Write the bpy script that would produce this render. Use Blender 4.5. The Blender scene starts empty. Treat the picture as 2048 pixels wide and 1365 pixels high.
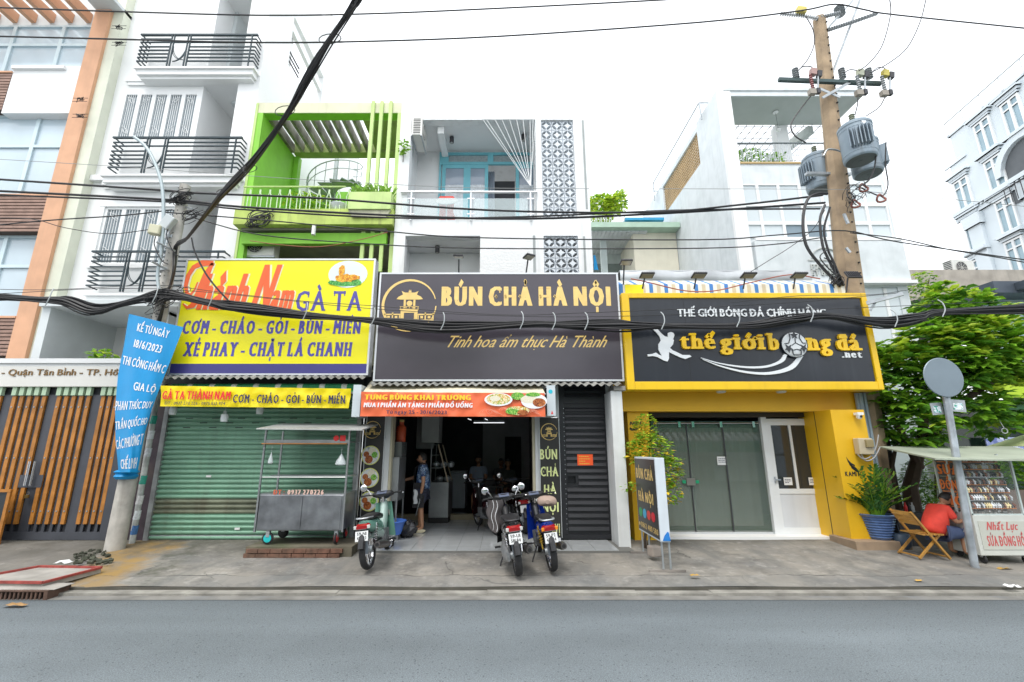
import bpy, math, random, unicodedata
from mathutils import Vector, Matrix
random.seed(7)
C = bpy.context.scene.collection
SC = bpy.context.scene
rad = math.radians
# ------------------------------------------------------------------ camera, sky, sun, exposure
F, CX, CY, TH, H = 905.0, 1004.0, 682.5, rad(13.39), 1.9
cam = bpy.data.cameras.new('camera'); cam.sensor_width = 36; cam.lens = 36*F/2048
cam.shift_x = (1024-CX)/2048; cam.clip_start = .05; cam.clip_end = 2000
camo = bpy.data.objects.new('camera', cam); C.objects.link(camo)
camo.location = (0, 0, H); camo.rotation_euler = (rad(90)+TH, 0, 0)
SC.camera = camo
w = bpy.data.worlds.new('World'); SC.world = w; w.use_nodes = True
nt = w.node_tree; nt.nodes.clear()
sky = nt.nodes.new('ShaderNodeTexSky'); sky.sky_type = 'NISHITA'; sky.sun_disc = False
sky.sun_elevation = rad(58); sky.sun_rotation = rad(200); sky.dust_density = 4; sky.air_density = 1
cl = nt.nodes.new('ShaderNodeMix'); cl.data_type = 'RGBA'; cl.inputs[0].default_value = .88
cl.inputs[7].default_value = (7.3, 7.55, 7.8, 1)          # the closed layer of white cloud
bg = nt.nodes.new('ShaderNodeBackground'); bg.inputs[1].default_value = .15
wo = nt.nodes.new('ShaderNodeOutputWorld')
nt.links.new(sky.outputs[0], cl.inputs[6]); nt.links.new(cl.outputs[2], bg.inputs[0]); nt.links.new(bg.outputs[0], wo.inputs[0])
su = bpy.data.lights.new('sun', 'SUN'); su.energy = 1.1; su.angle = rad(22); su.color = (1, .96, .9)
suo = bpy.data.objects.new('sun', su); C.objects.link(suo)
sd = Vector((math.sin(rad(200))*math.cos(rad(58)), math.cos(rad(200))*math.cos(rad(58)), math.sin(rad(58))))
suo.rotation_euler = sd.to_track_quat('Z', 'Y').to_euler(); suo.location = (0, -5, 20)
SC.view_settings.view_transform = 'Standard'; SC.view_settings.look = 'None'
SC.view_settings.exposure = .78; SC.view_settings.gamma = 1
SC.render.engine = 'CYCLES'
SC.cycles.max_bounces = 6; SC.cycles.transparent_max_bounces = 12; SC.cycles.caustics_reflective = False; SC.cycles.caustics_refractive = False

# ------------------------------------------------------------------ survey: photo measurement -> metres
def el(py): return TH-math.atan((py-CY)/F)
def W(px, py, Y):
    z = H+Y*math.tan(el(py)); d = Y*math.cos(TH)+(z-H)*math.sin(TH)
    return Vector(((px-CX)/F*d, Y, z))
def Z(py, Y): return H+Y*math.tan(el(py))
def X(px, py, Y): return W(px, py, Y).x
def G(px, py, z=.16):
    Y = (z-H)/math.tan(el(py)); return W(px, py, Y)
def V(*a): return Vector(a)

# ------------------------------------------------------------------ materials
def S(h):
    h = h.lstrip('#'); c = [int(h[i:i+2], 16)/255 for i in (0, 2, 4)]
    return tuple(x/12.92 if x <= .04045 else ((x+.055)/1.055)**2.4 for x in c)
MC = {}
def mat(name, col, rough=.6, metal=0., var=.1, scale=2.5, bump=0., bscale=60, streak=0., dirt=(.25, .23, .2), spec=.5, emit=0, alpha=1, trans=0, stains=0., detail=4, coat=0, leaf=0):
    if name in MC: return MC[name]
    if isinstance(col, str): col = S(col)
    m = bpy.data.materials.new(name); m.use_nodes = True; n = m.node_tree.nodes; L = m.node_tree.links
    p = n['Principled BSDF']; MC[name] = m
    p.inputs['Roughness'].default_value = rough; p.inputs['Metallic'].default_value = metal
    p.inputs['Specular IOR Level'].default_value = spec
    if coat: p.inputs['Coat Weight'].default_value = coat; p.inputs['Coat Roughness'].default_value = .08
    p.inputs['Base Color'].default_value = (*col, 1)
    if alpha < 1: p.inputs['Alpha'].default_value = alpha
    if trans: p.inputs['Transmission Weight'].default_value = trans
    if emit: p.inputs['Emission Color'].default_value = (*col, 1); p.inputs['Emission Strength'].default_value = emit
    if var or bump or streak or stains:
        g = n.new('ShaderNodeNewGeometry'); cur = None
        def noise(sc, vec, det=detail):
            t = n.new('ShaderNodeTexNoise'); t.inputs['Scale'].default_value = sc; t.inputs['Detail'].default_value = det
            L.new(vec, t.inputs['Vector']); return t.outputs['Fac']
        if var:
            r = n.new('ShaderNodeMapRange'); r.inputs[1].default_value = .3; r.inputs[2].default_value = .7
            r.inputs[3].default_value = 1-var; r.inputs[4].default_value = 1+var
            L.new(noise(scale, g.outputs['Position']), r.inputs[0])
            mx = n.new('ShaderNodeVectorMath'); mx.operation = 'SCALE'; mx.inputs[0].default_value = col
            L.new(r.outputs[0], mx.inputs['Scale']); cur = mx.outputs[0]
        def over(cur, fac, c):
            q = n.new('ShaderNodeMix'); q.data_type = 'RGBA'; q.inputs[7].default_value = (*c, 1)
            if cur is None: q.inputs[6].default_value = (*col, 1)
            else: L.new(cur, q.inputs[6])
            L.new(fac, q.inputs[0]); return q.outputs[2]
        if streak:
            mp = n.new('ShaderNodeVectorMath'); mp.operation = 'MULTIPLY'; mp.inputs[1].default_value = (6, 6, .5)
            L.new(g.outputs['Position'], mp.inputs[0])
            r = n.new('ShaderNodeMapRange'); r.inputs[1].default_value = .52; r.inputs[2].default_value = .8; r.inputs[4].default_value = streak
            L.new(noise(1.2, mp.outputs[0], 6), r.inputs[0]); cur = over(cur, r.outputs[0], dirt)
        if stains:
            r = n.new('ShaderNodeMapRange'); r.inputs[1].default_value = .5; r.inputs[2].default_value = .72; r.inputs[4].default_value = stains
            L.new(noise(1.7, g.outputs['Position'], 8), r.inputs[0]); cur = over(cur, r.outputs[0], dirt)
        if cur is not None: L.new(cur, p.inputs['Base Color'])
        if bump:
            b = n.new('ShaderNodeBump'); b.inputs['Strength'].default_value = bump; b.inputs['Distance'].default_value = .01
            L.new(noise(bscale, g.outputs['Position']), b.inputs['Height']); L.new(b.outputs[0], p.inputs['Normal'])
    if leaf:                                             # thin leaves let light through
        t = n.new('ShaderNodeBsdfTranslucent'); x = n.new('ShaderNodeMixShader'); x.inputs[0].default_value = leaf
        if cur is not None: L.new(cur, t.inputs[0])
        o = n['Material Output']; L.new(p.outputs[0], x.inputs[1]); L.new(t.outputs[0], x.inputs[2]); L.new(x.outputs[0], o.inputs[0])
    return m
def print_mat(name, cols, scale=14, rough=.45, kind='vor'):
    m = bpy.data.materials.new(name); m.use_nodes = True; n = m.node_tree.nodes; L = m.node_tree.links; MC[name] = m
    p = n['Principled BSDF']; p.inputs['Roughness'].default_value = rough
    g = n.new('ShaderNodeNewGeometry')
    wn = n.new('ShaderNodeTexNoise'); wn.inputs['Scale'].default_value = scale*.7; wn.inputs['Detail'].default_value = 2
    vm = n.new('ShaderNodeVectorMath'); vm.operation = 'MULTIPLY_ADD'; vm.inputs[1].default_value = (.12, .12, .12)
    L.new(g.outputs['Position'], wn.inputs['Vector']); L.new(wn.outputs['Color'], vm.inputs[0]); L.new(g.outputs['Position'], vm.inputs[2])
    t = n.new('ShaderNodeTexVoronoi' if kind == 'vor' else 'ShaderNodeTexNoise'); t.inputs['Scale'].default_value = scale
    L.new(vm.outputs[0], t.inputs['Vector'])
    r = n.new('ShaderNodeValToRGB'); r.color_ramp.interpolation = 'CONSTANT' if kind == 'vor' else 'LINEAR'
    e = r.color_ramp.elements
    for i, c in enumerate(cols):
        ps = i/len(cols) if kind == 'vor' else .3+.4*i/max(1, len(cols)-1)
        q = e[i] if i < 2 else e.new(ps)
        q.position = ps; q.color = (*S(c), 1)
    sp = n.new('ShaderNodeSeparateColor')
    if kind == 'vor': L.new(t.outputs['Color'], sp.inputs[0]); L.new(sp.outputs[0], r.inputs[0])
    else: L.new(t.outputs['Fac'], r.inputs[0])
    L.new(r.outputs[0], p.inputs['Base Color']); return m

# ------------------------------------------------------------------ objects
def worigin(o):
    v = Vector((0, 0, 0))
    while o is not None: v = v+Vector(o.location); o = o.parent
    return v
def tag(o, label=None, cat=None, group=None, kind=None):
    if label: o['label'] = label
    if cat: o['category'] = cat
    if group: o['group'] = group
    if kind: o['kind'] = kind
    return o
def thing(name, label, cat, loc=(0, 0, 0), group=None):
    o = bpy.data.objects.new(name, None); C.objects.link(o); o.location = loc; o.empty_display_size = .1
    return tag(o, label, cat, group)
def link(name, me, parent=None, loc=(0, 0, 0)):
    o = bpy.data.objects.new(name, me); C.objects.link(o)
    if parent is not None: o.parent = parent
    o.location = loc; return o
def piece(name, me, parent, loc, rot=None, scale=None):
    o = link(name, me, parent, Vector(loc)-(worigin(parent) if parent else Vector((0, 0, 0))))
    if rot: o.rotation_euler = rot
    if scale: o.scale = scale
    return o
def copy_tree(o, parent=None):
    c = o.copy(); C.objects.link(c); c.parent = parent
    for ch in list(o.children): copy_tree(ch, c)
    return c
def smooth(P, k=5):
    P = [Vector(p) for p in P]
    if len(P) < 3: return P
    out = []; Q = [P[0]*2-P[1]]+P+[P[-1]*2-P[-2]]
    for i in range(1, len(Q)-2):
        for j in range(k):
            t = j/k; a, b, c, d = Q[i-1:i+3]
            out.append(.5*((2*b)+(c-a)*t+(2*a-5*b+4*c-d)*t*t+(3*b-a-3*c+d)*t**3))
    return out+[P[-1]]
class MB:
    def __init__(s): s.v = []; s.f = []
    def add(s, vs, fs):
        k = len(s.v); s.v += [Vector(v) for v in vs]; s.f += [tuple(k+i for i in f) for f in fs]; return s
    def box(s, x0, x1, y0, y1, z0, z1):
        return s.add([(x, y, z) for z in (z0, z1) for y in (y0, y1) for x in (x0, x1)],
                     [(0, 2, 3, 1), (4, 5, 7, 6), (0, 1, 5, 4), (2, 6, 7, 3), (0, 4, 6, 2), (1, 3, 7, 5)])
    def obox(s, c, size, rot=None):
        a, b, d = [q/2 for q in size]; m = MB().box(-a, a, -b, b, -d, d)
        R = rot if rot is not None else Matrix.Identity(3)
        return s.add([R @ v+Vector(c) for v in m.v], m.f)
    def beam(s, p, q, wd, ht, up=(0, 0, 1)):
        p = Vector(p); q = Vector(q); d = q-p; L = d.length; x = d.normalized(); u = Vector(up)
        y = u.cross(x)
        if y.length < 1e-4: y = Vector((0, 1, 0)).cross(x)
        y.normalize(); z = x.cross(y); R = Matrix((x, y, z)).transposed()
        return s.obox((p+q)/2, (L, wd, ht), R)
    def tube(s, pts, r, n=8, cap=True):
        pts = [Vector(p) for p in pts]; N = len(pts); rr = r if isinstance(r, (list, tuple)) else [r]*N
        k = len(s.v); up = None
        for i, p in enumerate(pts):
            d = (pts[min(i+1, N-1)]-pts[max(i-1, 0)])
            d = d.normalized() if d.length > 1e-9 else Vector((0, 0, 1))
            if up is None:
                up = Vector((0, 0, 1)) if abs(d.z) < .9 else Vector((0, 1, 0))
            a = d.cross(up); a = a.normalized() if a.length > 1e-5 else d.orthogonal().normalized()
            b = a.cross(d).normalized(); up = b
            for j in range(n):
                t = 2*math.pi*j/n; s.v.append(p+a*(rr[i]*math.cos(t))+b*(rr[i]*math.sin(t)))
        for i in range(N-1):
            for j in range(n):
                j2 = (j+1) % n; s.f.append((k+i*n+j, k+(i+1)*n+j, k+(i+1)*n+j2, k+i*n+j2))
        if cap:
            s.f.append(tuple(k+j for j in range(n))); s.f.append(tuple(k+(N-1)*n+j for j in reversed(range(n))))
        return s
    def lathe(s, prof, c=(0, 0, 0), axis='Z', n=16, cap=True):
        k = len(s.v); c = Vector(c); N = len(prof)
        for r, h in prof:
            for j in range(n):
                t = 2*math.pi*j/n; a, b = r*math.cos(t), r*math.sin(t)
                s.v.append(c+(Vector((a, b, h)) if axis == 'Z' else Vector((h, a, b)) if axis == 'X' else Vector((a, h, b))))
        for i in range(N-1):
            for j in range(n):
                j2 = (j+1) % n; s.f.append((k+i*n+j, k+i*n+j2, k+(i+1)*n+j2, k+(i+1)*n+j))
        if cap:
            s.f.append(tuple(k+j for j in reversed(range(n)))); s.f.append(tuple(k+(N-1)*n+j for j in range(n)))
        return s
    def prism(s, pts, o, u, v, nrm, t):
        o, u, v, nrm = Vector(o), Vector(u), Vector(v), Vector(nrm); n = len(pts)
        f = [o+u*a+v*b for a, b in pts]; vs = f+[p+nrm*t for p in f]
        return s.add(vs, [tuple(range(n)), tuple(n+i for i in reversed(range(n)))]+[(i, n+i, n+(i+1) % n, (i+1) % n) for i in range(n)])
    def quad(s, a, b, c, d): return s.add([a, b, c, d], [(0, 1, 2, 3)])
    def sheet(s, fn, nu, nv):
        k = len(s.v)
        for j in range(nv+1):
            for i in range(nu+1): s.v.append(Vector(fn(i/nu, j/nv)))
        for j in range(nv):
            for i in range(nu):
                a = k+j*(nu+1)+i; s.f.append((a, a+1, a+nu+2, a+nu+1))
        return s
    def merge(s, o, M=None):
        return s.add([M @ v if M is not None else v for v in o.v], o.f)
    def mesh(s, name, m, off=Vector((0, 0, 0)), smooth=False):
        me = bpy.data.meshes.new(name); me.from_pydata([tuple(v-off) for v in s.v], [], s.f); me.materials.append(m)
        if smooth:
            me.polygons.foreach_set('use_smooth', [True]*len(me.polygons))
            try: me.set_sharp_from_angle(angle=rad(40))
            except Exception: pass
        me.update(); return me
    def build(s, name, m, parent=None, smooth=False, bevel=0, label=None, kind=None, cat=None, group=None, fixn=True):
        me = s.mesh(name, m, worigin(parent) if parent is not None else Vector((0, 0, 0)), smooth)
        if fixn and s.f and len(s.f) < 20000:
            import bmesh
            b = bmesh.new(); b.from_mesh(me); bmesh.ops.recalc_face_normals(b, faces=b.faces); b.to_mesh(me); b.free()
        o = link(name, me, parent)
        if bevel:
            bv = o.modifiers.new('bevel', 'BEVEL'); bv.width = bevel; bv.segments = 2; bv.limit_method = 'ANGLE'
        return tag(o, label, cat, group, kind)
def struct(name, mb, m, **k): return mb.build(name, m, None, kind='structure', **k)
def solo(name, mb, m, label, cat, loc, group=None, **k):
    """a thing that is one mesh, with its origin at its base"""
    me = mb.mesh(name, m, Vector(loc), k.get('smooth', False)); o = link(name, me, None, loc)
    return tag(o, label, cat, group, k.get('kind'))
def wall_with_holes(mb, x0, x1, z0, z1, y0, y1, holes):
    """holes: (hx0,hx1,hz0,hz1) none overlapping in x-z bands; splits the wall in a grid of boxes"""
    xs = sorted({x0, x1, *[h[0] for h in holes], *[h[1] for h in holes]}); zs = sorted({z0, z1, *[h[2] for h in holes], *[h[3] for h in holes]})
    for i in range(len(xs)-1):
        run = None
        for j in range(len(zs)-1):
            cx, cz = (xs[i]+xs[i+1])/2, (zs[j]+zs[j+1])/2
            solid = x0 <= cx <= x1 and z0 <= cz <= z1 and not any(h[0] < cx < h[1] and h[2] < cz < h[3] for h in holes)
            if solid and run is None: run = zs[j]
            if not solid and run is not None: mb.box(xs[i], xs[i+1], y0, y1, run, zs[j]); run = None
        if run is not None: mb.box(xs[i], xs[i+1], y0, y1, run, zs[-1])
    return mb

# ------------------------------------------------------------------ lettering
_G = {}
def glyphs(chars):
    new = [c for c in chars if c not in _G and c != ' ']
    obs = []
    for c in new:
        cu = bpy.data.curves.new('glyph', 'FONT'); cu.body = c; cu.resolution_u = 2
        o = bpy.data.objects.new('glyph', cu); C.objects.link(o); obs.append(o)
    if not obs: return
    dg = bpy.context.evaluated_depsgraph_get(); dg.update()
    for c, o in zip(new, obs):
        me = bpy.data.meshes.new_from_object(o.evaluated_get(dg))
        vs = [(v.co.x, v.co.y) for v in me.vertices]; fs = [tuple(p.vertices) for p in me.polygons]
        _G[c] = (vs, fs); bpy.data.meshes.remove(me)
    for o in obs:
        cu = o.data; bpy.data.objects.remove(o); bpy.data.curves.remove(cu)
glyphs('ABCDEGHIKLMNOPQRSTUVXYabcdefghiklmnopqrstuvxyzwFJWZj0123456789-/.:,&()')
_cap = max(v[1] for v in _G['H'][0])
SER = {'H': 'b.1 b.9 t.1 t.9', 'N': 'b.1 t.08 t.9', 'I': 'b.5 t.5', 'T': 'b.5', 'A': 'b.06 b.94', 'M': 'b.06 b.94 t.12 t.88', 'B': 'b.15 t.15', 'P': 'b.15 t.15',
       'L': 'b.15 t.15', 'E': 'b.15 t.15', 'X': 'b.08 b.92 t.08 t.92', 'Y': 'b.5 t.08 t.92', 'U': 't.1 t.9', 'K': 'b.1 t.1 b.9 t.9', 'R': 'b.15 t.15 b.9', 'D': 'b.15 t.15', 'G': 'm.8',
       'h': 'b.12 b.88 t.05', 'i': 'b.5 x.3', 'n': 'b.12 b.88 x.05', 'b': 't.05', 'd': 'b.95 t.75', 'a': 'b.95', 't': '', 'm': 'b.08 b.5 b.92 x.03', 'r': 'b.2', 'l': 'b.5 t.3'}
def stroke(segs, wd):
    vs, fs = [], []
    for (ax, ay), (bx, by) in zip(segs[:-1], segs[1:]):
        dx, dy = bx-ax, by-ay; l = math.hypot(dx, dy) or 1; nx, ny = -dy/l*wd/2, dx/l*wd/2; ex, ey = dx/l*wd*.25, dy/l*wd*.25
        k = len(vs); vs += [(ax-ex+nx, ay-ey+ny), (ax-ex-nx, ay-ey-ny), (bx+ex-nx, by+ey-ny), (bx+ex+nx, by+ey+ny)]; fs.append((k, k+1, k+2, k+3))
    return vs, fs
def letter(ch, serif, mk, curl):
    d = unicodedata.normalize('NFD', ch); b = {'đ': 'd', 'Đ': 'D'}.get(d[0], d[0]); marks = list(d[1:])
    if b == 'i' and marks: pass
    vs0, fs0 = _G[b]; vs = [(x/_cap, y/_cap) for x, y in vs0]; x0 = min(v[0] for v in vs); x1 = max(v[0] for v in vs); vs = [(x-x0, y) for x, y in vs]
    wd = x1-x0; top = max(v[1] for v in vs); layers = [(vs, fs0)]; cap = b.isupper(); xh = .72 if not cap else 1
    if not cap and b in 'iou' : top = max(top, .95) if b == 'i' else top
    if serif:
        for t in SER.get(b, '').split():
            k, f = t[0], float(t[1:]); c = f*wd; y = {'b': serif*.45, 't': top-serif*.45, 'x': xh-serif*.45, 'm': .42}[k]
            layers.append(stroke([(c-serif*1.45, y), (c+serif*1.45, y)], serif*.95))
        if b in 'TE':
            layers.append(stroke([(wd-.03, 1.0), (wd-.03, .78)], serif)); 
            if b == 'T': layers.append(stroke([(.03, 1.0), (.03, .78)], serif))
        if b in 'CG': layers.append(stroke([(wd-.04, .98), (wd-.04, .7)], serif))
        if b in 'LE': layers.append(stroke([(wd-.03, 0), (wd-.03, .22)], serif))
    if curl and b in 'HAC':
        q = [(.02 if b != 'C' else .55)-.12*math.cos(a)*(1-.11*i) for i, a in enumerate([k*.8 for k in range(8)])]
        r = [.46+.12*math.sin(a)*(1-.11*i) for i, a in enumerate([k*.8 for k in range(8)])]
        layers.append(stroke(list(zip(q, r)), .06))
    cx = wd/2
    if d[0] == 'đ': layers.append(stroke([(wd*.35, top*.82), (wd+.1, top*.82)], mk*.8))
    if d[0] == 'Đ': layers.append(stroke([(-.12, .5), (wd*.45, .5)], mk*.8))
    up = top+.1; dx = 0
    has_c = '\u0302' in marks or '\u0306' in marks
    for m in marks:
        if m == '\u0302': layers.append(stroke([(cx-.18, up-.02), (cx, up+.14), (cx+.18, up-.02)], mk*.8)); 
        elif m == '\u0306': layers.append(stroke([(cx-.16, up+.12), (cx-.08, up+.02), (cx+.08, up+.02), (cx+.16, up+.12)], mk*.8))
        elif m == '\u031b': layers.append(stroke([(wd-.08, top*.93), (wd+.07, top*.96), (wd+.09, top*1.1)], mk*.8))
        elif m == '\u0323': layers.append(stroke([(cx-.02, -.2), (cx+.06, -.2)], mk*1.1))
        else:
            ox, oy = (.22, .1) if has_c else (0, 0)
            if m == '\u0301': layers.append(stroke([(cx+ox-.05, up+oy-.02), (cx+ox+.1, up+oy+.17)], mk))
            elif m == '\u0300': layers.append(stroke([(cx+ox*(-1 if 0 else 1)-.1, up+oy+.17), (cx+ox+.05, up+oy-.02)], mk))
            elif m == '\u0309': layers.append(stroke([(cx+ox-.06, up+oy+.16), (cx+ox+.02, up+oy+.22), (cx+ox+.08, up+oy+.14), (cx+ox+.01, up+oy+.07), (cx+ox+.01, up+oy)], mk*.6))
            elif m == '\u0303': layers.append(stroke([(cx+ox-.18, up+oy+.02), (cx+ox-.07, up+oy+.12), (cx+ox+.07, up+oy+.04), (cx+ox+.18, up+oy+.14)], mk*.7))
    return layers, wd
def text(name, s, m, parent, o, width, cap, u=(1, 0, 0), v=(0, 0, 1), n=(0, -1, 0), bold=.05, serif=0, shear=0, ext=0, track=.12, mk=.1, curl=0, align='l', warp=None, label=None):
    """lettering as raised or flat print on a face: o = left end of the baseline, u/v along and up the face, n out of it"""
    o, u, v, n = Vector(o), Vector(u).normalized(), Vector(v).normalized(), Vector(n).normalized()
    items = []; x = 0
    for ch in s:
        if ch == ' ': x += .38; continue
        lay, wd = letter(ch, serif, mk+bold*.5, curl); items.append((x, lay)); x += wd+track+(serif*.8 if serif else 0)+bold
    tw = x-track or 1; sx = width/tw; mb = MB(); eps = .0008; offs = (-bold/2, 0, bold/2) if bold else (0,)
    for x0, lay in items:
        li = 0
        for vs, fs in lay:
            for q in (offs if vs is lay[0][0] else (0,)):
                d = .0015+eps*li+ext; li += 1; k = len(mb.v)
                P2 = [((x0+a+q+bold/2)*sx+b*cap*shear, b*cap) for a, b in vs]
                if warp: P2 = [warp(a, b) for a, b in P2]
                P3 = [o+u*a+v*b+n*d for a, b in P2]; mb.v += P3
                mb.f += [tuple(k+i for i in f) for f in fs]
                if ext:
                    ed = {}
                    for f in fs:
                        for i in range(len(f)):
                            e = (f[i], f[(i+1) % len(f)]); r = (e[1], e[0])
                            if r in ed: del ed[r]
                            else: ed[e] = 1
                    kb = len(mb.v); mb.v += [p-n*(ext+eps*li) for p in P3]
                    mb.f += [(k+a, k+b, kb+b, kb+a) for a, b in ed]
    return mb.build(name, m, parent, label=label, fixn=False)
# ================================================================== materials used in many places
M_white = mat('white_paint', (.77, .785, .79), .7, var=.05, streak=.4, dirt=(.42, .42, .4))
M_whiteclean = mat('white_paint_clean', (.8, .81, .81), .65, var=.03, scale=1)
M_wgrey = mat('grey_white_paint', (.6, .64, .65), .7, var=.05)
M_conc = mat('concrete', (.36, .34, .31), .85, var=.25, scale=3, bump=.3, stains=.5, dirt=(.13, .12, .1))
M_dark = mat('dark_metal', (.03, .03, .035), .45, var=.2)
M_black = mat('black_rubber', (.015, .015, .016), .6, var=.2)
M_cable = mat('cable_sheath', (.018, .018, .02), .5, var=.2)
M_steel = mat('stainless_steel', (.42, .43, .44), .3, .85, var=.12, scale=6)
M_galv = mat('galvanised_steel', (.42, .45, .47), .42, .6, var=.15, scale=9)
M_chrome = mat('chrome', (.7, .7, .72), .12, 1., var=0)
M_glass = mat('window_glass', (.32, .42, .45), .06, 0, var=.05, spec=.8)
M_glassdark = mat('dark_glass', (.03, .035, .04), .05, 0, var=.05, spec=.8)
M_green = mat('lime_paint', (.24, .58, .05), .6, var=.08, streak=.25, dirt=(.16, .3, .06))
M_greenpale = mat('pale_lime_paint', (.52, .68, .26), .65, var=.1, streak=.3, dirt=(.3, .33, .16))
M_greencream = mat('weathered_cream_paint', (.66, .66, .48), .7, var=.08, streak=.35, dirt=(.4, .36, .26))
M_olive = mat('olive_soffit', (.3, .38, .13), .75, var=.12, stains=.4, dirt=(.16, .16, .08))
M_yellow = mat('yellow_panel', (.82, .52, .01), .35, var=.06, scale=1.2, streak=.3, dirt=(.45, .27, .02))
M_wood = mat('orange_wood', (.42, .17, .03), .5, var=.2, scale=8)
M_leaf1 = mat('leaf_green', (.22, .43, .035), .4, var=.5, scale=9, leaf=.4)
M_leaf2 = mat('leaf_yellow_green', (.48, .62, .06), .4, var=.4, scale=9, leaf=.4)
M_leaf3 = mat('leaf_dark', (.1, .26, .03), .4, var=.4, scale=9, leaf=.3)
M_bark = mat('bark', (.09, .065, .045), .9, var=.3, bump=.5, bscale=30)

# ================================================================== ground
KY = 6.78                                               # kerb line
def gz(x, y):                                           # height of the pavement: rises from kerb to shop fronts
    t = min(1, max(0, (y-KY)/(9.2-KY))); z = .07+.12*t
    if x < -5.4:
        k = min(1, (-5.4-x)/1.8); z -= k*.05*(1-t)
    return z+.006*math.sin(x*2.3+y)*math.sin(y*3.1)
def road_mat():
    m = mat('asphalt', (.158, .184, .2), .75, var=.1, scale=.9, bump=.35, bscale=110)
    n = m.node_tree.nodes; L = m.node_tree.links; p = n['Principled BSDF']
    g = n.new('ShaderNodeNewGeometry'); src = p.inputs['Base Color'].links[0].from_socket
    t = n.new('ShaderNodeTexNoise'); t.inputs['Scale'].default_value = 95; t.inputs['Detail'].default_value = 5; L.new(g.outputs['Position'], t.inputs['Vector'])
    r = n.new('ShaderNodeMapRange'); r.inputs[1].default_value = .3; r.inputs[2].default_value = .7; r.inputs[3].default_value = .6; r.inputs[4].default_value = 1.4; L.new(t.outputs[0], r.inputs[0])
    v = n.new('ShaderNodeVectorMath'); v.operation = 'SCALE'; L.new(src, v.inputs[0]); L.new(r.outputs[0], v.inputs['Scale'])
    t2 = n.new('ShaderNodeTexVoronoi'); t2.inputs['Scale'].default_value = 17; L.new(g.outputs['Position'], t2.inputs['Vector'])
    r2 = n.new('ShaderNodeMapRange'); r2.inputs[1].default_value = .08; r2.inputs[2].default_value = .2; r2.inputs[3].default_value = .5; r2.inputs[4].default_value = 1; L.new(t2.outputs['Distance'], r2.inputs[0])
    v2 = n.new('ShaderNodeVectorMath'); v2.operation = 'SCALE'; L.new(v.outputs[0], v2.inputs[0]); L.new(r2.outputs[0], v2.inputs['Scale'])
    mp = n.new('ShaderNodeVectorMath'); mp.operation = 'MULTIPLY'; mp.inputs[1].default_value = (.12, 1.1, 1); L.new(g.outputs['Position'], mp.inputs[0])
    t3 = n.new('ShaderNodeTexNoise'); t3.inputs['Scale'].default_value = 1; L.new(mp.outputs[0], t3.inputs['Vector'])
    r3 = n.new('ShaderNodeMapRange'); r3.inputs[1].default_value = .35; r3.inputs[2].default_value = .65; r3.inputs[3].default_value = .88; r3.inputs[4].default_value = 1.1; L.new(t3.outputs[0], r3.inputs[0])
    v3 = n.new('ShaderNodeVectorMath'); v3.operation = 'SCALE'; L.new(v2.outputs[0], v3.inputs[0]); L.new(r3.outputs[0], v3.inputs['Scale'])
    s4 = n.new('ShaderNodeSeparateXYZ'); L.new(g.outputs['Position'], s4.inputs[0]); t4 = n.new('ShaderNodeTexNoise'); t4.inputs['Scale'].default_value = .9; t4.inputs['Detail'].default_value = 5; L.new(g.outputs['Position'], t4.inputs[0])
    a4 = n.new('ShaderNodeMath'); a4.operation = 'MULTIPLY_ADD'; a4.inputs[1].default_value = 1.6; L.new(t4.outputs[0], a4.inputs[0]); L.new(s4.outputs[1], a4.inputs[2])
    r4 = n.new('ShaderNodeMapRange'); r4.inputs[1].default_value = 6.3; r4.inputs[2].default_value = 7.5; r4.inputs[3].default_value = 1; r4.inputs[4].default_value = .6; L.new(a4.outputs[0], r4.inputs[0])
    v4 = n.new('ShaderNodeVectorMath'); v4.operation = 'SCALE'; L.new(v3.outputs[0], v4.inputs[0]); L.new(r4.outputs[0], v4.inputs['Scale'])
    L.new(v4.outputs[0], p.inputs['Base Color']); return m
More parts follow.
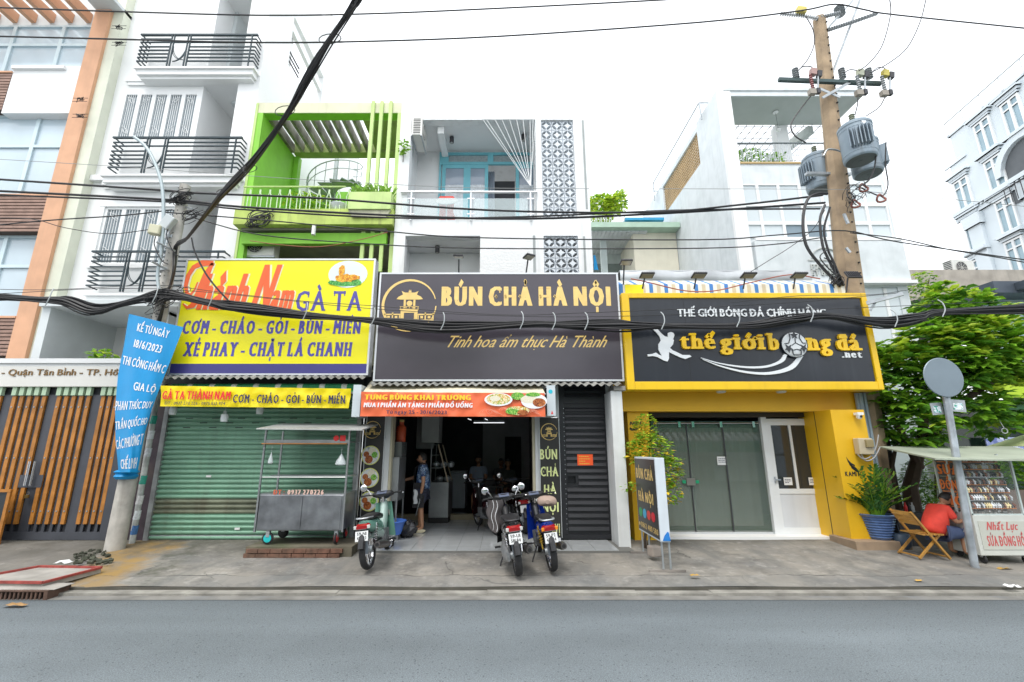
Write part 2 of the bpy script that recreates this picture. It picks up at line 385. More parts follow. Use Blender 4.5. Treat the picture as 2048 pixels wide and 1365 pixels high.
def pave_mat():
    m = mat('pavement_concrete', (.285, .265, .232), .85, var=.22, scale=1.3, bump=.5, bscale=70)
    n = m.node_tree.nodes; L = m.node_tree.links; p = n['Principled BSDF']; g = n.new('ShaderNodeNewGeometry')
    cur = p.inputs['Base Color'].links[0].from_socket
    def nz(sc, det=8, mul=(1, 1, 1)):
        mp = n.new('ShaderNodeVectorMath'); mp.operation = 'MULTIPLY'; mp.inputs[1].default_value = mul; L.new(g.outputs['Position'], mp.inputs[0])
        t = n.new('ShaderNodeTexNoise'); t.inputs['Scale'].default_value = sc; t.inputs['Detail'].default_value = det; t.inputs['Roughness'].default_value = .65; L.new(mp.outputs[0], t.inputs['Vector']); return t.outputs[0]
    def rng(s, a, b, c=0, d=1):
        r = n.new('ShaderNodeMapRange'); r.inputs[1].default_value = a; r.inputs[2].default_value = b; r.inputs[3].default_value = c; r.inputs[4].default_value = d; L.new(s, r.inputs[0]); return r.outputs[0]
    def mix(cur, f, c):
        q = n.new('ShaderNodeMix'); q.data_type = 'RGBA'; q.inputs[7].default_value = (*c, 1); L.new(cur, q.inputs[6]); L.new(f, q.inputs[0]); return q.outputs[2]
    def mul(a, b):
        q = n.new('ShaderNodeMath'); q.operation = 'MULTIPLY'; L.new(a, q.inputs[0]); L.new(b, q.inputs[1]); return q.outputs[0]
    sx = n.new('ShaderNodeSeparateXYZ'); L.new(g.outputs['Position'], sx.inputs[0])
    cur = mix(cur, rng(nz(.8), .44, .62, 0, .8), (.155, .155, .152))
    cur = mix(cur, rng(nz(2.6), .48, .64, 0, .65), (.11, .105, .095))
    cur = mix(cur, rng(nz(5, 6), .55, .75, 0, .5), (.52, .5, .46))
    cur = mix(cur, rng(nz(1.1, 8, (2.4, .55, 1)), .5, .64, 0, .5), (.13, .135, .13))
    cur = mix(cur, mul(rng(sx.outputs[0], -6.5, -7.2), rng(nz(.9), .35, .6, .3, .85)), (.16, .15, .13))
    q = n.new('ShaderNodeMath'); q.operation = 'MULTIPLY_ADD'; q.inputs[1].default_value = 1.5; L.new(nz(1.4, 5), q.inputs[0]); L.new(sx.outputs[0], q.inputs[2])
    q2 = n.new('ShaderNodeMath'); q2.operation = 'MULTIPLY_ADD'; q2.inputs[1].default_value = .28; L.new(sx.outputs[1], q2.inputs[0]); L.new(q.outputs[0], q2.inputs[2])
    q3 = n.new('ShaderNodeMath'); q3.operation = 'ADD'; q3.inputs[1].default_value = 3.15; L.new(q2.outputs[0], q3.inputs[0])
    q4_ = n.new('ShaderNodeMath'); q4_.operation = 'ABSOLUTE'; L.new(q3.outputs[0], q4_.inputs[0])
    cur = mix(cur, mul(rng(q4_.outputs[0], .62, .3), rng(nz(2.2, 6), .36, .52, .25, .9)), (.34, .21, .06))   # rust wash by the shutter
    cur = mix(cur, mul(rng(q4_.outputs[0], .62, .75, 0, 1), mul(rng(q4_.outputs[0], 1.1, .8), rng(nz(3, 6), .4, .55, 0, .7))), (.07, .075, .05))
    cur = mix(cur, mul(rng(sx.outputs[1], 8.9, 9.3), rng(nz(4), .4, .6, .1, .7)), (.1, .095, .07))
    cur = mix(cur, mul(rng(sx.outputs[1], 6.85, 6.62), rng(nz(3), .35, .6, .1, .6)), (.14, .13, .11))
    vo = n.new('ShaderNodeTexVoronoi'); vo.feature = 'DISTANCE_TO_EDGE'; vo.inputs['Scale'].default_value = .55
    wn = n.new('ShaderNodeTexNoise'); wn.inputs['Scale'].default_value = 2.5; L.new(g.outputs['Position'], wn.inputs[0])
    ad = n.new('ShaderNodeVectorMath'); ad.operation = 'MULTIPLY_ADD'; ad.inputs[1].default_value = (.5, .5, 0); L.new(wn.outputs['Color'], ad.inputs[0]); L.new(g.outputs['Position'], ad.inputs[2]); L.new(ad.outputs[0], vo.inputs['Vector'])
    cur = mix(cur, mul(rng(vo.outputs['Distance'], .006, .0), rng(nz(.9, 2), .52, .58, 0, .8)), (.07, .067, .06))
    ln_ = n.new('ShaderNodeMath'); ln_.operation = 'MULTIPLY_ADD'; ln_.inputs[1].default_value = .5; L.new(nz(.7, 4), ln_.inputs[0]); L.new(sx.outputs[1], ln_.inputs[2])
    ab = n.new('ShaderNodeMath'); ab.operation = 'COMPARE'; ab.inputs[1].default_value = 7.5; ab.inputs[2].default_value = .011; L.new(ln_.outputs[0], ab.inputs[0])
    cur = mix(cur, mul(ab.outputs[0], rng(nz(1.3, 3), .4, .5, .2, .85)), (.06, .057, .05))
    cur = mix(cur, mul(rng(ln_.outputs[0], 7.52, 7.48, 0, .28), rng(nz(.5, 2), .3, .6, .5, 1)), (.2, .21, .21))
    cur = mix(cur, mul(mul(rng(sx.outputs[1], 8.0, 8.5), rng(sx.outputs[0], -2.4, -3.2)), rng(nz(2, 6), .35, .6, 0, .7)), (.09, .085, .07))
    L.new(cur, p.inputs['Base Color']); return m
M_pave = pave_mat()
struct('road', MB().sheet(lambda u, v: (-60+120*u, -40+(KY+40)*v, -.003*abs(v-.5)), 8, 8), road_mat())
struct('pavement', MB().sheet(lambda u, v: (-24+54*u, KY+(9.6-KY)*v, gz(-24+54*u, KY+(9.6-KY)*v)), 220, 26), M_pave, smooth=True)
struct('ground', MB().sheet(lambda u, v: (-60+140*u, 9.55+90*v, .12), 4, 4), mat('bare_ground', (.42, .41, .38), .9, var=.2))
# kerb of single stones, low, worn
k_me = MB().obox((0, 0, 0), (.997, .16, .14)).mesh('kerb_stone', mat('kerb_concrete', (.29, .28, .25), .85, var=.3, scale=4, bump=.6, bscale=60, stains=.5, dirt=(.14, .13, .11)))
kb = MB().box(-24, 30, KY-.02, KY+.03, -.1, .062)
kerb = struct('kerb', kb, mat('kerb_joint', (.09, .085, .07), .9, var=.3))
struct('subsoil', MB().box(-24, 30, KY+.03, 9.7, -.3, -.02), M_dark)
for i in range(24):
    x = -9.2+i*1.0
    piece('kerb_stone', k_me, kerb, (x+.5, KY-.09, -.035+random.uniform(-.006, .006)), rot=(random.uniform(-.03, .03), 0, random.uniform(-.003, .003)))
struct('gutter', MB().sheet(lambda u, v: (-24+54*u, KY-.17-.16*v, .004-.001*v), 4, 1), mat('gutter_silt', (.2, .195, .18), .9, var=.3, scale=2.4, stains=.8, dirt=(.17, .18, .19)))

# small structures on the pavement, left: slab framed in red iron, drain grate under it
sl = thing('access_slab', 'concrete slab in a rusty red iron frame on the pavement above the drain', 'slab', G(90, 1160, .1))
q4 = [V(p.x, p.y, .16) for p in (G(-90, 1166, .15), G(85, 1168, .15), G(203, 1136, .16), G(78, 1134, .16))]
MB().prism([(p.x, p.y) for p in q4], (0, 0, .09), (1, 0, 0), (0, 1, 0), (0, 0, 1), .062).build('slab', M_conc, sl)
fr = MB()
for a, b in zip(q4, q4[1:]+q4[:1]): fr.beam(a+V(0, 0, .005), b+V(0, 0, .005), .035, .03)
fr.build('frame', mat('rusty_red_iron', (.32, .06, .05), .7, var=.3, scale=12), sl)
gr = thing('drain_grate', 'rusty storm drain grate of iron bars set in the kerb', 'drain', G(20, 1200, .02))
a = G(-60, 1205, 0).x; b = G(72, 1205, 0).x
GY = 6.45; MB().box(a, b+.1, GY+.03, KY+.0, .112, .118).build('cover', M_conc, gr); MB().box(a, b, GY+.06, GY+.12, -.02, .11).build('pit', mat('pit_black', (.01, .01, .01), .9), gr)
MB().box(a, b+.05, GY, KY-.0, .095, .111).box(b+.0, b+.05, GY, KY, 0, .094).build('frame', mat('rust_iron', (.12, .07, .05), .8, var=.4, scale=10), gr)
bar = MB().box(-.011, .011, -.011, .011, -.05, .05).mesh('bar', MC['rust_iron'])
for i in range(14): piece('bar', bar, gr, (a+.06+i*(b-a-.06)/14, GY+.02, .045))
rb = MB()
for i in range(60):
    p = G(random.uniform(150, 222), random.uniform(1100, 1127), .155); s_ = random.uniform(.015, .05); rb.obox(p, (s_*1.4, s_, s_*.8), Matrix.Rotation(random.random()*3, 3, 'Z') @ Matrix.Rotation(random.random(), 3, 'X'))
rb.build('rubble', mat('wet_rubble', (.06, .065, .045), .9, var=.4, bump=.4), None, kind='stuff', label='dark mossy concrete rubble at the foot of the leaning utility pole')
def crumple(px, py, w_, h_, z, m, label, cat='litter', name='litter'):
    c = G(px, py, z); mb = MB(); random.seed(int(px))
    hs = {}
    mb.sheet(lambda u, v: (c.x+(u-.5)*w_+random.uniform(-.03, .03)*w_, c.y+(v-.5)*h_, z+.01+random.uniform(0, .3)*h_*(1 if 0 < u < 1 else .2)), 5, 4)
    return solo(name, mb, m, label, cat, (c.x, c.y, z))
M_paper = mat('paper', (.75, .76, .76), .6, var=.1)
crumple(125, 1128, .2, .16, .15, M_paper, 'crumpled white tissue on the pavement by the rubble')
crumple(2025, 1175, .16, .1, .09, M_paper, 'small white paper scrap at the right end of the kerb')
M_dl = mat('dry_leaf', (.5, .3, .06), .6, var=.3)
crumple(1390, 1153, .13, .06, .12, M_dl, 'yellow dry leaf on the pavement right of the standing sign', 'leaf', 'fallen_leaf')
crumple(1838, 1163, .1, .05, .09, M_dl, 'yellow dry leaf on the pavement in front of the red sign base', 'leaf', 'fallen_leaf')
crumple(2010, 1140, .2, .07, .1, M_dl, 'long yellow leaf beside the watch cart castor', 'leaf', 'fallen_leaf')
crumple(30, 1213, .25, .08, .01, mat('brown_leaf', (.35, .2, .07), .6, var=.3), 'curled brown leaf lying under the drain grate', 'leaf', 'fallen_leaf')

# ================================================================== white house over the middle shop
Y4 = 10.4; x4 = lambda px, py: X(px, py, Y4); z4 = lambda py: Z(py, Y4)
XL, XR = -2.70, 2.24
b4 = thing('white_townhouse', 'narrow white townhouse with glass balcony and breeze block column over the dark noodle shop sign', 'house', (0, Y4, 0))
zt, zo1, zo0 = z4(200), z4(240), z4(440)          # roof top, balcony opening top, balcony floor
zp1 = z4(472)                                        # level-2 opening top
xb0, xb1 = x4(1084, 340), x4(1150, 340); xo0, xo1 = x4(818, 340), x4(1072, 340)
wl = MB()
wall_with_holes(wl, XL, XR, 3.2, zt, Y4, Y4+.25, [(xo0, xo1, zo0, zo1), (xb0, xb1, zo0+.05, zo1), (xo0, x4(960, 510), 3.2, zp1), (xb0, xb1, 3.3, zp1)])
wl.box(XL, XL+.2, Y4+.25, 17, 3.2, zt-.5).box(XR-.2, XR, Y4+.25, 17, 3.2, zt-.5)
wl.box(XL+.2, XR-.2, Y4+.25, 17, zo1+.15, zo1+.3)      # roof slab
wl.box(XL+.2, XR-.2, Y4+.25, 17, zo0-.3, zo0-.02).box(XL+.2, XR-.2, Y4+.25, 17, 3.2, 3.4)
wl.build('wall', M_white, b4)
YB = 11.75                                             # recessed wall
MB().box(XL+.2, XR-.2, Y4+.25, YB, zo1+.02, zo1+.149).box(XL+.2, XR-.2, Y4+.25, YB+2, zo0-.45, zo0-.301).box(x4(885, 300)*1.09-.05, x4(885, 300)*1.09+.12, Y4+.26, YB, zo1-.22, zo1+.02).build('ceiling', M_whiteclean, b4, kind='stuff')
MB().box(XL+.2, X(885, 370, YB), YB, YB+.1, zo0, zo1).box(xo1-.0, XR-.2, YB, YB+.1, zo0, zo1).box(X(885, 370, YB), xo1, YB, YB+.1, Z(308, YB), zo1).build('back_wall', M_whiteclean, b4)
MB().box(XL+.2, XR-.2, 11.4, 11.5, 3.3, zo0-.46).box(xb0-.15, XR-.2, Y4+.9, Y4+1, 3.3, zo1).build('inner_wall', M_whiteclean, b4)
MB().box(x4(962, 510), x4(1066, 510), Y4-.03, Y4-.001, 3.3, zp1).build('render_panel', mat('ribbed_render', (.76, .77, .77), .75, var=.03, bump=1, bscale=18), b4)
MB().box(x4(1066, 510), x4(1071, 510), Y4-.02, Y4-.002, 3.3, zp1).box(x4(1155, 340)+.17, x4(1155, 340)+.22, Y4-.01, Y4-.001, zo0+.3, zo1-.02).box(x4(1165, 510)+.03, x4(1165, 510)+.08, Y4-.01, Y4-.001, 3.3, zp1-.02).build('groove', mat('grey_trim', (.33, .36, .36), .7), b4)
# teal doors
M_teal = mat('teal_paint', (.16, .47, .55), .5, var=.06)
M_curt = mat('grey_curtain', (.45, .5, .58), .8, var=.1)
xd = [X(p, 375, YB) for p in (884, 896, 928, 940, 975, 983, 1030, 1036, 1072)]
zd0, zd1, zt0, zt1 = zo0+.02, Z(333, YB)+.02, Z(333, YB)+.1, Z(313, YB)
def door_leaf(x0, x1, glass, cur=True):
    d = MB(); wall_with_holes(d, x0, x1, zd0, zd1, YB-.06, YB-.02, [(x0+.1, x1-.1, zd0+.35, zd1-.12)]); o = d.build('door', M_teal, b4)
    MB().box(x0+.1, x1-.1, YB-.04, YB-.035, zd0+.35, zd1-.12).build('pane', glass, o)
    return o
fr = MB(); wall_with_holes(fr, xd[0]-.03, xd[8]+.05, zd1, Z(308, YB), YB-.07, YB, [(xd[1], xd[4], zt0, zt1), (xd[5]+.05, xd[8], zt0, zt1)])
fr.box(xd[0]-.09, xd[0]-.031, YB-.08, YB, zd0, Z(308, YB)); fo = fr.build('door_frame', M_teal, b4)
MB().box(xd[1], xd[4], YB-.03, YB-.02, zt0, zt1).box(xd[5]+.05, xd[8], YB-.03, YB-.02, zt0, zt1).build('pane', mat('frosted_slats', (.3, .36, .38), .5, var=.2, scale=20), fo)
M_curtg = mat('curtained_glass', (.28, .34, .42), .08, var=.1, spec=.8)
door_leaf(xd[0], (xd[2]+xd[3])/2, M_curtg); door_leaf((xd[2]+xd[3])/2, xd[4]+.02, M_curtg); door_leaf(xd[6]+.02, xd[8]+.05, M_curtg)
MB().box(xd[4]+.02, xd[6]+.02, YB+.8, YB+.82, zd0, zd1).build('dim_room_sheet', mat('dim_room', (.1, .1, .11), .8), b4)  # dark sheet, paints the dimness of the room behind the open door
cr = MB(); cr.sheet(lambda u, v: (xd[4]-.15+.35*u, YB+.3+.03*math.sin(u*40), zd0+(zd1-zd0)*v), 40, 1); cr.build('curtain', M_curt, b4)
for x0, x1 in ((xd[0]+.1, (xd[2]+xd[3])/2-.1), ((xd[2]+xd[3])/2+.1, xd[4]-.08), (xd[6]+.12, xd[8]-.05)):
    MB().sheet(lambda u, v: (x0+(x1-x0)*u, YB-.047+.004*math.sin(u*34), zd0+.36+(Z(372, YB)-zd0-.36)*v), 36, 1).build('curtain', mat('lace_curtain', (.62, .66, .7), .8, var=.12, scale=14), b4)
# breeze blocks, one by one
bs = (xb1-xb0)/3
def breeze_mesh(s):
    r = s/2; mb = MB(); n = 7; dp = .09; e = .93
    for qx, qy in ((1, 1), (-1, 1), (-1, -1), (1, -1)):
        outer = [(r*math.cos(i*math.pi/2/n), r*math.sin(i*math.pi/2/n)) for i in range(n+1)]
        inner = [(r-r*math.cos(i*math.pi/2/n), r-r*math.sin(i*math.pi/2/n)) for i in range(n+1)]
        for loop in ([(r, r)]+[(a*.97+.0, b*.97) if 0 < i < n else (a, b) for i, (a, b) in enumerate(outer)], [(0, 0)]+[(a, b) for a, b in reversed(inner)]):
            L_ = [(a*qx*e if abs(a) < r*.999 else a*qx, b*qy*e if abs(b) < r*.999 else b*qy) for a, b in loop]
            k = len(mb.v); m_ = len(L_)
            mb.v += [Vector((a, 0, b)) for a, b in L_]+[Vector((a, dp, b)) for a, b in L_]
            for i in range(1, m_-1): mb.f += [(k, k+i, k+i+1), (k+m_, k+m_+i+1, k+m_+i)]
            for i in range(1, m_-1): mb.f.append((k+i, k+m_+i, k+m_+i+1, k+i+1))
    mb.box(-r, r, 0, dp, -r, -r+.02).box(-r, r, 0, dp, r-.02, r).box(-r, -r+.016, 0, dp, -r+.02, r-.02).box(r-.016, r, 0, dp, -r+.02, r-.02)
    return mb.mesh('breeze_block', mat('breeze_concrete', (.66, .7, .74), .7, var=.06))
bme = breeze_mesh(bs*.985)
for zlo, zhi in ((zo0+.05, zo1), (3.3, zp1)):
    nr = int((zhi-zlo)/bs+.3); hh = bs if zlo > 4 else bs
    for r_ in range(nr):
        for c_ in range(3):
            zc = zhi-bs*(r_+.5)
            if zc-bs/2 < zlo-.05 and zlo > 4: continue
            if zc < 4.9: continue
            piece('breeze_block', bme, b4, (xb0+bs*(c_+.5), Y4+.05, zc))
MB().box(xb0, xb1, Y4+.02, Y4+.2, zo0+.05, zo0+.05+((zo1-zo0-.05) % bs)).build('sill', M_white, b4)
# balcony rail with glass
rz = Z(386, Y4-.02); rl = MB(); rl.tube([(XL+.12, Y4-.05, rz), (xo1+.02, Y4-.05, rz)], .032, 10).build('handrail', mat('rail_aluminium', (.75, .77, .78), .3, .3), b4)
xs = [x4(p, 410) for p in (823, 942, 1061)]
for x in xs: MB().tube([(x, Y4-.05, zo0-.05), (x, Y4-.05, rz)], .028, 8).build('rail_post', MC['rail_aluminium'], b4)
gm = mat('balcony_glass', (.75, .86, .87), .05, var=0, alpha=.28, spec=.8)
for a_, b_ in ((xs[0]-.22, xs[0]-.06), (xs[0]+.07, xs[1]-.07), (xs[1]+.07, xs[2]-.07)): MB().box(a_, b_, Y4-.055, Y4-.045, zo0+.02, rz-.18).build('glass_panel', gm, b4)
for x in xs:
    for dz in (.12, .55): MB().box(x-.09, x+.09, Y4-.06, Y4-.04, zo0+dz, zo0+dz+.03).build('glass_clamp', M_chrome, b4)
# radial cords
c0 = W(1061, 372, Y4-.06)
for i, px in enumerate((966, 973, 990, 1004, 1019, 1033, 1046, 1060, 1066, 1071)):
    a_ = V(x4(px, 241), Y4-.03, zo1-.02); MB().tube([a_, c0+V((i % 3-1)*.01, 0, 0)], .007, 5).build('cord', mat('white_cord', (.8, .82, .82), .6), b4)
MB().beam((x4(964, 241), Y4-.03, zo1-.01), (xo1, Y4-.03, zo1-.01), .03, .03).build('cord_rail', MC['white_cord'], b4)
def downlight(x, y, z, label, par):
    o = thing('ceiling_lamp', label, 'lamp', (x, y, z-.2)); MB().lathe([(.055, 0), (.06, .01), (.06, .18)], (x, y, z-.2), n=14).build('lamp_housing', M_dark, o, smooth=True)
    MB().lathe([(.045, 0), (.045, .004)], (x, y, z-.205), n=12).build('lens', mat('lamp_lens', (.4, .4, .38), .2), o)
downlight(X(904, 265, 11.1), 11.1, zo1+.02, 'black cylinder ceiling lamp on the upper balcony, left of the white cords', b4)
downlight(X(1047, 265, 11.0), 11.0, zo1+.02, 'black cylinder ceiling lamp on the upper balcony, behind the white cords', b4)
downlight(X(875, 490, 10.95), 10.95, zo0-.45, 'black cylinder ceiling lamp under the lower balcony ceiling above the dark sign', b4)

def aircon(px, py, Y, label, s=1., face='y', z=None, rotz=0):
    c = W(px, py, Y); o = thing('air_conditioner', label, 'air conditioner', (0, 0, 0))
    w_, d_, h_ = .78*s, .3*s, .55*s; M_ac = mat('ac_cream', (.72, .72, .68), .5, var=.04)
    MB().box(-w_/2, w_/2, -d_/2, d_/2, 0, h_).build('casing', M_ac, o, bevel=.015)
    g_ = MB().lathe([(.2*s, -d_/2-.012), (.2*s, -d_/2-.002)], (-.1*s, 0, h_/2), 'Y', 20); g_.build('fan_opening', M_dark, o)
    gq = MB()
    for r_ in (.05, .1, .15, .2, .225): gq.tube([(-.1*s+r_*s*math.cos(t*.35), -d_/2-.018, h_/2+r_*s*math.sin(t*.35)) for t in range(19)], .004*s, 4)
    for t in range(8): gq.tube([(-.1*s, -d_/2-.018, h_/2), (-.1*s+.22*s*math.cos(t*.785), -d_/2-.018, h_/2+.22*s*math.sin(t*.785))], .004*s, 4)
    gq.build('fan_guard', M_ac, o)
    lv = MB()
    for k in range(9): lv.box(-w_/2-.006, -w_/2-.001, -d_/2+.05, d_/2-.05, .05*s+k*.055*s, .075*s+k*.055*s)
    lv.build('louvres', M_dark, o)
    MB().box(-w_/2-.03, w_/2+.03, -d_/2, -d_/2+.03, -.05, -.002).box(-w_/2-.03, w_/2+.03, d_/2-.03, d_/2, -.05, -.002).build('bracket', M_galv, o)
    o.location = (c.x, c.y, c.z if z is None else z); o.rotation_euler = (0, 0, rotz); return o
aircon(838, 288, 10.75, 'cream air conditioner on the left wall of the upper balcony, side grille facing out', .95, rotz=rad(90))
aircon(938, 436, 11.3, 'white air conditioner on the balcony floor behind the glass', .85, z=zo0)
# red chair and round table top on the balcony
tb = thing('round_table', 'round grey folding table leaning out on the balcony rail', 'table', (W(893, 400, 10.7).x, 10.7, zo0))
c_ = W(893, 402, 10.7); MB().lathe([(.3, -.012), (.3, .012)], (0, 0, 0), 'Z', 28)
MB().merge(MB().lathe([(.02, -.012), (.29, -.012), (.3, 0), (.29, .012), (.02, .012)], n=28), Matrix.Translation(c_) @ Matrix.Rotation(rad(48), 4, 'X')).build('table_top', mat('grey_laminate', (.42, .44, .44), .4, var=.05), tb)
MB().tube([c_, (c_.x, c_.y+.1, zo0)], .02, 8).tube([(c_.x-.2, c_.y+.1, zo0+.01), (c_.x+.2, c_.y+.1, zo0+.01)], .015, 6).build('leg', M_galv, tb)
M_red = mat('red_plastic', (.7, .05, .03), .35, var=.05)
ch = thing('plastic_chair', 'red plastic chair standing behind the round table on the balcony', 'chair', (W(895, 395, 11).x, 11.05, zo0))
cx_ = ch.location.x; MB().box(cx_-.2, cx_+.2, 10.9, 11.3, zo0+.42, zo0+.46).build('seat', M_red, ch)
MB().prism([(-.18, 0), (.18, 0), (.21, .42), (.17, .46), (-.17, .46), (-.21, .42)], (cx_, 10.9, zo0+.46), (1, 0, 0), (0, -.1, 1), (0, -1, 0), .03).build('backrest', M_red, ch)
for sx in (-.18, .18):
    for sy in (10.93, 11.27): MB().beam((cx_+sx, sy, zo0+.42), (cx_+sx*1.1, sy, zo0), .03, .03).build('leg', M_red, ch)
# small weed on wall between houses
def leafy(name, label, cat, base, blobs, n, ls, mats, stems=(), group=None, parts=0, seed=1, aspect=2.0, up=.3, sr=.012, mst=None):
    """plant: stems as tubes, leaves as little folded blades inside blobs ((cx,cy,cz),(rx,ry,rz))"""
    random.seed(seed); o = thing(name, label, cat, base, group)
    if stems:
        s_ = MB()
        for pts, r in stems: s_.tube(pts, [r*(1-.7*i/(len(pts)-1)) for i in range(len(pts))], 7)
        s_.build('trunk' if cat == 'tree' else 'stem', mst or M_bark, o, smooth=True)
    L_, Wd = ls, ls/aspect
    def blade(c, d, side, l, wd):
        d = d.normalized(); s1 = d.cross(side).normalized(); nn = s1.cross(d)
        mid = c+d*l*.5
        return [c, c+d*l*.25+s1*wd*.42+nn*wd*.1, c+d*l*.62+s1*wd*.5+nn*wd*.1-V(0, 0, l*.06), c+d*l-V(0, 0, l*.18), c+d*l*.62-s1*wd*.5+nn*wd*.1-V(0, 0, l*.06), c+d*l*.25-s1*wd*.42+nn*wd*.1, c+d*l*.3, c+d*l*.66-V(0, 0, l*.05)]
    BF = [(0, 1, 6), (1, 2, 7, 6), (2, 3, 7), (3, 4, 7), (4, 5, 6, 7), (5, 0, 6)]
    mbs = [MB() for _ in mats]; tot = sum(b[1][0]*b[1][1]*b[1][2] for b in blobs)
    cand = []
    for (c, r) in blobs:
        k = int(n*r[0]*r[1]*r[2]/tot)+1
        for _ in range(k):
            t = random.uniform(0, 6.283); ph = math.acos(random.uniform(-1, 1)); q = random.random()**.33
            q = .55+.45*q if random.random() < .7 else q
            dv = V(math.sin(ph)*math.cos(t), math.sin(ph)*math.sin(t), math.cos(ph))
            p = V(c[0]+r[0]*q*dv.x, c[1]+r[1]*q*dv.y, c[2]+r[2]*q*dv.z); cand.append((p, dv))
    if parts:
        nl = 6                                           # rosettes of leaves
        lm = []
        for m in mats:
            b_ = MB(); b_.add(blade(V(0, 0, 0), V(0, 1, .0), V(0, 0, 1), L_, Wd), BF); lm.append(b_.mesh('leaf', m))
    npart = 0
    cand.sort(key=lambda q: q[0].y)
    for i, (p, dv) in enumerate(cand):
        k = random.randrange(len(mats)) if len(mats) > 1 else 0
        if len(mats) > 1:                                # of three colours, the second tends high and the third low
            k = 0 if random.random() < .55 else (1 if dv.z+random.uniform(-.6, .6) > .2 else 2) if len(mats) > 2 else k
        for j in range(6 if parts else 1):
            t = j*1.05+random.random() if parts else random.uniform(0, 6.28)
            d = (V(math.cos(t), math.sin(t), random.uniform(-.3, .5))+dv*up)
            l = L_*random.uniform(.5, 1.3)
            if parts and npart < parts:
                npart += 1; d.normalize(); R = d.to_track_quat('Y', 'Z').to_euler()
                piece('leaf', lm[k], o, p, rot=R, scale=(l/L_,)*3)
            else: mbs[k].add(blade(p, d, V(0, 0, 1)+V(random.uniform(-.5, .5), random.uniform(-.5, .5), 0), l, l/aspect), BF)
    for mb_, m in zip(mbs, mats):
        if mb_.f: mb_.build('foliage', m, o, kind='stuff', fixn=False)
    return o
leafy('wall_weed', 'small leafy weed growing from the crack between the lime green and white houses', 'plant', W(806, 320, 10.35), [(W(806, 295, 10.3), (.1, .08, .2))], 45, .11, [M_leaf1], [([W(806, 325, 10.4), W(808, 290, 10.3)], .01)], seed=4)

# ================================================================== lime green house
Y3 = 10.6; x3 = lambda px, py: X(px, py, Y3); z3 = lambda py: Z(py, Y3)
GL, GR = -6.68, -2.72
b3 = thing('lime_green_townhouse', 'lime green townhouse with an open concrete pergola and vertical fins over the yellow sign', 'house', (-4.7, Y3, 0))
zt, zb = z3(206), z3(226); M_pc = mat('mossy_concrete_fin', (.3, .29, .25), .9, var=.3, scale=3, stains=.9, dirt=(.06, .06, .05), bump=.4)
MB().box(GL, GR, Y3, Y3+.3, zb, zt).build('top_beam', M_greencream, b3)
MB().box(GL+.02, GR-.02, Y3+.02, Y3+.28, zb-.012, zb-.001).build('soffit', M_green, b3)
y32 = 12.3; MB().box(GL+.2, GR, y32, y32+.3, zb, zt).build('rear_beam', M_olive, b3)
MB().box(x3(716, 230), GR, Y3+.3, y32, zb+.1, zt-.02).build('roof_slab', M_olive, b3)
fw = MB().box(-.045, .045, Y3+.3, y32, zb, zt-.03).mesh('roof_fin', M_pc, V(0, Y3+.3, zb))
nf = 8; fx0, fx1 = x3(548, 226)+.05, x3(700, 226)
for i in range(nf): piece('roof_fin', fw, b3, (fx0+(fx1-fx0)*i/(nf-1), Y3+.3, zb))
# left wall, sloping back
zf3 = z3(430); wl = MB(); wl.box(GL, GL+.15, Y3+.001, 12.6, 3.2, zb); wl.box(GL, GL+.15, 12.6, 15, 3.2, zf3+2.2); wl.box(GL+.152, GL+.3, Y3+1.9, Y3+2.1, zf3, zb); wl.build('side_wall', M_green, b3)
MB().box(GL+.151, GL+.24, Y3+.3, y32, zb-.02, zb+.25).build('wall_cap', M_pc, b3)
MB().box(GL-.06, GL-.001, Y3-.02, Y3+.1, 3.2, zb+.3).build('corner_pier', M_greenpale, b3)
MB().box(x3(786, 380), GR, Y3-.001, Y3+.25, 3.2, zb-.001).build('corner_pier', M_greenpale, b3)
for px in (731, 749, 768):
    x_ = x3(px, 380)
    MB().box(x_-.0, x_+.09, Y3-.06, Y3+.02, z3(392), zt+.01).build('facade_fin', M_greenpale, b3)
    MB().box(x_-.0, x_+.09, Y3-.06, Y3+.02, z3(545), z3(430)-.3 if False else z3(428)).build('facade_fin', M_greenpale, b3)
MB().box(GL, GR, 15, 15.2, 3.2, Z(384, 15)).build('rear_wall', M_green, b3)
lw = MB(); a0, a1 = x3(755, 350), GR; 
sb = MB().box(0, (a1-a0)*1.25, 0, .04, 0, .09).mesh('louvre', mat('grey_louvre', (.2, .21, .22), .7, var=.2))
for i in range(13): piece('louvre', sb, b3, (a0, 12.7, Z(392, 12.7)+i*.135), rot=(rad(-25), 0, 0))
# balcony slab, railing, planter
MB().box(GL, GR, Y3-.35, Y3+2.5, z3(462), z3(432)).build('balcony_slab', mat('stained_lime', (.45, .56, .14), .8, var=.2, streak=.7, dirt=(.13, .12, .07), bump=.3), b3)
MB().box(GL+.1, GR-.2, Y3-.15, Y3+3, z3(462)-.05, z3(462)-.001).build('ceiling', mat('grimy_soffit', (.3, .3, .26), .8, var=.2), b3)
ry = Y3-.3
MB().tube([(GL+.1, ry, Z(374, ry)), (x3(700, 380), ry, Z(374, ry))], .02, 6).tube([(GL+.1, ry, Z(423, ry)), (x3(700, 380), ry, Z(423, ry))], .012, 6).build('handrail', M_greenpale, b3)
bal = MB(); h_ = Z(380, ry)-Z(425, ry)
bal.tube([(0, 0, 0), (0, 0, h_*.7), (.035, 0, h_*.85), (.035, 0, h_)], .014, 5).tube([(.09, 0, 0), (.09, 0, h_*.7), (.055, 0, h_*.85), (.055, 0, h_)], .014, 5)
bme_ = bal.mesh('baluster', mat('pale_green_iron', (.6, .72, .5), .5))
for i in range(11): piece('baluster', bme_, b3, (GL+.25+i*.25, ry, Z(425, ry)))
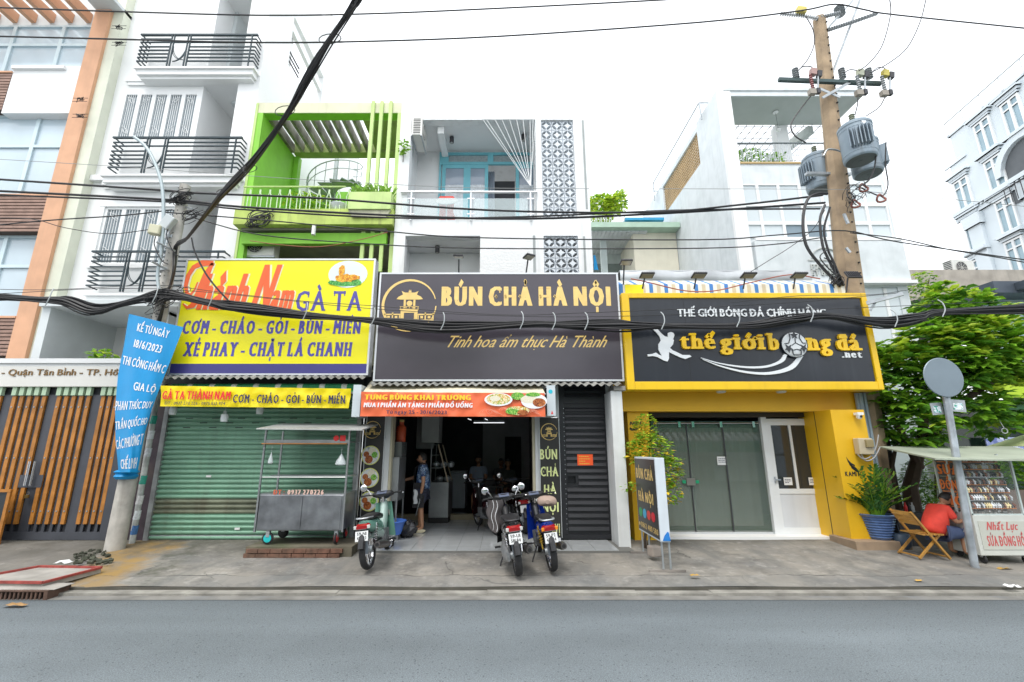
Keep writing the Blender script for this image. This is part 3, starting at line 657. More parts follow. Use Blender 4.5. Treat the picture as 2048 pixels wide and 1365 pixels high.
px0, px1 = X(698, 400, ry-.1), X(783, 400, ry-.1)
MB().box(px0, px1, ry-.15, ry+.3, Z(418, ry-.15), Z(384, ry-.15)).build('planter_box', M_greenpale, b3)
MB().prism([(0, 0), (px1-px0, 0), (px1-px0-.12, -.2), (.12, -.2)], (px0, ry-.1, Z(418, ry-.15)), (1, 0, 0), (0, 0, 1), (0, 1, 0), .3).build('planter_base', mat('stained_cream', (.5, .5, .36), .8, var=.2, streak=.6), b3)
gp = thing('planter_grass', 'strappy green plants growing along the lime planter box', 'plant', ((px0+px1)/2, ry, Z(384, ry-.15)))
random.seed(3); gg = MB()
for i in range(230):
    x_ = random.uniform(px0+.04, px1-.02); y_ = random.uniform(ry-.12, ry+.25); t = random.uniform(-.8, .8); l = random.uniform(.12, .32); z_ = Z(384, ry-.15)-.02
    gg.add([(x_-.008, y_, z_), (x_+.008, y_, z_), (x_+t*l*.4+.005, y_-.03, z_+l*.7), (x_+t*l, y_-.06, z_+l*.9)], [(0, 1, 2), (0, 2, 3)])
gg.build('blades', M_leaf1, gp, kind='stuff', fixn=False)
# lower front, behind the sign
MB().box(GL+.12, GR-.2, Y3-.1, Y3+.05, z3(491), z3(470)).build('green_beam', M_green, b3)
MB().box(GL+.15, GR-.3, Y3+2.4, Y3+2.5, 3.4, z3(462)-.06).box(GL+1.0, GL+2.6, Y3+1.6, Y3+1.7, 4.6, z3(500)).build('inner_wall', mat('drab_wall', (.3, .3, .24), .8, var=.2), b3)
MB().box(GL+.15, GR, Y3-.1, Y3+2.5, 3.4, 3.6).build('floor_slab', M_conc, b3)
MB().tube([(x3(638, 462), Y3-.3, z3(463)), (x3(638, 462), Y3-.3, z3(463)-.25)], .05, 8).build('drain_spout', M_whiteclean, b3)
sg = MB(); wz0, wz1 = 4.9, z3(497)
for i in range(18): sg.box(GL+1.0, GL+2.6, Y3+1.56, Y3+1.59, wz0+i*.06, wz0+i*.06+.04)
sg.build('shutter', mat('old_wood_shutter', (.12, .12, .1), .7, var=.2), b3)
aircon(522, 516, 10.9, 'old cream window air conditioner on the green house, just above the yellow sign', 1.0)
# spiral stair behind
st = thing('spiral_stair', 'grey metal spiral stair on the terrace behind the lime green pergola', 'stair', (X(668, 380, 13.6), 13.6, Z(400, 13.6)))
sx0, sy0, sz0 = st.location; M_st = mat('grey_iron', (.45, .5, .5), .5, .3)
MB().tube([(sx0, sy0, sz0-.4), (sx0, sy0, sz0+1.6)], .07, 10).build('centre_pole', M_st, st)
tr = MB().prism([(0, -.05), (.85, -.22), (.85, .22), (0, .05)], (0, 0, 0), (1, 0, 0), (0, 1, 0), (0, 0, 1), .03).mesh('tread', M_st)
for i in range(9): piece('tread', tr, st, (sx0, sy0, sz0-.3+i*.13), rot=(0, 0, rad(200+i*24)))
hr = [V(sx0+.85*math.cos(rad(200+i*12)), sy0+.85*math.sin(rad(200+i*12)), sz0+.45+i*.065) for i in range(20)]
rr_ = MB().tube(hr, .02, 6).tube([p-V(0, 0, .3) for p in hr], .012, 5)
for i in range(0, 20, 2): rr_.tube([hr[i], hr[i]-V(0, 0, .75)], .012, 5)
rr_.build('railing', M_st, st)
pl = W(655, 440, 10.75)
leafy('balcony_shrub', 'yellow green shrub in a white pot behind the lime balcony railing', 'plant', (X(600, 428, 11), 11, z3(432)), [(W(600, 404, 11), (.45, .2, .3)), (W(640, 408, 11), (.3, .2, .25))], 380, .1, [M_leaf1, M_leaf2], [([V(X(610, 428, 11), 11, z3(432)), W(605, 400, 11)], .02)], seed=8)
po = thing('plant_pot', 'round white flower pot on the lime green balcony edge', 'pot', (X(678, 424, 10.5), 10.5, z3(432)))
MB().lathe([(.12, 0), (.22, .12), (.26, .2), (.24, .22), (.2, .15)], (po.location.x, 10.5, z3(432)), n=18).build('bowl', M_wgrey, po, smooth=True)

# ================================================================== white townhouse with iron balconies (left)
Y2 = 10.7; x2 = lambda px, py: X(px, py, Y2); z2 = lambda py: Z(py, Y2)
b2 = thing('white_balcony_house', 'tall white townhouse with black iron balconies and grilled windows left of the lime green house', 'house', (-9, Y2, 0))
L2, R2 = X(141, 560, Y2), GL-.08; YR = 12.2
xw = X(398, 230, Y2); ztop = 16.5                       # bay of windows ends here, the loggia is to its right
wz = [(z2(283), z2(186)), (z2(530), z2(415))]
# three floor levels of loggia: floor z, ceiling z
YBf = 10.3
fl = [Z(345, YBf)+.0, Z(130, YBf)+.0]
fz = [Z(587, YBf), Z(348, YBf), Z(133, YBf), Z(133, YBf)+3.4]
wx = [(X(a, 240, Y2), X(b, 240, Y2)) for a, b in ((238, 268), (268, 298), (298, 328), (328, 358), (358, 388))]
wins = []
for a, b in ((z2(283), z2(186)), (z2(530), z2(415))):
    wins.append((wx[0][0] if a > 8 else X(200, 470, Y2), wx[-1][1] if a > 8 else X(350, 470, Y2), a, b))
wl = MB(); wall_with_holes(wl, L2, xw, fz[0]-.2, ztop, Y2, Y2+.2, [(h[0], h[1], h[2], h[3]) for h in wins])
wl.box(xw-.2, xw, Y2+.2, YR, 3.3, ztop)
wl.box(L2, R2-.21, YR+.0, YR+.2, 3.0, 16.5)
xpost = X(505, 240, Y2)
wl.box(X(478, 240, Y2)-.1, R2, Y2-.1, Y2+.299, 3.3, ztop)      # right pier
for z_ in fz: wl.box(xw-.0, X(478, 240, Y2)-.1, Y2-.02, YR, z_-.28, z_-.0)
wl.build('wall', M_whiteclean, b2)
# side wall to the rear, seen over the green house, with two tall openings
def YX(px, py, X_):
    a_, b_ = (px-CX)/F, -(py-CY)/F; d = X_/a_; return d*(math.cos(TH)-b_*math.sin(TH)), H+d*(math.sin(TH)+b_*math.cos(TH))
oy0, oy1 = YX(574, 150, R2)[0], YX(650, 130, R2)[0]; oz1 = YX(650, 46, R2)[1]; oz0 = YX(640, 215, R2)[1]-.5; yend = YX(728, 205, R2)[0]
sw = MB()
for (ya, yb, za, zb_) in ((Y2+.3, oy0, 3.3, ztop), (oy0, oy1, 3.3, oz0), (oy0, oy1, oz1, ztop-.9), (oy1, yend, 3.3, YX(700, 120, R2)[1])): sw.box(R2-.2, R2, ya, yb, za, zb_)
sw.build('side_wall', M_whiteclean, b2)
MB().box(R2-1.6, R2-1.5, oy0-.5, oy1+.5, oz0-1, ztop-1).build('stairwell_wall', M_wgrey, b2)
p_, q_ = YX(586, 40, R2), YX(648, 185, R2)
MB().beam((R2-.1, p_[0], p_[1]-.1), (R2-.1, q_[0], q_[1]), .12, .3).build('stair_string', M_whiteclean, b2)
for ya, za, n_ in ((oy0, YX(576, 160, R2)[1], 8), (oy1-.6, YX(646, 150, R2)[1], 6)):
    for i in range(n_): MB().tube([(R2-.12, ya, za+i*.17), (R2-.12, ya+.9, za+i*.17)], .025, 5).build('stair_rail', M_dark, b2)
# cornices of the balconies and bay
for i, z_ in enumerate(fz[:3]):
    cor = MB(); xa, xb = X(268, 130, YBf)-(.25 if i == 1 else 0), R2-.02
    cor.box(xa, xb, YBf, Y2-.022, z_-.05, z_).box(xa+.06, xb-.06, YBf+.06, Y2-.022, z_-.2, z_-.05).box(xa+.12, xb-.12, YBf+.14, Y2-.022, z_-.28, z_-.2); cor.build('balcony_slab', M_whiteclean, b2)
for zc in (wins[0][3]+.32, wins[1][3]+.62): MB().box(L2+.3, xw+.06, Y2-.08, Y2-.001, zc, zc+.1).box(L2+.36, xw, Y2-.05, Y2-.001, zc-.1, zc).build('cornice', M_whiteclean, b2)
MB().box(L2, xw+.0, Y2-.12, Y2-.001, wins[0][2]-1.25, wins[0][2]-1.1).build('string_course', M_whiteclean, b2)
# windows: frames with panes and grille bars
def grille_window(x0, x1, z0, z1, n, par):
    o = MB(); pw = (x1-x0)/n; wall_with_holes(o, x0, x1, z0, z1, Y2+.0, Y2+.06, [(x0+i*pw+.06, x0+(i+1)*pw-.05, z0+.06, z1-.06) for i in range(n)])
    o = o.build('window', M_whiteclean, par)
    MB().box(x0+.05, x1-.05, Y2+.05, Y2+.055, z0+.05, z1-.05).build('pane', mat('grey_glass', (.22, .27, .3), .1, var=.15, scale=.8), o)
    for i in range(n):
        g_ = MB(); xa, xb = x0+i*pw+.07, x0+(i+1)*pw-.06; q = (xb-xa)
        for k in range(1, 5): g_.box(xa+q*k/5-.006, xa+q*k/5+.006, Y2+.01, Y2+.022, z0+.06, z1-.06)
        h = z1-z0
        for zc, s_ in ((z0+h*.22, 1), (z1-h*.15, -1)):
            pts = [(xa+q*.15, Y2+.005, zc-s_*.1*h*.6), (xa+q*.35, Y2+.005, zc+s_*.02*h), (xa+q*.85, Y2+.005, zc+s_*.1*h), (xa+q*.65, Y2+.005, zc-s_*.02*h), (xa+q*.15, Y2+.005, zc-s_*.1*h*.6)]
            if (i+(s_ > 0)) % 2: pts = [(xa+xb-p[0], p[1], p[2]) for p in pts]
            g_.tube(pts, .008, 4)
        g_.build('grille', M_whiteclean, o)
grille_window(*wins[0], 5, b2); grille_window(*wins[1], 4, b2)
MB().box(wins[1][0]-.12, wins[1][1]+.12, Y2-.05, Y2-.001, wins[1][2]-.1, wins[1][2]).box(wins[1][0]-.12, wins[1][1]+.12, Y2-.05, Y2-.001, wins[1][3], wins[1][3]+.08).box(wins[1][0]-.12, wins[1][0], Y2-.04, Y2-.001, wins[1][2], wins[1][3]).box(wins[1][1], wins[1][1]+.12, Y2-.04, Y2-.001, wins[1][2], wins[1][3]).build('window_surround', M_whiteclean, b2)
# loggia doors
for z_ in (fz[0], fz[1], fz[2]):
    xa = X(462, 240, YR); d_ = MB(); wall_with_holes(d_, xa, xa+.75, z_, z_+2.6, YR-.05, YR-.01, [(xa+.1, xa+.34, z_+.3, z_+1.9), (xa+.42, xa+.66, z_+.3, z_+1.9), (xa+.1, xa+.66, z_+2.05, z_+2.5)])
    dd = d_.build('door', M_whiteclean, b2); MB().box(xa+.1, xa+.66, YR-.03, YR-.02, z_+.3, z_+2.5).build('pane', MC['grey_glass'], dd)
# iron balcony railings: long rails, paired posts, arched leaf motif
def iron_balcony(x0, x1, z, ret=True):
    y = YBf+.05
    hs = [1.0, .86, .75, .6, .48, .36, .24, .12]
    rm = MB().box(0, x1-x0, -.018, .018, -.014, .014).mesh('rail', M_ironb)
    tm = MB().box(-.03, x1-x0+.03, -.03, .03, -.022, .022).mesh('top_rail', M_ironb)
    piece('top_rail', tm, b2, (x0, y, z+hs[0]))
    gx0, gx1 = x0+(x1-x0)*.29, x0+(x1-x0)*.41
    a_ = MB().box(0, gx0-x0-.07, -.018, .018, -.014, .014).mesh('rail', M_ironb); b_ = MB().box(0, x1-gx1-.07, -.018, .018, -.014, .014).mesh('rail', M_ironb)
    for h in hs[1:]:
        if h in (.75,): piece('rail', rm, b2, (x0, y, z+h))
        else: piece('rail', a_, b2, (x0, y, z+h)); piece('rail', b_, b2, (gx1+.07, y, z+h))
    for x_ in (gx0-.07, gx0, gx1, gx1+.07, x1-.12): MB().box(x_-.015, x_+.015, y-.03, y-.0, z-.05, z+1.0).build('rail_post', M_ironb, b2)
    g_ = MB()
    for k, (r0, r1) in enumerate(((.5, .3), (.38, .22))):
        g_.tube([(gx0+.06+(gx1-gx0-.06)*math.sin(t*math.pi/16), y-.01, z+.1+(.55-.15*k)*(1-math.cos(t*math.pi/16))) for t in range(9)], .014, 5)
        g_.tube([(gx1-.02-(gx1-gx0-.04)*math.sin(t*math.pi/16), y-.01, z+.15+(.45-.15*k)*(1-math.cos(t*math.pi/16))) for t in range(9)], .01, 5)
    g_.build('scroll', M_ironb, b2)
    if ret:
        sr_ = MB().box(-.014, .014, 0, Y2-y-.05, -.014, .014).mesh('rail', M_ironb)
        for h in hs:
            for x_ in (x0, x1): piece('rail', sr_, b2, (x_, y, z+h))
M_ironb = mat('blue_black_iron', (.03, .05, .06), .4, .3, var=.1)
for k, z_ in enumerate(fz[:3]):
    iron_balcony(X(275 if k == 1 else 268, 130, YBf)-(.22 if k == 1 else 0), R2-.1, z_+.1)
lp = MB().lathe([(.14, 0), (.16, .03), (.16, .06)], (X(482, 168, 11.4), 11.4, fz[2]-.34), n=18)
solo('ceiling_lamp', lp, M_wgrey, 'flat round ceiling lamp on the white loggia ceiling of the left townhouse', 'lamp', (X(482, 168, 11.4), 11.4, fz[2]-.34), smooth=True)
# first floor loggia above the gate, with a small window
zg = Z(715, 10.2)
MB().box(L2-.6, -6.9, 12.6, 12.7, 3.3, fz[0]-.2).build('loggia_wall', M_wgrey, b2)
MB().box(L2-.1, L2+.1, 10.3, 12.6, 3.3, fz[0]-.2).build('loggia_side', M_wgrey, b2)
MB().box(L2-.1, xw, 10.2, YR+.5, fz[0]-.35, fz[0]-.2).build('loggia_ceiling', M_wgrey, b2)
x0_, x1_ = X(212, 690, 12.6), X(262, 690, 12.6); z0_, z1_ = Z(735, 12.6), Z(662, 12.6)
wo_ = MB().box(x0_, x1_, 12.53, 12.58, z0_, z1_).build('window', M_whiteclean, b2); MB().box(x0_+.06, x1_-.06, 12.52, 12.529, z0_, z1_-.06).build('pane', M_glassdark, wo_)
g_ = MB()
for i in range(7): g_.box(x0_, x1_, 12.5, 12.512, z0_+.1+i*.15, z0_+.12+i*.15)
for i in range(1, 4): g_.box(x0_+(x1_-x0_)*i/4-.008, x0_+(x1_-x0_)*i/4+.008, 12.49, 12.502, z0_, z1_)
g_.build('grille', M_whiteclean, wo_)
leafy('ledge_plant', 'small green leafy plant above the house gate lettering, left of the blue banner', 'plant', W(207, 722, 9.5), [(W(207, 712, 9.5), (.24, .1, .12)), (W(190, 709, 9.5), (.1, .08, .1))], 75, .13, [M_leaf1, M_leaf2], [([W(207, 722, 9.5), W(205, 705, 9.5)], .012)], seed=2, aspect=1.4)

# gate front: lintel with lettering, folding gate of dark frames and orange slats
YG = 9.35
ln = thing('gate_lintel', 'white concrete lintel with bronze address lettering over the slatted gate', 'lintel', (-9.5, YG, 2.9))
gxR = -6.98
MB().box(-14, gxR-.0, YG-.15, YG+.5, Z(729, YG), Z(720, YG)).box(-14, gxR, YG-.1, YG+.5, Z(735, YG), Z(729, YG)-.001).build('coping', M_whiteclean, ln)
MB().box(-14, gxR, YG-.12, YG+.5, Z(775, YG), Z(735, YG)-.001).build('lettering_board', mat('cream_board', (.72, .71, .67), .6, var=.03), ln)
text('lettering', 'Phường 4 - Quận Tân Bình - TP. Hồ Chí Minh', mat('bronze_letters', (.22, .13, .05), .4, .5), ln, (X(-75, 750, YG), YG-.12, Z(751, YG-.12)-.0), X(330, 750, YG)-X(-75, 750, YG), .125, bold=.04, ext=.012, mk=.08)
gt = thing('folding_gate', 'dark grey folding gate with tall orange wooden slats', 'gate', (-9.5, YG, .17))
zg0, zg1 = .2, Z(775, YG)-.003; M_gate = mat('charcoal_gate_paint', (.07, .075, .09), .45, .2, var=.12)
xg = [-13.4, -12.0, X(-20, 950, YG), X(70, 960, YG), X(162, 960, YG), -7.62]
slm = MB().box(-.037, .037, -.02, .02, 0, Z(793, YG)-Z(1048, YG)).mesh('slat', mat('slat_orange', (.42, .17, .03), .5, var=.25, scale=5))
tpm = MB().box(-.045, .045, -.05, .02, 0, Z(772, YG)-Z(792, YG)).mesh('slat_cap', mat('pale_green_cap', (.45, .6, .42), .5))
chm = MB().box(-.028, .028, -.012, .012, 0, Z(793, YG)-Z(1072, YG)).mesh('upright', M_gate)
MB().box(-14, -7.55, YG+.03, YG+.06, zg0, zg1).build('back_panel', mat('gate_sheet', (.045, .047, .055), .5, .2, var=.1), gt)
gf = MB(); gf.box(-14, -7.55, YG-.03, YG+.03, zg0, zg0+.14)
for a_, b_ in zip(xg[:-1], xg[1:]):
    gf.box(a_-.1, a_+.1, YG-.01, YG+.03, zg0+.14, Z(790, YG))
gf.box(-7.72, -7.55, YG-.06, YG+.03, zg0, zg1)
gf.build('frame', M_gate, gt)
for a_, b_ in zip(xg[:-1], xg[1:]):
    n_ = 5 if b_ > -7.7 or True else 4; a1_, b1_ = a_+.15, b_-.15; n_ = max(4, round((b1_-a1_)/.145)+1)
    for i in range(n_):
        x_ = a1_+(b1_-a1_)*i/(n_-1)
        piece('slat', slm, gt, (x_, YG-.03, Z(1048, YG)))
        piece('slat_cap', tpm, gt, (x_, YG-.03, Z(792, YG)))
        if i < n_-1: piece('upright', chm, gt, (x_+(b1_-a1_)/(n_-1)/2, YG-.005, Z(1072, YG)))
        for py in (815, 916, 1022):
            if i % 1 == 0: piece('bolt', slm_b if 'slm_b' in globals() else globals().setdefault('slm_b', MB().box(-.012, .012, -.006, .006, -.012, .012).mesh('bolt', M_galv)), gt, (x_, YG-.055, Z(py, YG)))
for px in (57, 68):
    MB().tube([W(px+3, 923, YG-.1), W(px-8, 972, YG-.1)], .02, 8).build('pull_handle', M_chrome, gt)
MB().box(X(44, 962, YG), X(90, 962, YG), YG-.055, YG-.052, Z(975, YG), Z(950, YG)).build('lock_plate', M_gate, gt)
lk = W(55, 990, YG-.08); pd = thing('padlock', 'brass padlock hanging on the slatted gate below its handles', 'padlock', lk-V(0, 0, .06))
MB().box(lk.x-.035, lk.x+.035, YG-.1, YG-.07, lk.z-.06, lk.z).build('lock_body', mat('brass', (.4, .28, .1), .35, .8), pd)
MB().tube([lk+V(-.02, 0, 0), lk+V(-.02, 0, .04), lk+V(0, 0, .055), lk+V(.02, 0, .04), lk+V(.02, 0, 0)], .007, 6).build('shackle', M_chrome, pd)
# wooden gate edge, far left
wb = thing('wooden_stand', 'edge of an orange wooden frame stand at the far left of the gate', 'stand', V(-9.2, 9.0, .15))
wx1 = X(20, 1000, 9.0); ztp = Z(979, 9.0)
MB().box(wx1-1.2, wx1, 8.97, 9.02, ztp-.05, ztp).box(wx1-.06, wx1-.001, 8.975, 9.015, .15, ztp-.05).box(wx1-1.2, wx1, 8.97, 9.02, .17, .22).build('frame', M_wood, wb)
MB().box(wx1-1.2, wx1-.06, 9.0, 9.005, .22, ztp-.05).build('panel', M_glassdark, wb)

# ================================================================== left-most building: orange pillar, blue glass, brown louvres
Y1 = 10.6; b1 = thing('orange_pillar_building', 'building at the far left with an orange pillar, pale blue glazing and brown slatted bands', 'building', (-12, Y1, 0))
xp0, xp1 = X(116, 390, Y1), X(150, 390, Y1)
M_or = mat('orange_paint', (.64, .36, .22), .7, var=.08, streak=.2, dirt=(.4, .25, .17))
MB().box(xp0, xp1, Y1-.24, Y1+.1, 3.6, 16).build('pillar', M_or, b1)
MB().box(xp1+.001, L2, Y1-.15, Y1+.3, 3.6, 16).build('cream_strip', mat('cream_paint', (.68, .7, .58), .7, var=.05), b1)
MB().box(-18, xp0, Y1+.1, Y1+.3, 3.2, 16).build('wall', M_wgrey, b1)
z1 = lambda py: Z(py, Y1)
bands = [(z1(716), z1(642)), (z1(472), z1(402)), (z1(232), z1(160))]
M_br = mat('brown_slat', (.3, .19, .15), .7, var=.2, scale=5)
for a_, b_ in bands:
    xr_ = xp0-.002 if a_ < 9 else X(32, 195, Y1)
    o_ = MB().box(-18, xr_, Y1-.2, Y1+.09, a_, b_).build('louvre_band', mat('brown_back', (.07, .05, .04), .8), b1)
    n_ = max(5, int((b_-a_)/.085)); sm_ = MB().box(-18, xr_-.008, -.02, .0, 0, (b_-a_)/n_*.72).mesh('slat', M_br, V(-18, 0, 0))
    for i in range(n_): piece('slat', sm_, o_, (-18, Y1-.21, a_+(b_-a_)*i/n_+.01))
    MB().box(-18, xr_, Y1-.26, Y1-.2, b_, b_+.05).build('trim', M_or, b1)
    if a_ > 9: MB().box(xr_+.001, xp0-.002, Y1-.22, Y1+.09, a_-.1, b_+.25).box(xr_+.001, xp0-.4, Y1-.3, Y1-.221, b_+.1, b_+.2).build('white_panel', M_whiteclean, b1)
M_bg = mat('pale_blue_glass', (.5, .6, .66), .08, var=.12, scale=.6, spec=.8)
M_bf = mat('aluminium_frame', (.55, .66, .7), .4, .2, var=.05)
zr = [(bands[0][1]+.05, bands[1][0]), (bands[1][1]+.05, bands[2][0]), (bands[2][1]+.05, z1(52)), (3.6, bands[0][0])]
for a_, b_ in zr[:3]:
    xs_ = [-18, -15.5, -14.0, -12.6, -11.6, xp0-.03]
    fo = MB(); holes = []; sp = a_+(b_-a_)*.62; 
    for i in range(5): holes += [(xs_[i]+.05, xs_[i+1]-.05, a_+.06, sp-.04), (xs_[i]+.05, xs_[i+1]-.05, sp+.04, b_-.06)]
    wall_with_holes(fo, -18, xp0-.002, a_, b_, Y1-.02, Y1+.08, holes); wo_ = fo.build('window', M_bf, b1)
    for h in holes: MB().box(h[0], h[1], Y1+.03, Y1+.04, h[2], h[3]).build('pane', M_bg, wo_)
# pergola of orange beams on top
zp = z1(46)
for i in range(7):
    xa = X(5+i*38, 20, 10.3)-1.2
    MB().box(xa, xa+.13, 9.3, 13, zp+.1, zp+.4).build('pergola_beam', M_or, b1)
MB().box(-18, xp1, 12.9, 13.1, zp+.0, zp+.4).box(-18, xp1, 9.2, 9.3, zp+.05, zp+.45).build('pergola_rail', M_or, b1)
MB().box(xp0, L2, 9.4, 11.5, zp+.2, zp+.3).build('roof_slab', M_wgrey, b1)
for py in (45, 78, 190, 222):
    c_ = W(238 if py < 100 else 160, py+10, Y1-.4); random.seed(py)
    kb_ = MB()
    for k in range(5): kb_.tube([c_+V(random.uniform(-.12, .12), random.uniform(-.03, .03), random.uniform(-.07, .07)) for _ in range(5)], .008, 4)
    for dz in (-.05, .05): kb_.tube([c_+V(-.2, 0, dz), c_+V(.2, 0, dz)], .008, 4)
    kb_.build('wire_knot', M_cable, b1)

# ================================================================== the other side of the street (behind the camera)
op = thing('opposite_shophouses', 'row of shophouses across the street facing the photographed shops', 'houses', (2, -9, 0))
for i, (a, b, h, m_) in enumerate(((-24, -14, 9, M_wgrey), (-14, -7, 6.5, M_conc), (-7, -1, 8.5, MC['cream_paint']), (-1, 6, 5.5, M_wgrey), (6, 13, 8, M_conc), (13, 26, 6, M_wgrey))):
    MB().box(a, b-.02, -14, -9.2, 0, h).build('house_body', m_, op); MB().box(a+.5, b-.5, -9.25, -9.201, .1, 2.4).build('shop_opening', M_glassdark, op)
    for k in range(2): MB().box(a+.8+k*2.4, a+2.4+k*2.4, -9.24, -9.201, 4.2, 5.4).build('window', M_glassdark, op)
M_og = mat('coconut_green', (.01, .25, .12), .5)
MB().box(-2, 16, -9.1, -8.9, 2.9, 4.3).box(-2, 16, -8.2, -8.1, 1.7, 2.35).build('green_sign', M_og, op)
for i in range(45): MB().prism([(0, 0), (.2, 0), (.2, .9), (0, .9)], (-2+i*.4, -8.1, 2.4), (1, 0, 0), (0, -.8, .5), (0, 0, 1), .02).build('awning_stripe', M_whiteclean, op)
text('lettering', 'DỪA', mat('opp_red', (.6, .03, .03), .5), op, (9.5, -8.1, 1.8), 1.8, .4, u=(-1, 0, 0), n=(0, 1, 0), bold=.2)
leafy('opposite_tree', 'street tree across the road, seen only as a reflection', 'tree', (3.5, -6.5, 0), [((3.5, -6.5, 4.6), (1.5, 1.2, 1.3)), ((2.6, -6.5, 3.9), (1, .8, .8))], 900, .35, [M_leaf3, M_leaf1], [([V(3.5, -6.5, 0), V(3.4, -6.5, 2.5), V(3.6, -6.5, 4.5)], .14)], seed=40)
# ================================================================== signs
YS = 8.8
M_alu = mat('sign_aluminium', (.62, .64, .66), .35, .5, var=.06)
M_sy = mat('yellow_vinyl', (.86, .78, .005), .35, var=.02)
M_navy = mat('navy_print', (.05, .045, .2), .4, var=.04)
M_purp = mat('violet_blue_print', (.085, .075, .35), .45, var=.05)
M_ored = mat('orange_red_print', (.85, .13, .03), .45, var=.05)
def sign_box(name, label, px0, px1, pyt, pyb, Y, dep, face_m, frame_m, cat='sign', fw=.035, mid=None):
    m_ = (pyt+pyb)/2; x0, x1 = X(px0, m_, Y), X(px1, m_, Y); zt, zb = Z(pyt, Y), Z(pyb, Y)
    o = thing(name, label, cat, ((x0+x1)/2, Y+dep/2, zb))
    MB().box(x0+fw, x1-fw, Y, Y+dep-.01, zb+fw, zt-fw).build('face', face_m, o)
    f_ = MB(); wall_with_holes(f_, x0, x1, zb, zt, Y-.012, Y+dep, [(x0+fw, x1-fw, zb+fw, zt-fw)]); f_.build('frame', frame_m, o)
    return o, x0, x1, zb, zt
ys, yx0, yx1, yz0, yz1 = sign_box('shop_sign', 'large yellow shop sign with orange brush lettering and violet dish names', 354, 744, 518, 751, YS, .22, M_sy, M_alu)
MB().box(yx0+.04, yx1-.04, YS-.003, YS-.0005, yz0+.036, Z(728, YS)).build('navy_band', M_navy, ys)
TX = lambda px, py: X(px, py, YS)
def line(s, px0, px1, pyb, pyt, m, par, Y=YS, **k):
    x0, x1 = X(px0, (pyb+pyt)/2, Y), X(px1, (pyb+pyt)/2, Y); zb = Z(pyb, Y); return text('lettering', s, m, par, (x0, Y, zb), x1-x0, Z(pyt, Y)-zb, **k)
line('CƠM - CHÁO - GỎI - BÚN - MIẾN', 365, 722, 668, 642, M_purp, ys, bold=.25, serif=.13, mk=.12, shear=.05)
line('XÉ PHAY - CHẶT LÁ CHANH', 368, 704, 713, 685, M_purp, ys, bold=.25, serif=.14, mk=.12, shear=.05)
line('GÀ TA', 592, 725, 622, 583, M_purp, ys, bold=.1, serif=.08, mk=.14)
M_cream_t = mat('cream_outline', (.85, .8, .55), .45, var=0)
for m_, dx, dd, bo in ((M_cream_t, .025, 0, .3), (M_ored, 0, .006, .2)):
    x0, x1 = TX(398, 580)+dx, TX(492, 580)+dx
    text('lettering', 'hành', m_, ys, (x0, YS-dd, Z(620, YS)), x1-x0, Z(548, YS)-Z(620, YS), bold=bo, shear=.18, mk=.2, track=.04)
    x0, x1 = TX(505, 580)+dx, TX(541, 580)+dx
    text('lettering', 'N', m_, ys, (x0, YS-dd, Z(618, YS)), x1-x0, Z(530, YS)-Z(618, YS), bold=bo, shear=.2)
    x0, x1 = TX(540, 600)+dx, TX(584, 600)+dx
    text('lettering', 'am', m_, ys, (x0, YS-dd, Z(618, YS)), x1-x0, Z(563, YS)-Z(618, YS), bold=bo, shear=.15, track=.04)
    # the big brush T: a hook, a bar and a stem, with thickness swelling along the stroke
    def brush(pts, wds):
        mb = MB(); P = [V(TX(a, b)+dx, YS-dd-.004, Z(b, YS)) for a, b in pts]; n_ = len(P); L_ = []; R_ = []
        for i in range(n_):
            d = (P[min(i+1, n_-1)]-P[max(i-1, 0)]).normalized(); nn = V(-d.z, 0, d.x); L_.append(P[i]+nn*wds[i]); R_.append(P[i]-nn*wds[i])
        for i in range(n_-1): mb.quad(L_[i], R_[i], R_[i+1], L_[i+1])
        return mb.build('brush_stroke', m_, ys, fixn=False)
    e_ = .012 if m_ is M_cream_t else 0
    brush([(427, 527), (405, 527), (388, 535), (377, 552), (372, 572), (374, 587), (382, 590), (390, 580), (396, 565)], [.05+e_, .07+e_, .05+e_, .045+e_, .04+e_, .035+e_, .03+e_, .02+e_, .015])
    brush([(426, 527), (414, 548), (404, 575), (395, 598), (385, 612), (374, 616), (366, 608)], [.03+e_, .07+e_, .085+e_, .08+e_, .06+e_, .03+e_, .01])
# round picture of a fried chicken
ov = MB(); cp = W(696, 549, YS); rx_, rz_ = (TX(735, 549)-TX(657, 549))/2, (Z(522, YS)-Z(576, YS))/2
ov.prism([(rx_*math.cos(t*.2618), rz_*math.sin(t*.2618)) for t in range(24)], (cp.x, YS-.002, cp.z), (1, 0, 0), (0, 0, 1), (0, -1, 0), .004)
ov.build('picture', mat('pale_print', (.72, .82, .82), .4, var=.06), ys)
def blob(px, py, w_, h_, m_, par, Y=YS, d=.01, seed=0, n=14):
    random.seed(seed+int(px)); c = W(px, py, Y); rs = [random.uniform(.75, 1.1) for _ in range(n)]
    return MB().prism([(w_*rs[i]*math.cos(i*6.283/n), h_*rs[i]*math.sin(i*6.283/n)) for i in range(n)], (c.x, Y-d, c.z), (1, 0, 0), (0, 0, 1), (0, -1, 0), .0008).build('picture_print', m_, par)
P_ch = print_mat('chicken_print', ['#e8a820', '#d98a10', '#f6cf4a', '#c06a10'], 40)
P_sal = print_mat('salad_print', ['#2f9a3c', '#1d7a35', '#7cc05a', '#4caf50'], 45)
blob(693, 566, .34, .09, P_sal, ys, d=.009); blob(690, 557, .2, .1, P_ch, ys, d=.012); blob(684, 542, .07, .13, P_ch, ys, d=.014); blob(706, 556, .15, .07, P_ch, ys, d=.016); blob(664, 566, .08, .05, P_sal, ys, d=.013)
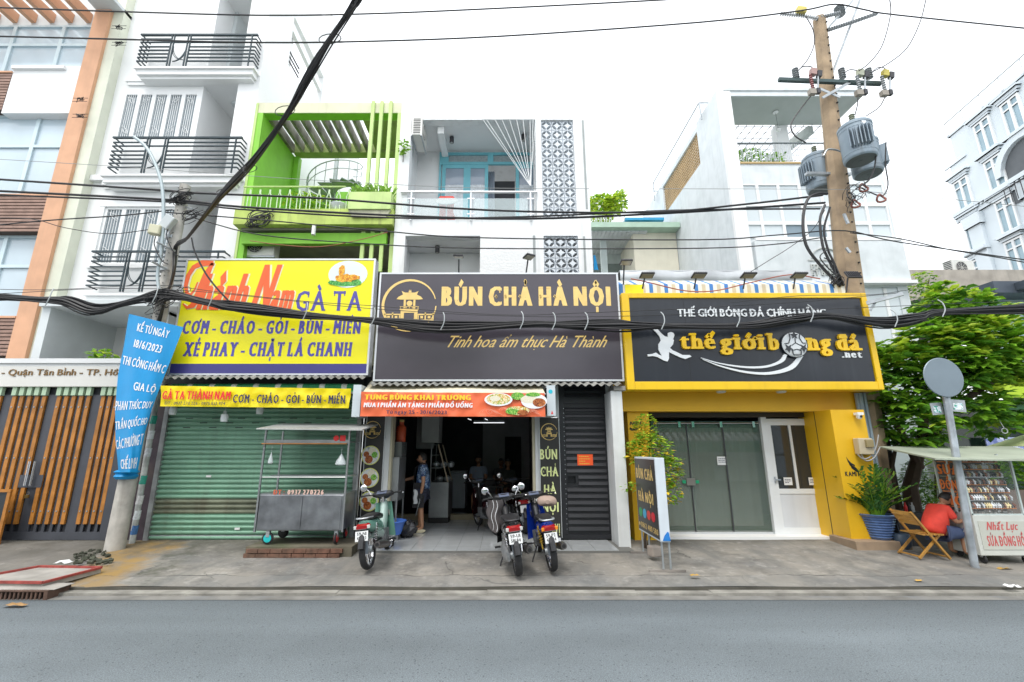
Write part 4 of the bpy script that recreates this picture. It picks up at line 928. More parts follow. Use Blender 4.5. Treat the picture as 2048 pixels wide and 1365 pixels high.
# dark noodle shop sign
M_sd = mat('dark_grey_banner', (.062, .054, .068), .2, var=.05, spec=.6)
M_gold = mat('gold_print', (.82, .58, .2), .4, var=.1, scale=5)
ds, dx0, dx1, dz0, dz1 = sign_box('shop_sign', 'wide dark grey noodle shop sign with gold lettering and a gate emblem', 753, 1242, 546, 763, YS, .22, M_sd, M_alu)
line('BÚN CHẢ HÀ NỘI', 883, 1223, 612, 574, M_gold, ds, bold=.27, serif=.1, mk=.14, curl=1, track=.1)
for m_, dd in ((M_gold, 0),):
    x0, x1 = TX(888, 690), TX(1218, 690)
    text('lettering', 'Tinh hoa ẩm thực Hà Thành', M_gold, ds, (x0, YS, Z(695, YS)), x1-x0-.1, Z(672, YS)-Z(695, YS), bold=.03, shear=.6, mk=.05, track=.1)
def emblem(par, cx, cz, r, Y, m_, n_=(0, -1, 0)):
    """thin brush circle round a small pagoda gate with side walls"""
    rg = MB(); k = 40; off = Y-.006
    for i in range(k):
        t0, t1 = .25+i*6.0/k, .25+(i+1)*6.0/k; w0, w1 = [r*(.012+.04*abs(math.sin(t*.55))) for t in (t0, t1)]
        rg.quad((cx+(r-w0)*math.cos(t0), off, cz+(r-w0)*math.sin(t0)), (cx+(r+w0)*math.cos(t0), off, cz+(r+w0)*math.sin(t0)), (cx+(r+w1)*math.cos(t1), off, cz+(r+w1)*math.sin(t1)), (cx+(r-w1)*math.cos(t1), off, cz+(r-w1)*math.sin(t1)))
    rg.build('emblem_ring', m_, par, fixn=False)
    e = MB(); s = r/10
    def bx(a, b, c, d): e.box(cx+a*s, cx+b*s, off-.002, off, cz+c*s, cz+d*s)
    def pr(pts): e.prism([(a*s, b*s) for a, b in pts], (cx, off, cz), (1, 0, 0), (0, 0, 1), (0, -1, 0), .002)
    pr([(-5, 2.4), (-4.2, 3.4), (-2.6, 4.2), (-3.2, 5.6), (-1.8, 5), (1.8, 5), (3.2, 5.6), (2.6, 4.2), (4.2, 3.4), (5, 2.4), (3.5, 2.2), (-3.5, 2.2)])
    pr([(-.6, 5.05), (-.3, 6.2), (0, 5.6), (.3, 6.2), (.6, 5.05)])
    for a in (-2.2, 1.4): bx(a, a+.8, -1.4, 2.15)
    pr([(.0+1.1*math.cos(t*.524), .7+1.1*math.sin(t*.524)) for t in range(12)])
    bx(-3.6, 3.6, -1.9, -1.45); 
    for i in range(7): bx(-3.4+i*1.1, -3.2+i*1.1, -1.4, -.7)
    bx(-3.6, 3.6, -.69, -.5)
    bx(-3.2, -1.9, -6, -1.95); bx(1.9, 3.2, -6, -1.95); bx(-1.88, 1.88, -3, -1.95)
    for sd_ in (-1, 1):
        for a, b, c, d in ((3.25, 9.3, -3.9, -3.4), (3.25, 9.3, -6, -5.6), (3.3, 3.7, -5.55, -3.95), (5.9, 6.4, -5.55, -2.9), (8.8, 9.3, -5.55, -2.9), (4.3, 5.3, -5.2, -4.2), (7.1, 8.1, -5.2, -4.2)):
            bx(min(a*sd_, b*sd_), max(a*sd_, b*sd_), c, d)
    e.build('emblem_gate', m_, par)
ce = W(819, 611, YS); emblem(ds, ce.x, ce.z, TX(872, 611)-TX(819, 611), YS, M_gold)
# corrugated awning sheets under the two signs
def corrugated(label, px0, px1, py, Yf, Yb, z_, m_, nm='corrugated_awning'):
    x0, x1 = X(px0, py, Yf), X(px1, py, Yf); n_ = int((x1-x0)/.019)
    o = MB().sheet(lambda u, v: (x0+(x1-x0)*u, Yf+(Yb-Yf)*v, z_+.35*v+.022*math.sin(u*(x1-x0)*2*math.pi/.15)), n_, 2)
    m2 = MB().sheet(lambda u, v: (x0+(x1-x0)*u, Yf+(Yb-Yf)*v, z_+.004+.35*v+.022*math.sin(u*(x1-x0)*2*math.pi/.15)), n_, 2); o.merge(m2)
    return solo(nm, o, m_, label, 'awning', ((x0+x1)/2, Yf, z_))
M_cor = mat('old_fibre_sheet', (.3, .3, .28), .8, .1, var=.25, stains=.5, dirt=(.1, .09, .07))
corrugated('grey corrugated awning edge under the yellow sign', 322, 730, 760, 8.62, 9.5, Z(757, 8.62), M_cor)
corrugated('grey corrugated awning edge under the dark noodle shop sign', 736, 1246, 770, 8.62, 9.5, Z(771, 8.62), M_cor)
# ================================================================== ground floor of the shutter shop
YF = 9.35
g3 = thing('shutter_shop_front', 'closed shop front with a pale green roller shutter and dirty side posts', 'shop front', (-4.8, YF, .19))
sx0, sx1 = X(322, 950, YF)-.02, X(708, 950, YF); szt = Z(778, YF)
M_shut = mat('mint_shutter', (.23, .43, .31), .45, var=.08, streak=.35, dirt=(.12, .1, .08))
M_shutd = mat('rusty_mint_shutter', (.18, .2, .14), .6, var=.3, streak=.6, dirt=(.12, .08, .05))
nsl = 31; hh = (szt-.2)/nsl
prof = [(0, 0), (-.012, .012), (-.022, .03), (-.022, hh*.52), (-.014, hh*.64), (.02, hh*.67), (.024, hh*.98), (0, hh)]
sm = MB(); w2 = (sx1-sx0)
for (ya, za), (yb_, zb_) in zip(prof[:-1], prof[1:]): sm.quad((0, ya, za), (w2, ya, za), (w2, yb_, zb_), (0, yb_, zb_))
sme = sm.mesh('shutter_slat', M_shut); smd = sm.mesh('shutter_slat', M_shutd)
shu = MB().box(sx0, sx1, YF+.0, YF+.03, .2, .28).build('shutter', M_galv, g3)
for i in range(nsl): piece('shutter_slat', smd if i in (5, 6, 7) else sme, shu, (sx0, YF+.0, .2+hh*i))
MB().box(sx0, sx1, YF+.03, YF+.05, .28, szt).build('backing', M_black, shu)
hol = MB()
for r_, off in ((24, 0), (23, .3), (22, -.03)):
    for k in range(7): hol.box(sx0+.35+off+k*.53, sx0+.5+off+k*.53, YF-.0235, YF-.0225, .2+hh*r_+.045, .2+hh*r_+.06)
hol.build('vent_slot', M_black, shu)
for x_ in (sx0-.09, sx1): MB().box(x_, x_+.09, YF-.05, YF+.1, .19, szt).build('guide_rail', mat('dirty_steel', (.3, .31, .31), .5, .4, var=.3, scale=5), g3)
MB().box(-7.55, sx0-.3, YF-.02, YF+.3, .1, 3.2).box(sx0-.3, sx0-.09, YF-.02, YF+.3, .1, 3.2).build('side_post', mat('dark_stone_post', (.035, .022, .03), .6, var=.4, scale=6, stains=.5, dirt=(.1, .07, .05)), g3)
MB().box(sx0-.1, sx1+.1, YF-.05, YF+.3, szt, 3.6).build('lintel', M_black, g3)
for px, py in ((417, 953), (474, 1058)):
    c_ = W(px, py, YF-.03); MB().box(c_.x-.05, c_.x+.05, YF-.026, YF-.024, c_.z-.02, c_.z+.02).build('sticker', M_paper, shu)
# green striped rolled awning + its fringe
aw = thing('rolled_awning', 'rolled green and white striped awning above the yellow banner', 'awning', (-4.8, 8.8, 3))
ax0, ax1 = X(332, 783, 8.75), X(712, 783, 8.75); zc = Z(774, 8.8)
n_ = 34; M_aw = [mat('awning_green', (.02, .22, .09), .6, var=.1), mat('awning_white', (.6, .62, .58), .6, var=.1)]
for k in (0, 1):
    m_ = MB()
    for i in range(n_):
        if (i % 4 == 3) == (k == 1):
            xa, xb = ax0+(ax1-ax0)*i/n_, ax0+(ax1-ax0)*(i+1)/n_
            m_.lathe([(.07, 0), (.075, .02), (.07, xb-xa)], (xa, 8.9, zc), 'X', 12)
            m_.quad((xa, 8.85, zc-.05), (xb, 8.85, zc-.05), (xb-.03, 8.62, zc-.13), (xa-.03, 8.62, zc-.13))
    m_.build('striped_roll', M_aw[k], aw)
MB().box(ax0, ax1, 8.6, 8.62, zc-.16, zc-.12).build('front_bar', M_galv, aw)
# yellow banner
def banner(name, label, cn, Y, m, cat='banner', nu=60, nv=8, amp=.012, th=.0):
    """cn: photo corners TL TR BR BL; hangs with ripples"""
    A = [W(a, b, Y) for a, b in cn]
    f = lambda u, v: (A[3]*(1-u)+A[2]*u)*(1-v)+(A[0]*(1-u)+A[1]*u)*v
    def g(u, v):
        p = f(u, v); p = p+V(0, amp*(math.sin(u*37+v*5)+.6*math.sin(u*83-v*9)+.5*math.sin(v*11+u*7)), 0); return p
    o = thing(name, label, cat, (A[3]+A[2])/2)
    mb = MB().sheet(g, nu, nv); mb.build('cloth', m, o, smooth=True, fixn=False); return o, A, g
bn, A_, gy = banner('cloth_banner', 'crinkled yellow banner with red name and dark dish list over the shutter', [(323, 772), (703, 778), (697, 817), (320, 813)], 8.56, mat('yellow_cloth', (.85, .68, .0), .5, var=.06, bump=.35, bscale=12))
def bl(s, px0, px1, pyb, pyt, m, par, Y, slope=0, **k):
    a = W(px0, pyb, Y); b = W(px1, pyb+slope, Y); t = Z(pyt, Y)-a.z
    return text('lettering', s, m, par, (a.x, Y-.034, a.z), (b-a).length, t, u=(b-a), **k)
M_redp = mat('red_print', (.75, .03, .03), .5, var=.05); M_navyp = mat('dark_navy_print', (.03, .03, .09), .5, var=.05)
bl('GÀ TA THÀNH NAM', 326, 463, 799, 783, M_redp, bn, 8.56, 1, bold=.22, serif=.1, mk=.14, track=.1)
bl('ĐT : 0937 270 226 - 0975 832 974', 332, 452, 810, 804, M_navyp, bn, 8.56, 1, bold=.06)
bl('CƠM - CHÁO - GỎI - BÚN - MIẾN', 467, 692, 806, 790, M_navyp, bn, 8.56, 2, bold=.16, serif=.12, mk=.12)
# three lamp globes below the banner
for px, py, t in ((346, 822, 'leftmost of the three white bulbs under the yellow banner'), (449, 836, 'lowest, middle one of the three white bulbs under the yellow banner'), (520, 821, 'right-hand one of the three white bulbs under the yellow banner')):
    c_ = W(px, py, 8.9); lo = thing('bulb', t, 'lamp', c_-V(0, 0, .08))
    MB().lathe([(.02, -.08), (.06, -.075), (.068, .0), (.066, .06), (.05, .075)], c_, n=16).build('globe', mat('bulb_white', (.8, .83, .85), .3, var=0), lo, smooth=True)
    MB().lathe([(.03, .075), (.03, .13)], c_, n=10).tube([c_+V(0, 0, .13), c_+V(0, 0, .3)], .006, 4).build('socket', M_wgrey, lo)

# ================================================================== noodle shop, ground floor
ZF = .2
n4 = thing('noodle_shop_front', 'open noodle shop front with white posts, dark tiled interior and metal side gate', 'shop front', (-.2, YF, ZF))
M_wpost = mat('old_white_post', (.68, .7, .7), .7, var=.06, streak=.3, dirt=(.4, .38, .33), stains=.25)
iy0, iy1 = 9.3, 17.5
ix0, ix1 = X(762, 950, YF)-.02, X(1066, 950, YF)
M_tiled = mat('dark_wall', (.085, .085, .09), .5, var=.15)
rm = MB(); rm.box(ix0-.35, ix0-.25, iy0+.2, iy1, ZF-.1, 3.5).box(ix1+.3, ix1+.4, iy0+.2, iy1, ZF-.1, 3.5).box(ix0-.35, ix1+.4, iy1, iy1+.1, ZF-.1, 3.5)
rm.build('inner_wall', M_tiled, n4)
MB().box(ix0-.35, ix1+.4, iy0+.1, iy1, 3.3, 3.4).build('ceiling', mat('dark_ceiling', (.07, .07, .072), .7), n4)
MB().box(X(722, 950, YF)-.05, 2.1, YF+.0, YF+.25, Z(785, YF), 3.6).build('lintel', M_dark, n4)
# pale column and doorway deep inside
MB().box(-.65, .1, 15.6, 15.75, ZF, 3.3).box(.65, 1.0, 15.6, 15.75, ZF, 3.3).box(.1, .65, 15.6, 15.75, 2.3, 3.3).build('rear_partition', mat('pale_partition', (.4, .41, .42), .6, var=.1), n4)
MB().box(-2.2, -1.75, 11.9, 12.05, 1.9, 3.3).build('hanging_cabinet', mat('cab_white', (.3, .3, .29), .6), n4)
for x_, y_ in ((-.15, 12), (-.15, 14.2)): pass
for px, py, l_ in ((978, 846, .9),):
    c_ = W(px, py, 13.5); tl = thing('tube_lamp', 'lit fluorescent tube on the ceiling inside the noodle shop', 'lamp', c_); MB().tube([c_-V(l_/2, 0, 0), c_+V(l_/2, 0, 0)], .009, 8).build('tube', mat('lit_tube', (.95, .97, 1.), .4, var=0, emit=.9), tl); MB().box(c_.x-l_/2, c_.x+l_/2, c_.y-.03, c_.y+.03, c_.z+.025, c_.z+.06).build('fitting', M_wgrey, tl)
for px, py, t in ((936, 838, 'left'), (970, 838, 'right')):
    c_ = W(px, py, 12.2); tl = thing('tube_lamp', 'small lit lamp running into the dark shop, %s one of the pair' % t, 'lamp', c_); MB().tube([c_, c_+V(.05, .5, 0)], .008, 6).build('tube', MC['lit_tube'], tl)
# floor tiles, singly
M_tile = mat('grey_floor_tile', (.42, .44, .45), .16, var=.06, scale=4)
fl_ = struct('shop_floor', MB().box(X(722, 1090, 8.3), 2.28, 8.42, 17.5, .05, ZF-.012), mat('tile_grout', (.16, .16, .15), .8))
ts = .4; tm_ = MB().box(.002, ts-.004, .002, ts-.004, -.012, 0).mesh('floor_tile', M_tile)
x_ = X(722, 1090, 8.3)
nx_ = int((2.28-x_)/ts)
for j in range(9):
    for i in range(nx_):
        piece('floor_tile', tm_, fl_, (x_+.02+i*ts, 8.43+j*ts, ZF+random.uniform(-.001, .001)))
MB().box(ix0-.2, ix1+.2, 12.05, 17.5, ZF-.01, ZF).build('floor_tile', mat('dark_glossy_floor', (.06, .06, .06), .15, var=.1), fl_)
MB().box(ix0-.2, ix1+.2, 11.85, 12.04, ZF-.01, ZF+.12).build('threshold', mat('tan_threshold', (.3, .26, .17), .6), fl_)
MB().box(sx1+.09, X(722, 950, YF)+.06, YF+.12, YF+.16, .12, 3.3).build('side_infill', M_dark, n4)
# posts
def post(px0, px1, Y, m_, d=.22, zt=None, nm='post'):
    return MB().box(X(px0, 950, Y), X(px1, 950, Y), Y, Y+d, .12, zt or Z(772, Y)).build(nm, m_, n4)
post(766, 776, YF-.05, M_wpost, zt=3.2); post(776.4, 781, YF-.02, mat('cream_tile', (.5, .46, .33), .5), zt=3.2)
post(1066, 1071, YF-.02, MC['cream_tile'], zt=3.2); post(1071.4, 1082, YF-.05, M_wpost, zt=3.2)
cw = thing('white_column', 'chipped white painted concrete column between the dark gate and the yellow shop', 'column', (2.15, 8.75, .2))
MB().box(X(1230, 950, 8.75), X(1254, 950, 8.75), 8.75, 9.3, .12, Z(782, 8.75)).build('shaft', M_wpost, cw, bevel=.012)
MB().box(X(1219, 950, 9.35), X(1232, 950, 9.2), 9.301, 9.6, .12, 3.4).build('return', M_wgrey, cw)
MB().box(X(1229, 785, 8.7), X(1252, 785, 8.7), 8.72, 9.2, Z(781, 8.7)+.001, Z(774, 8.7)+.02).build('broken_top', M_conc, cw)
# black metal gate, louvred
gt2 = thing('metal_gate', 'tall black metal side gate with horizontal ribs and a small hatch', 'gate', (1.4, YF, ZF))
hx0, hx1 = X(1119, 950, YF), X(1231, 950, YF); hzt = Z(790, YF)
M_bg2 = mat('black_gate_paint', (.022, .023, .027), .4, .2, var=.15)
hatch = W(1143, 960, YF); hz0, hz1 = hatch.z-.07, hatch.z+.07; hxa, hxb = hatch.x-.08, hatch.x+.08
pm = MB(); wall_with_holes(pm, hx0, hx1, ZF, 3.25, YF-.03, YF+.0, [(hxa, hxb, hz0, hz1)]); pm.box(hx0, hx1, YF+.05, YF+.08, ZF, 3.25); pm.build('sheet', M_bg2, gt2)  # rear sheet is an added dark backing, keeps sky out of the hatch
MB().box(hx0, hx0+.13, YF-.06, YF-.03, ZF+.1, Z(803, YF)).box(hx1-.16, hx1-.05, YF-.06, YF-.03, ZF+.1, Z(803, YF)).box(hx0, hx1-.05, YF-.055, YF-.03, Z(808, YF), Z(800, YF)).box(hx0, hx1-.05, YF-.055, YF-.03, ZF+.02, ZF+.099).build('frame', M_bg2, gt2)
rib = MB().prism([(0, 0), (0, .075), (.02, .055), (.035, .0)], (0, 0, 0), (0, -1, 0), (0, 0, 1), (1, 0, 0), hx1-hx0-.33).mesh('rib', M_bg2)
rib_s = MB().prism([(0, 0), (0, .075), (.02, .055), (.035, .0)], (0, 0, 0), (0, -1, 0), (0, 0, 1), (1, 0, 0), hx1-.17-hxb-.05).mesh('rib', M_bg2)
nr = 20; zr0, zr1 = ZF+.17, Z(812, YF)
for i in range(nr):
    z_ = zr0+(zr1-zr0)*i/nr
    if z_ < hz1 and z_+.09 > hz0: piece('rib', rib_s, gt2, (hxb+.05, YF-.031, z_))
    else: piece('rib', rib, gt2, (hx0+.14, YF-.031, z_))
for i in range(3): piece('rib', rib, gt2, (hx0+.14, YF-.031, Z(800, YF)+.05+i*.12))
rv = MB().lathe([(.008, -.064), (.008, -.06)], (0, 0, 0), 'Y', 6).mesh('rivet', M_galv)
for i in range(26):
    for x_ in (hx0+.11, hx1-.15): piece('rivet', rv, gt2, (x_, YF+.0, ZF+.2+(zr1-zr0)*i/26))
c_ = W(1169, 920, YF); stk = thing('notice', 'small orange red notice stuck on the black metal gate', 'notice', (c_.x, YF-.06, c_.z-.12))
MB().box(c_.x-.155, c_.x+.155, YF-.072, YF-.067, c_.z-.105, c_.z+.105).build('sheet', mat('orange_notice', (.85, .1, .02), .5, var=.03), stk)
def faint_lines(par, x, y, z, rows, h, m_):
    mb = MB()                                            # print too small to read in the photograph: broken dashes
    for i, w_ in enumerate(rows):
        q = x
        while q < x+w_: l = random.uniform(.018, .045); mb.box(q, min(q+l, x+w_), y-.001, y, z-i*h, z-i*h+h*.4); q += l+.008
    mb.build('print_lines', m_, par, kind='stuff')
faint_lines(stk, c_.x-.12, YF-.0725, c_.z+.055, (.2, .22, .12, .2), .045, mat('ochre_print', (.75, .4, .05), .5, var=0))
# vertical sign panels with emblems
def food_disc(par, px, py, r, Y, ring, seed):
    c = W(px, py, Y)
    MB().prism([(r*math.cos(t*.196), r*math.sin(t*.196)) for t in range(32)], (c.x, Y-.001, c.z), (1, 0, 0), (0, 0, 1), (0, -1, 0), .003).build('picture_ring', ring, par)
    MB().prism([(.9*r*math.cos(t*.196), .9*r*math.sin(t*.196)) for t in range(32)], (c.x, Y-.005, c.z), (1, 0, 0), (0, 0, 1), (0, -1, 0), .001).build('picture_print', P_plate, par)
    random.seed(seed)
    for k, (a, rr, m_) in enumerate(((1.2, .4, P_noodle), (4.4, .42, P_meat), (2.9, .3, P_meat), (.1, .32, P_herb))):
        q = c+V(math.cos(a)*r*.45, 0, math.sin(a)*r*.45)
        MB().prism([(rr*r*math.cos(t*.39), rr*r*math.sin(t*.39)) for t in range(16)], (q.x, Y-.007-k*.001, q.z), (1, 0, 0), (0, 0, 1), (0, -1, 0), .0005).build('picture_print', m_, par)
P_plate = print_mat('plate_print', ['#9aa0a6', '#c9cdd0', '#e8e8e6', '#b6bcc0'], 22, kind='noise')
P_noodle = print_mat('noodle_print', ['#f2efe2', '#e3dcc4', '#cfc6a8'], 60, kind='noise')
P_meat = print_mat('meat_print', ['#7a2f10', '#b8622a', '#5a2410', '#d98a4a'], 70)
P_herb = print_mat('herb_print', ['#3d9a2f', '#7fc043', '#2a7a2a', '#b8d86a'], 60)
M_panel = mat('black_vinyl', (.03, .028, .028), .35, var=.1)
M_lime = mat('pale_lime_print', (.72, .78, .35), .45, var=.05)
YV = YF-.1
vl = thing('vertical_sign', 'tall black vertical panel with round food pictures left of the shop opening', 'sign', (X(742, 950, YV), YV, .2))
va, vb = X(727, 950, YV), X(764, 950, YV)
MB().box(va, vb, YV, YV+.05, .3, Z(812, YV)).build('panel', M_panel, vl); MB().box(va-.012, va, YV-.005, YV+.05, .3, Z(812, YV)).box(vb, vb+.012, YV-.005, YV+.05, .3, Z(812, YV)).build('frame', M_alu, vl)
ec = W(745, 860, YV); emblem(vl, ec.x, ec.z, .165, YV, M_gold)
Mring = mat('yellow_green_ring', (.7, .72, .2), .4, var=.05)
food_disc(vl, 741, 911, .185, YV, Mring, 1); food_disc(vl, 739, 956, .185, YV, Mring, 2); food_disc(vl, 738, 1003, .185, YV, Mring, 3)
vr = thing('vertical_sign', 'tall black vertical panel with lime lettering and gate emblem right of the shop opening', 'sign', (X(1101, 950, YV), YV, .2))
va, vb = X(1081, 950, YV), X(1120, 950, YV)
MB().box(va, vb, YV, YV+.05, .25, Z(836, YV)).build('panel', M_panel, vr); MB().box(va-.012, va, YV-.005, YV+.05, .25, Z(770, YV)).box(vb, vb+.012, YV-.005, YV+.05, .25, Z(770, YV)).build('frame', M_alu, vr)
MB().box(va, vb, YV, YV+.05, Z(835, YV), Z(772, YV)).build('blank_top', M_wgrey, vr)
ec = W(1098, 864, YV); emblem(vr, ec.x, ec.z, .16, YV, M_gold)
for s_, pb, pt, a, b in (('BÚN', 919, 899, 1080, 1115), ('CHẢ', 953, 934, 1081, 1117), ('HÀ', 988, 970, 1088, 1113), ('NỘI', 1024, 1005, 1085, 1118), ('ĐƠN VỊ', 1066, 1048, 1082, 1120)):
    line(s_, a, b, pb, pt, M_lime, vr, Y=YV, bold=.14, serif=.09, mk=.13, curl=1)
# small box signs sticking out at both awning ends
def side_box(label, cn, Y, d):
    m = (cn[1]+cn[3])/2; x0, x1 = X(cn[0], m, Y), X(cn[2], m, Y); z0, z1 = Z(cn[3], Y), Z(cn[1], Y)
    o = thing('box_sign', label, 'sign', ((x0+x1)/2, Y, z0)); MB().box(x0, x1, Y, Y+d, z0, z1).build('box', mat('box_sign_white', (.6, .66, .7), .4, .2, var=.05), o)
    MB().box(x0-.006, x0-.001, Y+.03, Y+d-.03, z0+.04, z1-.04).build('side_face', M_panel, o); return o, x0, x1, z0, z1
bx_, a, b, c, d = side_box('pale box sign with a red cone mark at the right end of the awning', (1094, 771, 1111, 832), 8.5, .5)
MB().prism([(-.022, 0), (.022, 0), (0, .07)], ((a+b)/2+.01, 8.498, c+.03), (1, 0, 0), (0, 0, 1), (0, -1, 0), .001).build('mark', M_redp, bx_)
MB().prism([(.04*math.cos(t*.5), .04*math.sin(t*.5)) for t in range(12)], ((a+b)/2-.01, 8.498, d-.12), (1, 0, 0), (0, 0, 1), (0, -1, 0), .001).build('mark', mat('cyan_print', (.02, .5, .65), .4), bx_)
side_box('narrow black and white box sign between the yellow banner and the orange banner', (705, 770, 721, 834), 8.5, .45)
# cream awning with the orange opening banner
aw2 = thing('cream_awning', 'cream fabric awning sloping out over the noodle shop opening', 'awning', (-1, 8.6, 2.9))
a0, a1, b0, b1_ = W(745, 769, 9.2), W(1078, 769, 9.2), W(724, 786, 8.45), W(1090, 786, 8.45)
zt_ = 3.12; MB().sheet(lambda u, v: tuple((V(b0.x, 8.45, Z(787, 8.45))*(1-u)+V(b1_.x, 8.45, Z(787, 8.45))*u)*(1-v)+(V(a0.x, 9.1, zt_+.12)*(1-u)+V(a1.x, 9.1, zt_+.12)*u)*v-V(0, 0, .02*math.sin(u*9)*math.sin(v*3.1))), 30, 6).build('fabric', mat('cream_fabric', (.72, .66, .5), .8, var=.06, stains=.2, dirt=(.4, .34, .24)), aw2, smooth=True, fixn=False)
MB().tube([b0+V(0, .01, -.02), b1_+V(0, .01, -.02)], .022, 8).build('front_bar', M_galv, aw2)
for b_, x_ in ((b0, a0.x), (b1_, a1.x)): MB().tube([(b_.x, 8.46, b0.z-.02), (x_, 9.2, 2.7)], .015, 6).build('arm', M_galv, aw2)
ob, OA, og = banner('cloth_banner', 'orange opening offer banner with food pictures hanging on the cream awning', [(723, 784), (1089, 787), (1091, 834), (720, 833)], 8.4, mat('orange_cloth', (.82, .16, .06), .5, var=.06, bump=.35, bscale=9))
M_wp = mat('white_print', (.82, .84, .86), .45, var=0); M_yp = mat('yellow_print', (.9, .6, .03), .45, var=0)
bl('TƯNG BỪNG KHAI TRƯƠNG', 730, 942, 800, 790, M_yp, ob, 8.4, 1, bold=.26, mk=.13, track=.12)
bl('MUA 1 PHẦN ĂN TẶNG 1 PHẦN ĐỒ UỐNG', 728, 945, 815, 806, M_wp, ob, 8.4, 1, bold=.24, shear=.1, mk=.12)
bl('Từ ngày 25 - 30/6/2023', 773, 894, 828, 821, M_navyp, ob, 8.4, 1, bold=.1, mk=.08)
def disc8(px, py, rx, rz, m_, d): 
    c = W(px, py, 8.4); MB().prism([(rx*math.cos(t*.3), rz*math.sin(t*.3)) for t in range(21)], (c.x, 8.4-.034-d, c.z), (1, 0, 0), (0, 0, 1), (0, -1, 0), .0008).build('picture_print', m_, ob)
P_soup = print_mat('soup_print', ['#d9a03a', '#f0e2c0', '#7fae3a', '#e8d9b0'], 45)
for i, (px, py, rx, rz, m_) in enumerate(((997, 800, .26, .12, M_wp), (997, 799, .22, .1, P_soup), (990, 798, .1, .05, P_noodle), (1035, 793, .12, .07, P_herb), (1068, 803, .24, .14, M_wp), (1058, 800, .16, .07, P_noodle), (1078, 806, .12, .08, P_meat), (1066, 790, .14, .04, P_herb), (1035, 822, .22, .08, P_soup), (1024, 824, .12, .05, P_herb), (1045, 826, .1, .05, P_meat))): disc8(px, py, rx, rz, m_, .001*i)
cv = MB()
for k in range(9):
    c = W(975+k*13, 822+(k % 3)*3, 8.4)
    for r in (.03, .06, .09):
        cv.tube([(c.x+r*1.6*math.cos(t*.4+k), 8.365, c.z+r*.6*math.sin(t*.5)) for t in range(9)], .0025, 3)
cv.build('curl_print', mat('pale_orange_print', (.85, .4, .28), .5), ob, fixn=False)

# ================================================================== football shop: black sign in a yellow frame, yellow fascia, glass front
YK = 8.7
ks = thing('football_shop', 'single storey football shop with yellow piers, glass doors and a white side door', 'shop', (4.8, YF, .2))
sg = thing('shop_sign', 'long black football shop sign in a thick yellow frame with a leaping player', 'sign', (4.9, YK, 3.0))
kx0, kx1, kz0, kz1 = 2.42, 7.38, Z(780, YK), Z(586, YK); t_ = .13
M_blk = mat('black_sign_panel', (.018, .022, .03), .3, var=.15, scale=1.5, streak=.12, dirt=(.1, .11, .13))
MB().box(kx0+t_, kx1-t_, YK+.03, YK+.3, kz0+.16, kz1-t_+.02).build('face', M_blk, sg)
f_ = MB(); wall_with_holes(f_, kx0, kx1, kz0, kz1, YK, YK+.35, [(kx0+t_+.02, kx1-t_+.02, kz0+.16, kz1-t_+.02)]); f_.build('frame', M_yellow, sg, bevel=.012)
MB().box(kx0+1.25, kx0+1.258, YK+.028, YK+.0295, kz0+.17, kz1-.12).build('joint', M_black, sg)
YK2 = YK+.03
M_let = mat('letter_yellow', (.88, .55, .01), .35, var=.02); M_lw = mat('letter_white', (.75, .78, .8), .35, var=.02)
def kl(s, px0, px1, pyb, pyt, m, **k):
    a = W(px0, pyb, YK2); b = W(px1, pyb, YK2); return text('lettering', s, m, sg, (a.x, YK2, a.z), b.x-a.x, Z(pyt, YK2)-a.z, **k)
kl('THẾ GIỚI BÓNG ĐÁ CHÍNH HÃNG', 1355, 1652, 634, 619, M_lw, bold=.1, mk=.12, ext=.02)
kl('thế', 1360, 1433, 699, 668, M_let, bold=.16, serif=.14, mk=.14, ext=.05, track=.04)
kl('giới', 1439, 1530, 700, 668, M_let, bold=.16, serif=.14, mk=.14, ext=.05, track=.04)
kl('b', 1537, 1560, 701, 668, M_let, bold=.16, serif=.14, ext=.05); kl('ng', 1614, 1665, 702, 668, M_let, bold=.16, serif=.14, ext=.05, track=.04)
kl('đá', 1672, 1721, 702, 670, M_let, bold=.16, serif=.14, mk=.14, ext=.05, track=.04)
kl('.net', 1683, 1724, 716, 702, M_lw, bold=.16, serif=.1, ext=.02)
# the ball: white disc with black stars and seams
bc = W(1586, 691, YK2); br = (X(1611, 691, YK2)-X(1561, 691, YK2))/2
MB().merge(MB().lathe([(br*1.04, 0), (br*1.04, .05)], n=36), Matrix.Translation((bc.x, YK2, bc.z)) @ Matrix.Rotation(rad(90), 4, 'X')).build('ball_rim', M_blk, sg)
MB().merge(MB().lathe([(br, .05), (br*.9, .07), (br*.5, .085), (0.001, .09)], n=36), Matrix.Translation((bc.x, YK2, bc.z)) @ Matrix.Rotation(rad(90), 4, 'X')).build('ball', M_lw, sg, smooth=True)
def star(cx, cz, r, rot, d):
    pts = [((r if i % 2 == 0 else r*.42)*math.cos(rot+i*math.pi/5), (r if i % 2 == 0 else r*.42)*math.sin(rot+i*math.pi/5)) for i in range(10)]
    return MB().prism(pts, (bc.x+cx*br, YK2-d, bc.z+cz*br), (1, 0, 0), (0, 0, 1), (0, -1, 0), .012)
sm_ = star(-.02, .74, br*.34, rad(90), .082); sm_.merge(star(-.6, -.32, br*.36, rad(54), .082)); sm_.merge(star(.58, -.3, br*.36, rad(126), .082))
def seam(pts):
    for a, b in zip(pts[:-1], pts[1:]): sm_.beam((bc.x+a[0]*br, YK2-.09, bc.z+a[1]*br), (bc.x+b[0]*br, YK2-.09, bc.z+b[1]*br), .014, .012, up=(0, 1, 0))
